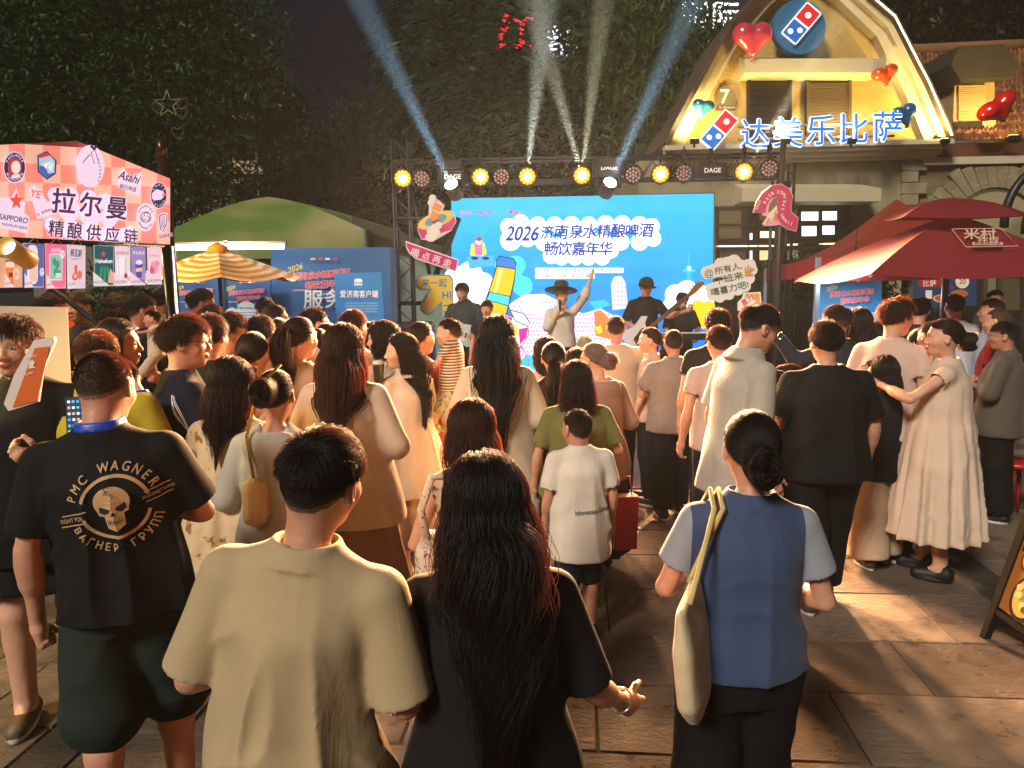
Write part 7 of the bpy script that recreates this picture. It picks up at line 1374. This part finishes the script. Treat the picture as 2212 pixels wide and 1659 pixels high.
person('man with a trimmed neck in a cream T-shirt, left of the gold hair clip', 557, 677, 4.6, yaw=-4, fat=1.15, hair='short', hcol='#140d0b', top=('tee', '#b8a48a'))
person('woman with a low ponytail tied in cream, wearing a peach top', 541, 712, 3.95, yaw=-6, fem=1, hair='lowpony', hlen=.30, hcol='#170d0b', top=('tee', '#c39b80'))
dress_mat = cf('#cdb58e', '#8a5f3c', 13)
person('girl with shoulder-length dark hair in a cream floral ruffled dress', 492, 770, 3.2, yaw=-7, fem=1, hair='long', hlen=.37, hcol='#180c0a', top=('dress', dress_mat, {'hem': .30, 'flare': .17, 'cinch': 0, 'tiers': ((.80, .012), (.55, .016)), 'folds': .08}), bot=None, arms=('front', 'front'), shoe='#c9c0b0', skin=2)
hw = person('woman with clipped-up hair in a light grey hooded jacket and black trousers', 588, 768, 3.05, yaw=-3, fem=1, hair='clip', hcol='#150c0a', top=('hoodie', '#a8a69c', {'hem': .84}), bot=('pants', '#0f0f12'), arms=('front', 'front'), h=1.60)
q = P(560, 1050, 2.95); bg = thing('handbag', 'pale yellow handbag with a gold chain between the floral dress and the grey hood', 'bag', q); m = MB(); m.box((0, 0, -.05), (.10, .22, .20), mat('#c4ad78', .6, bump=.15), None, .04); m.build('bag_body', bg); m = MB(); m.tube([(0, -.06, .04), (-.02, -.05, .22), (.02, .0, .42), (.10, .06, .50)], .007, mat('#b8923a', .3, metal=.8), 6); m.build('chain', bg)
person('woman with a long high ponytail and gold hair clip in a taupe T-shirt', 640, 680, 4.2, yaw=-12, hy=-14, fem=1, hair='pony', hlen=.42, hcol='#1a0d0b', top=('tee', '#9c8672'))
person('balding man in a cream shirt looking right, in front of the big blue board', 670, 660, 5.1, yaw=-34, hy=-16, fat=1.08, hair='crop', hcol='#1a1210', top=('tee', '#bfae98'), skin=2)
person('woman with a loose dark bun between the ponytail and the long brown hair', 704, 694, 4.7, yaw=-10, fem=1, hair='bun', hcol='#1a0f0c', top=('tee', '#bda58e'))
person('man with reddish-lit short hair in a white shirt, behind the long brown hair', 757, 665, 5.1, yaw=-14, hy=-10, hair='short', hcol='#2a140e', top=('polo', '#c2b6a6'))
person('woman with very long brown hair in a gathered cream blouse and a thin cross strap', 738, 698, 3.65, yaw=-5, fem=1, fat=1.08, hair='long', hlen=.62, hcol='#2a130b', top=('blouse', '#c9b49c', {'sl': 1.75, 'puff': .02, 'hem': .74, 'ease': .055}), bot=('skirt', '#8f7357', {'hem': .34}), arms=('front', 'front'))
lw = person('woman turning left with long black hair, cream linen shirt over a tan skirt', 872, 718, 4.75, yaw=42, hy=62, fem=1, hair='long', hlen=.56, hcol='#0e0a0b', top=('blouse', '#cbb9a2', {'hem': .60, 'ease': .05, 'flare': .07}), bot=('skirt', '#96795c', {'hem': .24, 'folds': .08}), arms=('front', 'cross'), shoe='#d0cac0', skin=2)
q = P(818, 805, 4.6); cup = thing('drink_cup', 'small dark cup held beside the woman turning left', 'cup', q); m = MB(); m.lathe([(.03, -.06), (.036, .05), (.04, .055), (.034, .055)], mat('#4a4a48', .3, metal=.5), n=16); m.build('cup_body', cup); m = MB(); m.lathe([(.04, .055), (.03, .075), (.008, .08)], mat('#c9c6c0', .3), n=16); m.build('lid', cup)
person('woman in profile facing left with dark wavy hair and a pale blouse', 832, 692, 5.0, yaw=50, hy=32, fem=1, hair='wavy', hlen=.26, hcol='#150c0b', top=('blouse', '#c4b49c'), skin=2)
person('dark-haired person mostly hidden left of the woman in profile', 799, 694, 5.6, yaw=10, fem=1, hair='bob', hlen=.2, top=('tee', '#8a6a5a'))
mother = person('woman in a rust red top carrying a boy on her arm', 903, 692, 5.15, yaw=-26, hy=-20, fem=1, fat=1.05, hair='lowpony', hlen=.2, hcol='#160b0a', top=('tee', '#8c3a32'), bot=('pants', '#10101a'), arms=(((.24, .06, 1.12), (.05, .25, 1.05)), ((.22, .12, 1.12), (-.08, .26, 1.0))), skin=2)
kid = person('little boy in a striped shirt carried by the woman in rust red', 973, 685, 4.95, yaw=72, hy=8, hair='crop', hcol='#1c0f0c', hs=1.45, h=.98, z0=1.2, top=('polo', cf('#c9b8a4', '#4a3c34', 9, 'hstripes'), {'hem': .85}), bot=('shorts', cf('#9aa08a', '#2c302a', 20), {'hem': .6}), arms=(((.25, .10, 1.18), (.22, .30, 1.15)), 'front'), shoe='#8a8f2c', skin=2, legy=((.22, .20, .42), (.16, .12, .40))); kid.location.z = P(973, 685, 4.95).z - kid.scale.z * 1.725
person('woman with very long straight black hair down her oatmeal coat dress', 1072, 672, 4.3, yaw=-2, fem=1, fat=1.03, hair='long', hlen=.78, hcol='#0d0b0e', top=('blouse', '#c4b49c', {'hem': .30, 'ease': .05, 'flare': .07}), bot=None, arms=('front', 'front'), h=1.75)
# ---- left rear, under the stall
person('dim man with glasses in a dark T-shirt under the hanging posters', 97, 630, 6.1, yaw=-58, hair='short', top=('tee', '#131316'), glasses='#c9c9c9', arms=('front', 'front'))
person('man in a red polo shirt standing in the shade behind the posters', 122, 616, 6.9, yaw=190, fat=1.15, hair='crop', top=('polo', '#8c1820'), arms=('down', 'front'))
ppl = person('round-faced man in a charcoal T-shirt with a purple print, under the posters', 176, 627, 6.5, yaw=158, fat=1.15, hair='short', top=('tee', '#2e2b2b'), arms=('down', 'down'), skin=1)
print_on(ppl, 'tee_shirt', lambda A: [A.rect(-.06 + k * .03, (.02, -.02, .03, -.01, .01)[k], .02, .14, '#6a4a8a', R(-8 + k * 6)) for k in range(5)], .0, 1.12, side=1)
person('dark-haired woman in a patterned top in the shade behind the stall', 253, 630, 7.0, yaw=-50, fem=1, hair='wavy', hlen=.3, top=('tee', cf('#5a4a40', '#2a2220', 18)))
cr = person('man in a black T-shirt with a swept fringe carrying a small child, looking right', 296, 632, 5.9, yaw=-46, hy=-6, fat=1.15, hair='short', top=('tee', '#0f0f12'), arms=(((.25, .08, 1.12), (.05, .26, 1.15)), 'front'), skin=1)
kd = person('small child in a pale top held against the chest of the man in black', 330, 668, 5.7, yaw=110, hair='crop', hs=1.4, h=.72, z0=1.1, top=('tee', cf('#d2c6b4', '#6a7a4a', 22)), bot=('shorts', '#b8ac98'), arms=(((.2, .22, 1.3), (.1, .4, 1.36)), 'front'), shoe=None, skin=2, legy=((.3, .25, .5), (.3, .25, .5))); kd.location.z = P(330, 668, 5.7).z - kd.scale.z * 1.725
person('person in a pale shirt from behind, beside the stall pole', 347, 622, 8.2, yaw=-8, hair='short', top=('tee', '#b8ad92'))
person('dark figure in black behind the man carrying a child', 306, 622, 7.4, yaw=20, hair='short', top=('tee', '#0c0c0e'))
person('red-haired woman peeking over the yellow T-shirt man', 219, 680, 4.6, yaw=176, fem=1, hair='lowpony', hlen=.2, hcol='#3a1810', top=('tee', '#6a4a3a'), h=1.62)
person('man in a navy polo looking right in front of the blue boards', 426, 620, 6.5, yaw=-48, hy=-12, fat=1.1, hair='short', top=('polo', '#1b2338'), skin=1)
person('person with short dark hair just behind the flower-print server', 451, 654, 5.9, yaw=-14, hair='short', hcol='#1c0f0c', top=('tee', '#2a2a30'))
person('dark-haired person bending at the blue poster boards', 573, 640, 7.2, yaw=30, hair='short', top=('tee', '#18181c'))
person('woman in glasses with tied hair looking right, before the large blue board', 588, 655, 6.2, yaw=-42, hy=-12, fem=1, hair='lowpony', hlen=.2, hcol='#1c0e0b', glasses='#d0d0d0', top=('tee', '#7a6a5c'), skin=2)
person('woman with low tied hair between two heads, left of the gold hair clip', 600, 684, 5.5, yaw=-8, fem=1, hair='lowbun', hcol='#26120d', top=('tee', '#8a3a3a'))
# ---- centre
person('seated drummer with dark hair at the back of the stage', 1052, 641, 8.9, yaw=170, hair='short', top=('tee', '#131318'), z0=.27, h=1.45)
person('girl with a black ponytail in a navy top and red plaid skirt', 1196, 734, 4.65, yaw=2, fem=1, hair='lowpony', hlen=.46, hcol='#0d0b10', top=('sleeveless', '#12131c'), bot=('skirt', mat('#5a1418', .85, kind='plaid', scale=2.4, col2='#14141c'), {'hem': .22}), arms=('front', 'front'))
person('small curly-haired girl in front of the black ponytail', 1181, 727, 5.4, yaw=4, fem=1, hair='wavy', hlen=.24, hcol='#18100e', top=('tee', '#a89a94'), fat=.9)
person('woman with a dark red-lit bob in an olive T-shirt, behind the boy in white', 1246, 778, 4.1, yaw=5, fem=1, fat=1.18, hair='bob', hlen=.24, hcol='#1a0c0e', top=('tee', '#6b6a3c', {'ease': .04, 'sl': .8}), bot=('shorts', '#4a5a6a', {'hem': .5}), arms=('down', 'front'))
person('older woman with a small grey bun, dusty pink hooded top and patterned skirt', 1292, 735, 4.7, yaw=24, hy=22, hp=8, fem=1, fat=1.1, hair='lowbun', hcol='#6a6058', top=('hoodie', '#94786e', {'hem': .72}), bot=('skirt', mat('#2a1c1c', .85, kind='floral', scale=26, col2='#5a3a34'), {'hem': .15, 'flare': .04}), arms=('front', 'front'), skin=2)
person('man with cropped hair in a cream shirt near the stage, back turned', 1331, 679, 6.3, yaw=-2, fat=1.15, hair='crop', hcol='#1c1412', top=('tee', '#b9a892', {'ease': .05}))
person('woman in profile facing left with tied-back brown hair near the stage', 1409, 704, 6.2, yaw=52, hy=30, fem=1, hair='lowpony', hlen=.2, hcol='#24120e', top=('tee', '#c2a898'), skin=2)
person('man in a grey short-sleeved shirt and navy trousers, arms folded in front', 1456, 709, 5.85, yaw=4, fat=1.14, hair='crop', hcol='#191312', top=('polo', '#7d766e', {'ease': .045, 'sl': .8, 'hem': .8}), bot=('pants', '#12151d', {'loose': .03}), arms=('cross', 'cross'), step=.09)
person('small child with dark hair near the stage, between the grey hair and the olive T-shirt', 1247, 752, 5.7, yaw=0, hair='bob', hlen=.14, hs=1.25, top=('tee', '#3a3a44'))
person('person in a glittery patterned top crouching at the stage edge', 1262, 714, 7.6, yaw=-10, fem=1, hair='bob', hlen=.2, hcol='#8a8a80', top=('tee', cf('#c4c4b4', '#3a3f34', 18)), z0=0, h=1.38)
# ---- right part of the crowd
tall = person('tall man with glasses in a light grey polo shirt looking down to the right', 1600, 652, 3.9, yaw=-74, hy=-6, hp=16, fat=.86, hair='short', hcol='#150e0d', top=('polo', '#a8a39a', {'hem': .74, 'ease': .04, 'sl': .85}), bot=('pants', '#101014'), arms=('down', 'down'), glasses='#1c1c1e', h=1.84, bend=5)
person('dark-haired person mostly hidden left of the tall man in grey', 1552, 664, 5.3, yaw=-8, hair='messy', hcol='#1a100e', top=('tee', '#15161a'))
person('woman with a long black braid in a dark grey T-shirt behind the tall man', 1634, 700, 4.55, yaw=-5, fem=1, fat=1.12, hair='lowpony', hlen=.5, hcol='#0f0c0c', top=('tee', '#2c2a2a', {'sl': .8}), arms=('front', 'front'))
person('person in a pale top half hidden behind the tall man', 1557, 700, 4.9, yaw=6, hair='short', hcol='#1c100e', top=('tee', '#b4a098'))
person('big man from behind in a black T-shirt and black trousers, right of centre', 1790, 690, 4.17, yaw=2, fat=1.32, hair='messy', hcol='#100c0b', top=('tee', '#121316', {'ease': .045, 'sl': .85, 'hem': .80}), bot=('pants', '#0e0e10', {'loose': .04}), arms=('front', 'down'), shoe='#3a3430', step=.11)
fam = person('woman with a dark bun in a long cream dress, arranging the hair of a child', 2050, 684, 4.58, yaw=56, hy=16, fem=1, fat=1.08, hair='lowbun', hcol='#1e0f0b', top=('dress', '#cfbaa6', {'hem': .30, 'nf': 17, 'folds': .07, 'flare': .10, 'sl': .22, 'ease': .03}), bot=None, arms=(((.30, .16, 1.22), (.12, .40, 1.30)), ((.27, .22, 1.24), (.02, .44, 1.32))), hand=('grip', 'grip'), shoe='#0c0c0e', skin=2)
person('child in a black T-shirt and wide dotted cream trousers, having her hair tied', 1915, 767, 4.75, yaw=6, fem=1, hair='bob', hlen=.15, hcol='#150d0b', hs=1.08, top=('tee', '#16171b', {'hem': .74}), bot=('wide', mat('#bba38a', .85, kind='spots', scale=60, col2='#7a604a'), {'hem': .10}), shoe='#3a2c24', arms=('front', 'front'))
person('young man with a brown fringe in a pale pink T-shirt looking right', 1933, 640, 4.85, yaw=-52, hy=-18, hair='mop', hcol='#2a140c', top=('tee', '#c4aa9c'), arms=('front', 'down'), skin=2)
person('man with folded arms and glasses in a dark grey shirt, at the right edge', 2178, 692, 5.66, yaw=48, hy=10, fat=1.14, hair='short', hcol='#171110', top=('long', '#544e45', {'hem': .76, 'collar': True, 'ease': .04}), bot=('pants', '#0d0d0f', {'loose': .04}), arms=('cross', 'cross'), glasses='#1a1a1c', shoe='#131316', skin=1)
person('bald man in a red shirt behind the man with folded arms', 2163, 662, 6.1, yaw=40, fat=1.1, hair='buzz', hcol='#4a3a30', top=('polo', '#9a1a22'), skin=2)
person('man in a pale blue shirt looking left at the right rear', 2150, 641, 6.9, yaw=60, hair='crop', hcol='#2a1c16', top=('polo', '#9fb0c4'), skin=0)
person('man from behind in a white T-shirt by the serving table', 2066, 632, 7.2, yaw=-8, hair='crop', hcol='#181210', top=('tee', '#c9ccd4'))
person('young man with dark hair and glasses looking right under the canopy', 1988, 640, 7.0, yaw=-40, hair='messy', hcol='#100c0c', glasses='#2a2a2c', top=('tee', '#2a2630'), skin=2)
ph2 = person('man in glasses filming with a phone, behind the big man in black', 1815, 655, 5.5, yaw=22, hy=16, hair='short', hcol='#1c1210', glasses='#b0b0b0', top=('long', '#1a2432'), arms=(((.30, .10, 1.30), (.36, .26, 1.50)), 'front'), hand=('grip', 'relax'), skin=2)
q, d_ = hand_at(ph2, 0); phone(q + Vector((-.01, -.01, .10)), 'phone held upright above the shoulder of the big man in black', (.3, -1, 0), True)
person('woman with long straight black hair in a dark jacket under the blue poster board', 1858, 664, 5.7, yaw=-4, fem=1, hair='long', hlen=.5, hcol='#0c0b0d', top=('long', '#1b2430'))
person('person in a mint green T-shirt half hidden by the cream dress', 2018, 690, 5.4, yaw=14, hair='crop', hcol='#1a1210', top=('tee', '#6d8276'))
person('child with a black ponytail looking right beside the fringe-haired young man', 1986, 706, 5.6, yaw=-38, fem=1, hair='lowpony', hlen=.22, hcol='#120d0d', top=('tee', '#b0a09c'))
person('little girl in a floral dress looking left beside the big man in black', 1708, 783, 4.6, yaw=56, hy=26, fem=1, hair='lowbun', hcol='#20110c', hs=1.28, top=('dress', cf('#9a8a8c', '#4a3a4a', 22), {'hem': .5}), bot=None, arms=('front', 'front'), skin=2)
person('man in a crimson top partly hidden behind the fringe-haired young man', 1900, 690, 6.3, yaw=-6, hair='crop', top=('tee', '#7a1230'))
person('waiter in a green apron standing behind the serving table', 2150, 615, 10.2, yaw=180, hair='short', top=('tee', '#4a5a48'), h=1.75)
q = P(1348, 1130, 4.4); bg = thing('shopping_bag', 'red and yellow paper shopping bag carried beside the boy in white', 'bag', (q.x, 4.4, 0)); m = MB(); m.box((0, 0, .45), (.15, .09, .34), mat('#a01c22', .5, bump=.15), (0, .03, .25), .004); m.build('bag_body', bg); m = MB(); m.box((-.03, -.0475, .45), (.085, .003, .31), mat('#d2a83a', .5), (0, .03, .25)); m.build('print', bg); m = MB(); m.tube([(-.05, 0, .61), (-.03, 0, .74), (.03, 0, .74), (.05, 0, .61)], .005, mat('#a01c22', .5), 6); m.build('handle', bg)
# ---- band on the stage (deck top 0.27 m)
DZ = .27
singer = person('singer in a wide black hat and loose white shirt with one arm raised', 1213, 622, 9.9, yaw=188, hy=6, hair='messy', hcol='#b8a06a', top=('roll', '#c9c6bd', {'ease': .05, 'hem': .86, 'sl': 1.5}), bot=('pants', '#2a3038'), arms=('up', 'mic'), hand=('open', 'grip'), z0=DZ, skin=2, vox=.014)
singer_h = P(1211, 640, 9.9); m = MB(); hm_ = mat('#15140f', .7, kind='felt', bump=.1); m.lathe([(.215, .0), (.22, .006), (.13, .022), (.098, .03), (.096, .10), (.085, .125), (.03, .118), (.005, .118)], hm_, n=32); m.build('hat_felt'); ho = bpy.data.objects['hat_felt']; hh_ = thing('hat', 'wide-brimmed black hat worn by the singer', 'hat', P(1212, 628, 9.84)); ho.parent = hh_; hh_.rotation_euler = (R(-16), R(4), 0); m = MB(); m.lathe([(.1, .03), (.1, .05)], mat('#2c2620', .5), n=32); m.build('band', hh_)
q, d_ = hand_at(singer, 1); mc = thing('microphone', 'black microphone held at the mouth of the singer', 'microphone', q + Vector((0, -.02, .06))); dd = (P(1209, 652, 9.8) - mc.location).normalized(); ax = dd.to_track_quat('Z', 'X').to_matrix(); m = MB(); m.lathe([(.012, -.1), (.016, .06), (.017, .09)], blk, n=12, ax=ax); m.build('handle', mc); m = MB(); m.lathe([(.018, .09), (.026, .11), (.026, .135), (.01, .155)], mat('#5a5a5e', .4, metal=.8), n=12, ax=ax); m.build('grille', mc)
def guitar(label, q, rot, body, bass=False, tilt=R(35), yaw=0.):
    o = thing('bass_guitar' if bass else 'electric_guitar', label, 'guitar', q); M = Matrix.Rotation(yaw, 4, 'Z') @ Matrix.Rotation(-tilt, 4, 'Y'); k = 1.12 if bass else 1.
    fr = lambda a, b, z=0.: M @ Vector((a * k, -z, b * k))
    ol = [(-.20, .0), (-.19, .11), (-.10, .155), (-.02, .13), (.05, .14), (.14, .165), (.19, .12), (.12, .08), (.10, .03), (.12, -.05), (.17, -.10), (.11, -.145), (.02, -.125), (-.06, -.145), (-.15, -.14), (-.195, -.08)]
    m = MB(); m.prism(ol, -.02, .02, mat(body, .25, coat=.5), fr); m.build('body', o); m = MB(); m.prism([(-.12, -.09), (-.10, .02), (.05, .06), (.10, .02), (.08, -.06), (.0, -.10)], .0215, .024, mat('#e2e0d6' if not bass else '#1a1a1c', .4), fr)
    for x in (-.07, -.01, .05): m.prism([(x - .008, -.035), (x + .008, -.035), (x + .008, .035), (x - .008, .035)], .0245, .032, blk, fr)
    m.build('pickguard', o); m = MB(); L_ = .72 if bass else .58; m.prism([(.08, -.027), (L_, -.021), (L_, .021), (.08, .027)], .021, .036, mat('#5a3a22' if bass else '#c09a62', .5), fr); m.build('neck', o)
    m = MB(); m.prism([(L_, -.024), (L_ + .05, -.03), (L_ + .19, -.02), (L_ + .20, .02), (L_ + .12, .05), (L_, .024)], .018, .034, mat('#7a5634' if bass else '#b98c50', .4), fr)
    for t in range(4 if bass else 6): m.tube([fr(L_ + .04 + t * .036, .03, .02), fr(L_ + .045 + t * .036, .075, .02)], .007, alu, 6)
    m.build('headstock', o); m = MB(); [m.tube([fr(-.12, -.018 + s * .012, .04), fr(L_ + .02, -.015 + s * .010, .04)], .0012, alu, 4) for s in range(4)]; m.build('strings', o); return o
gp = person('guitarist with glasses and a dark teal shirt at the left of the stage', 1002, 608, 9.7, yaw=170, hp=14, hy=-16, hair='messy', hcol='#0f0d0d', top=('roll', '#2b3a3c', {'sl': 1.25}), bot=('pants', '#15161a'), arms=('neck', 'strum'), hand=('grip', 'grip'), glasses='#c0c0c0', z0=DZ, skin=2, vox=.014)
guitar('pale blue electric guitar played at the left of the stage', Vector((gp.location.x - .02, 9.45, DZ + 1.0)), 0, '#8ac0cc', False, R(-18) + math.pi * 0, 0).scale = (1, 1, 1)
bp_ = person('bassist in a black T-shirt and black cap at the right of the screen', 1395, 598, 9.7, yaw=186, hp=12, hy=-6, hair='crop', hcol='#0f0d0d', top=('tee', '#121317', {'sl': .95}), bot=('pants', '#15161a'), arms=(((.26, .14, 1.20), (.46, .30, 1.28)), 'strum'), hand=('grip', 'grip'), z0=DZ, skin=1, vox=.014)
guitar('white bass guitar with a long dark neck pointing up to the right', Vector((bp_.location.x - .10, 9.43, DZ + .96)), 0, '#d2dada', True, R(40), 0)
q = P(1396, 612, 9.62); cp = thing('cap', 'black baseball cap worn by the bassist', 'cap', q); m = MB(); m.lathe([(.1, -.04), (.102, .0), (.085, .05), (.045, .08), (.005, .088)], mat('#101114', .8), n=24); m.build('crown', cp); m = MB(); m.prism([(.09 * math.cos(R(a)), -.06 - .10 * abs(math.sin(R(a)))) for a in range(0, 181, 15)] + [(-.09, -.03), (.09, -.03)], -.036, -.026, mat('#101114', .8), lambda a, b, z=0.: Vector((a + .03, b + .0, z - .01 + b * .15))); m.build('peak', cp)
person('keyboard player in a dark short-sleeved shirt behind the keyboard, right end of the stage', 1472, 627, 9.95, yaw=182, hp=26, hair='messy', hcol='#0f0d0d', top=('polo', '#15181c', {'sl': .9}), bot=('pants', '#15161a'), arms=(((.25, .08, 1.12), (.16, .30, 1.0)), ((.25, .08, 1.12), (.16, .30, 1.0))), z0=DZ, skin=2, vox=.014)
q = P(1478, 726, 9.5); kb = thing('keyboard', 'black stage keyboard on a stand at the right end of the stage', 'keyboard', (q.x, 9.5, DZ)); m = MB(); m.box((0, 0, .93), (.95, .30, .08), blk, None, .01); m.build('case', kb); m = MB(); m.box((0, .02, .973), (.86, .14, .008), mat('#e2e2dc', .3)); m.build('keys', kb); m = MB(); m.tube([(-.35, .0, .89), (.35, .0, .0)], .018, blk, 6); m.tube([(.35, .04, .89), (-.35, .04, .0)], .018, blk, 6); m.build('stand', kb)
# ------------------------------------------------------------------ thin smoke in the night air
hb = bmesh.new(); bmesh.ops.create_cube(hb, size=1); me = bpy.data.meshes.new('haze'); hb.to_mesh(me); hb.free(); hz = link('haze', me); tag(hz, kind='stuff')
hz.scale = (170, 112, 46); hz.location = (0, 36, 22); hm = bpy.data.materials.new('haze'); hm.use_nodes = True; nt = hm.node_tree; nt.nodes.remove(nt.nodes['Principled BSDF']); pv = nt.nodes.new('ShaderNodeVolumePrincipled')
pv.inputs['Color'].default_value = (.7, .85, 1, 1); pv.inputs['Density'].default_value = .00045; pv.inputs['Anisotropy'].default_value = .35; nt.links.new(pv.outputs[0], nt.nodes['Material Output'].inputs['Volume']); me.materials.append(hm)
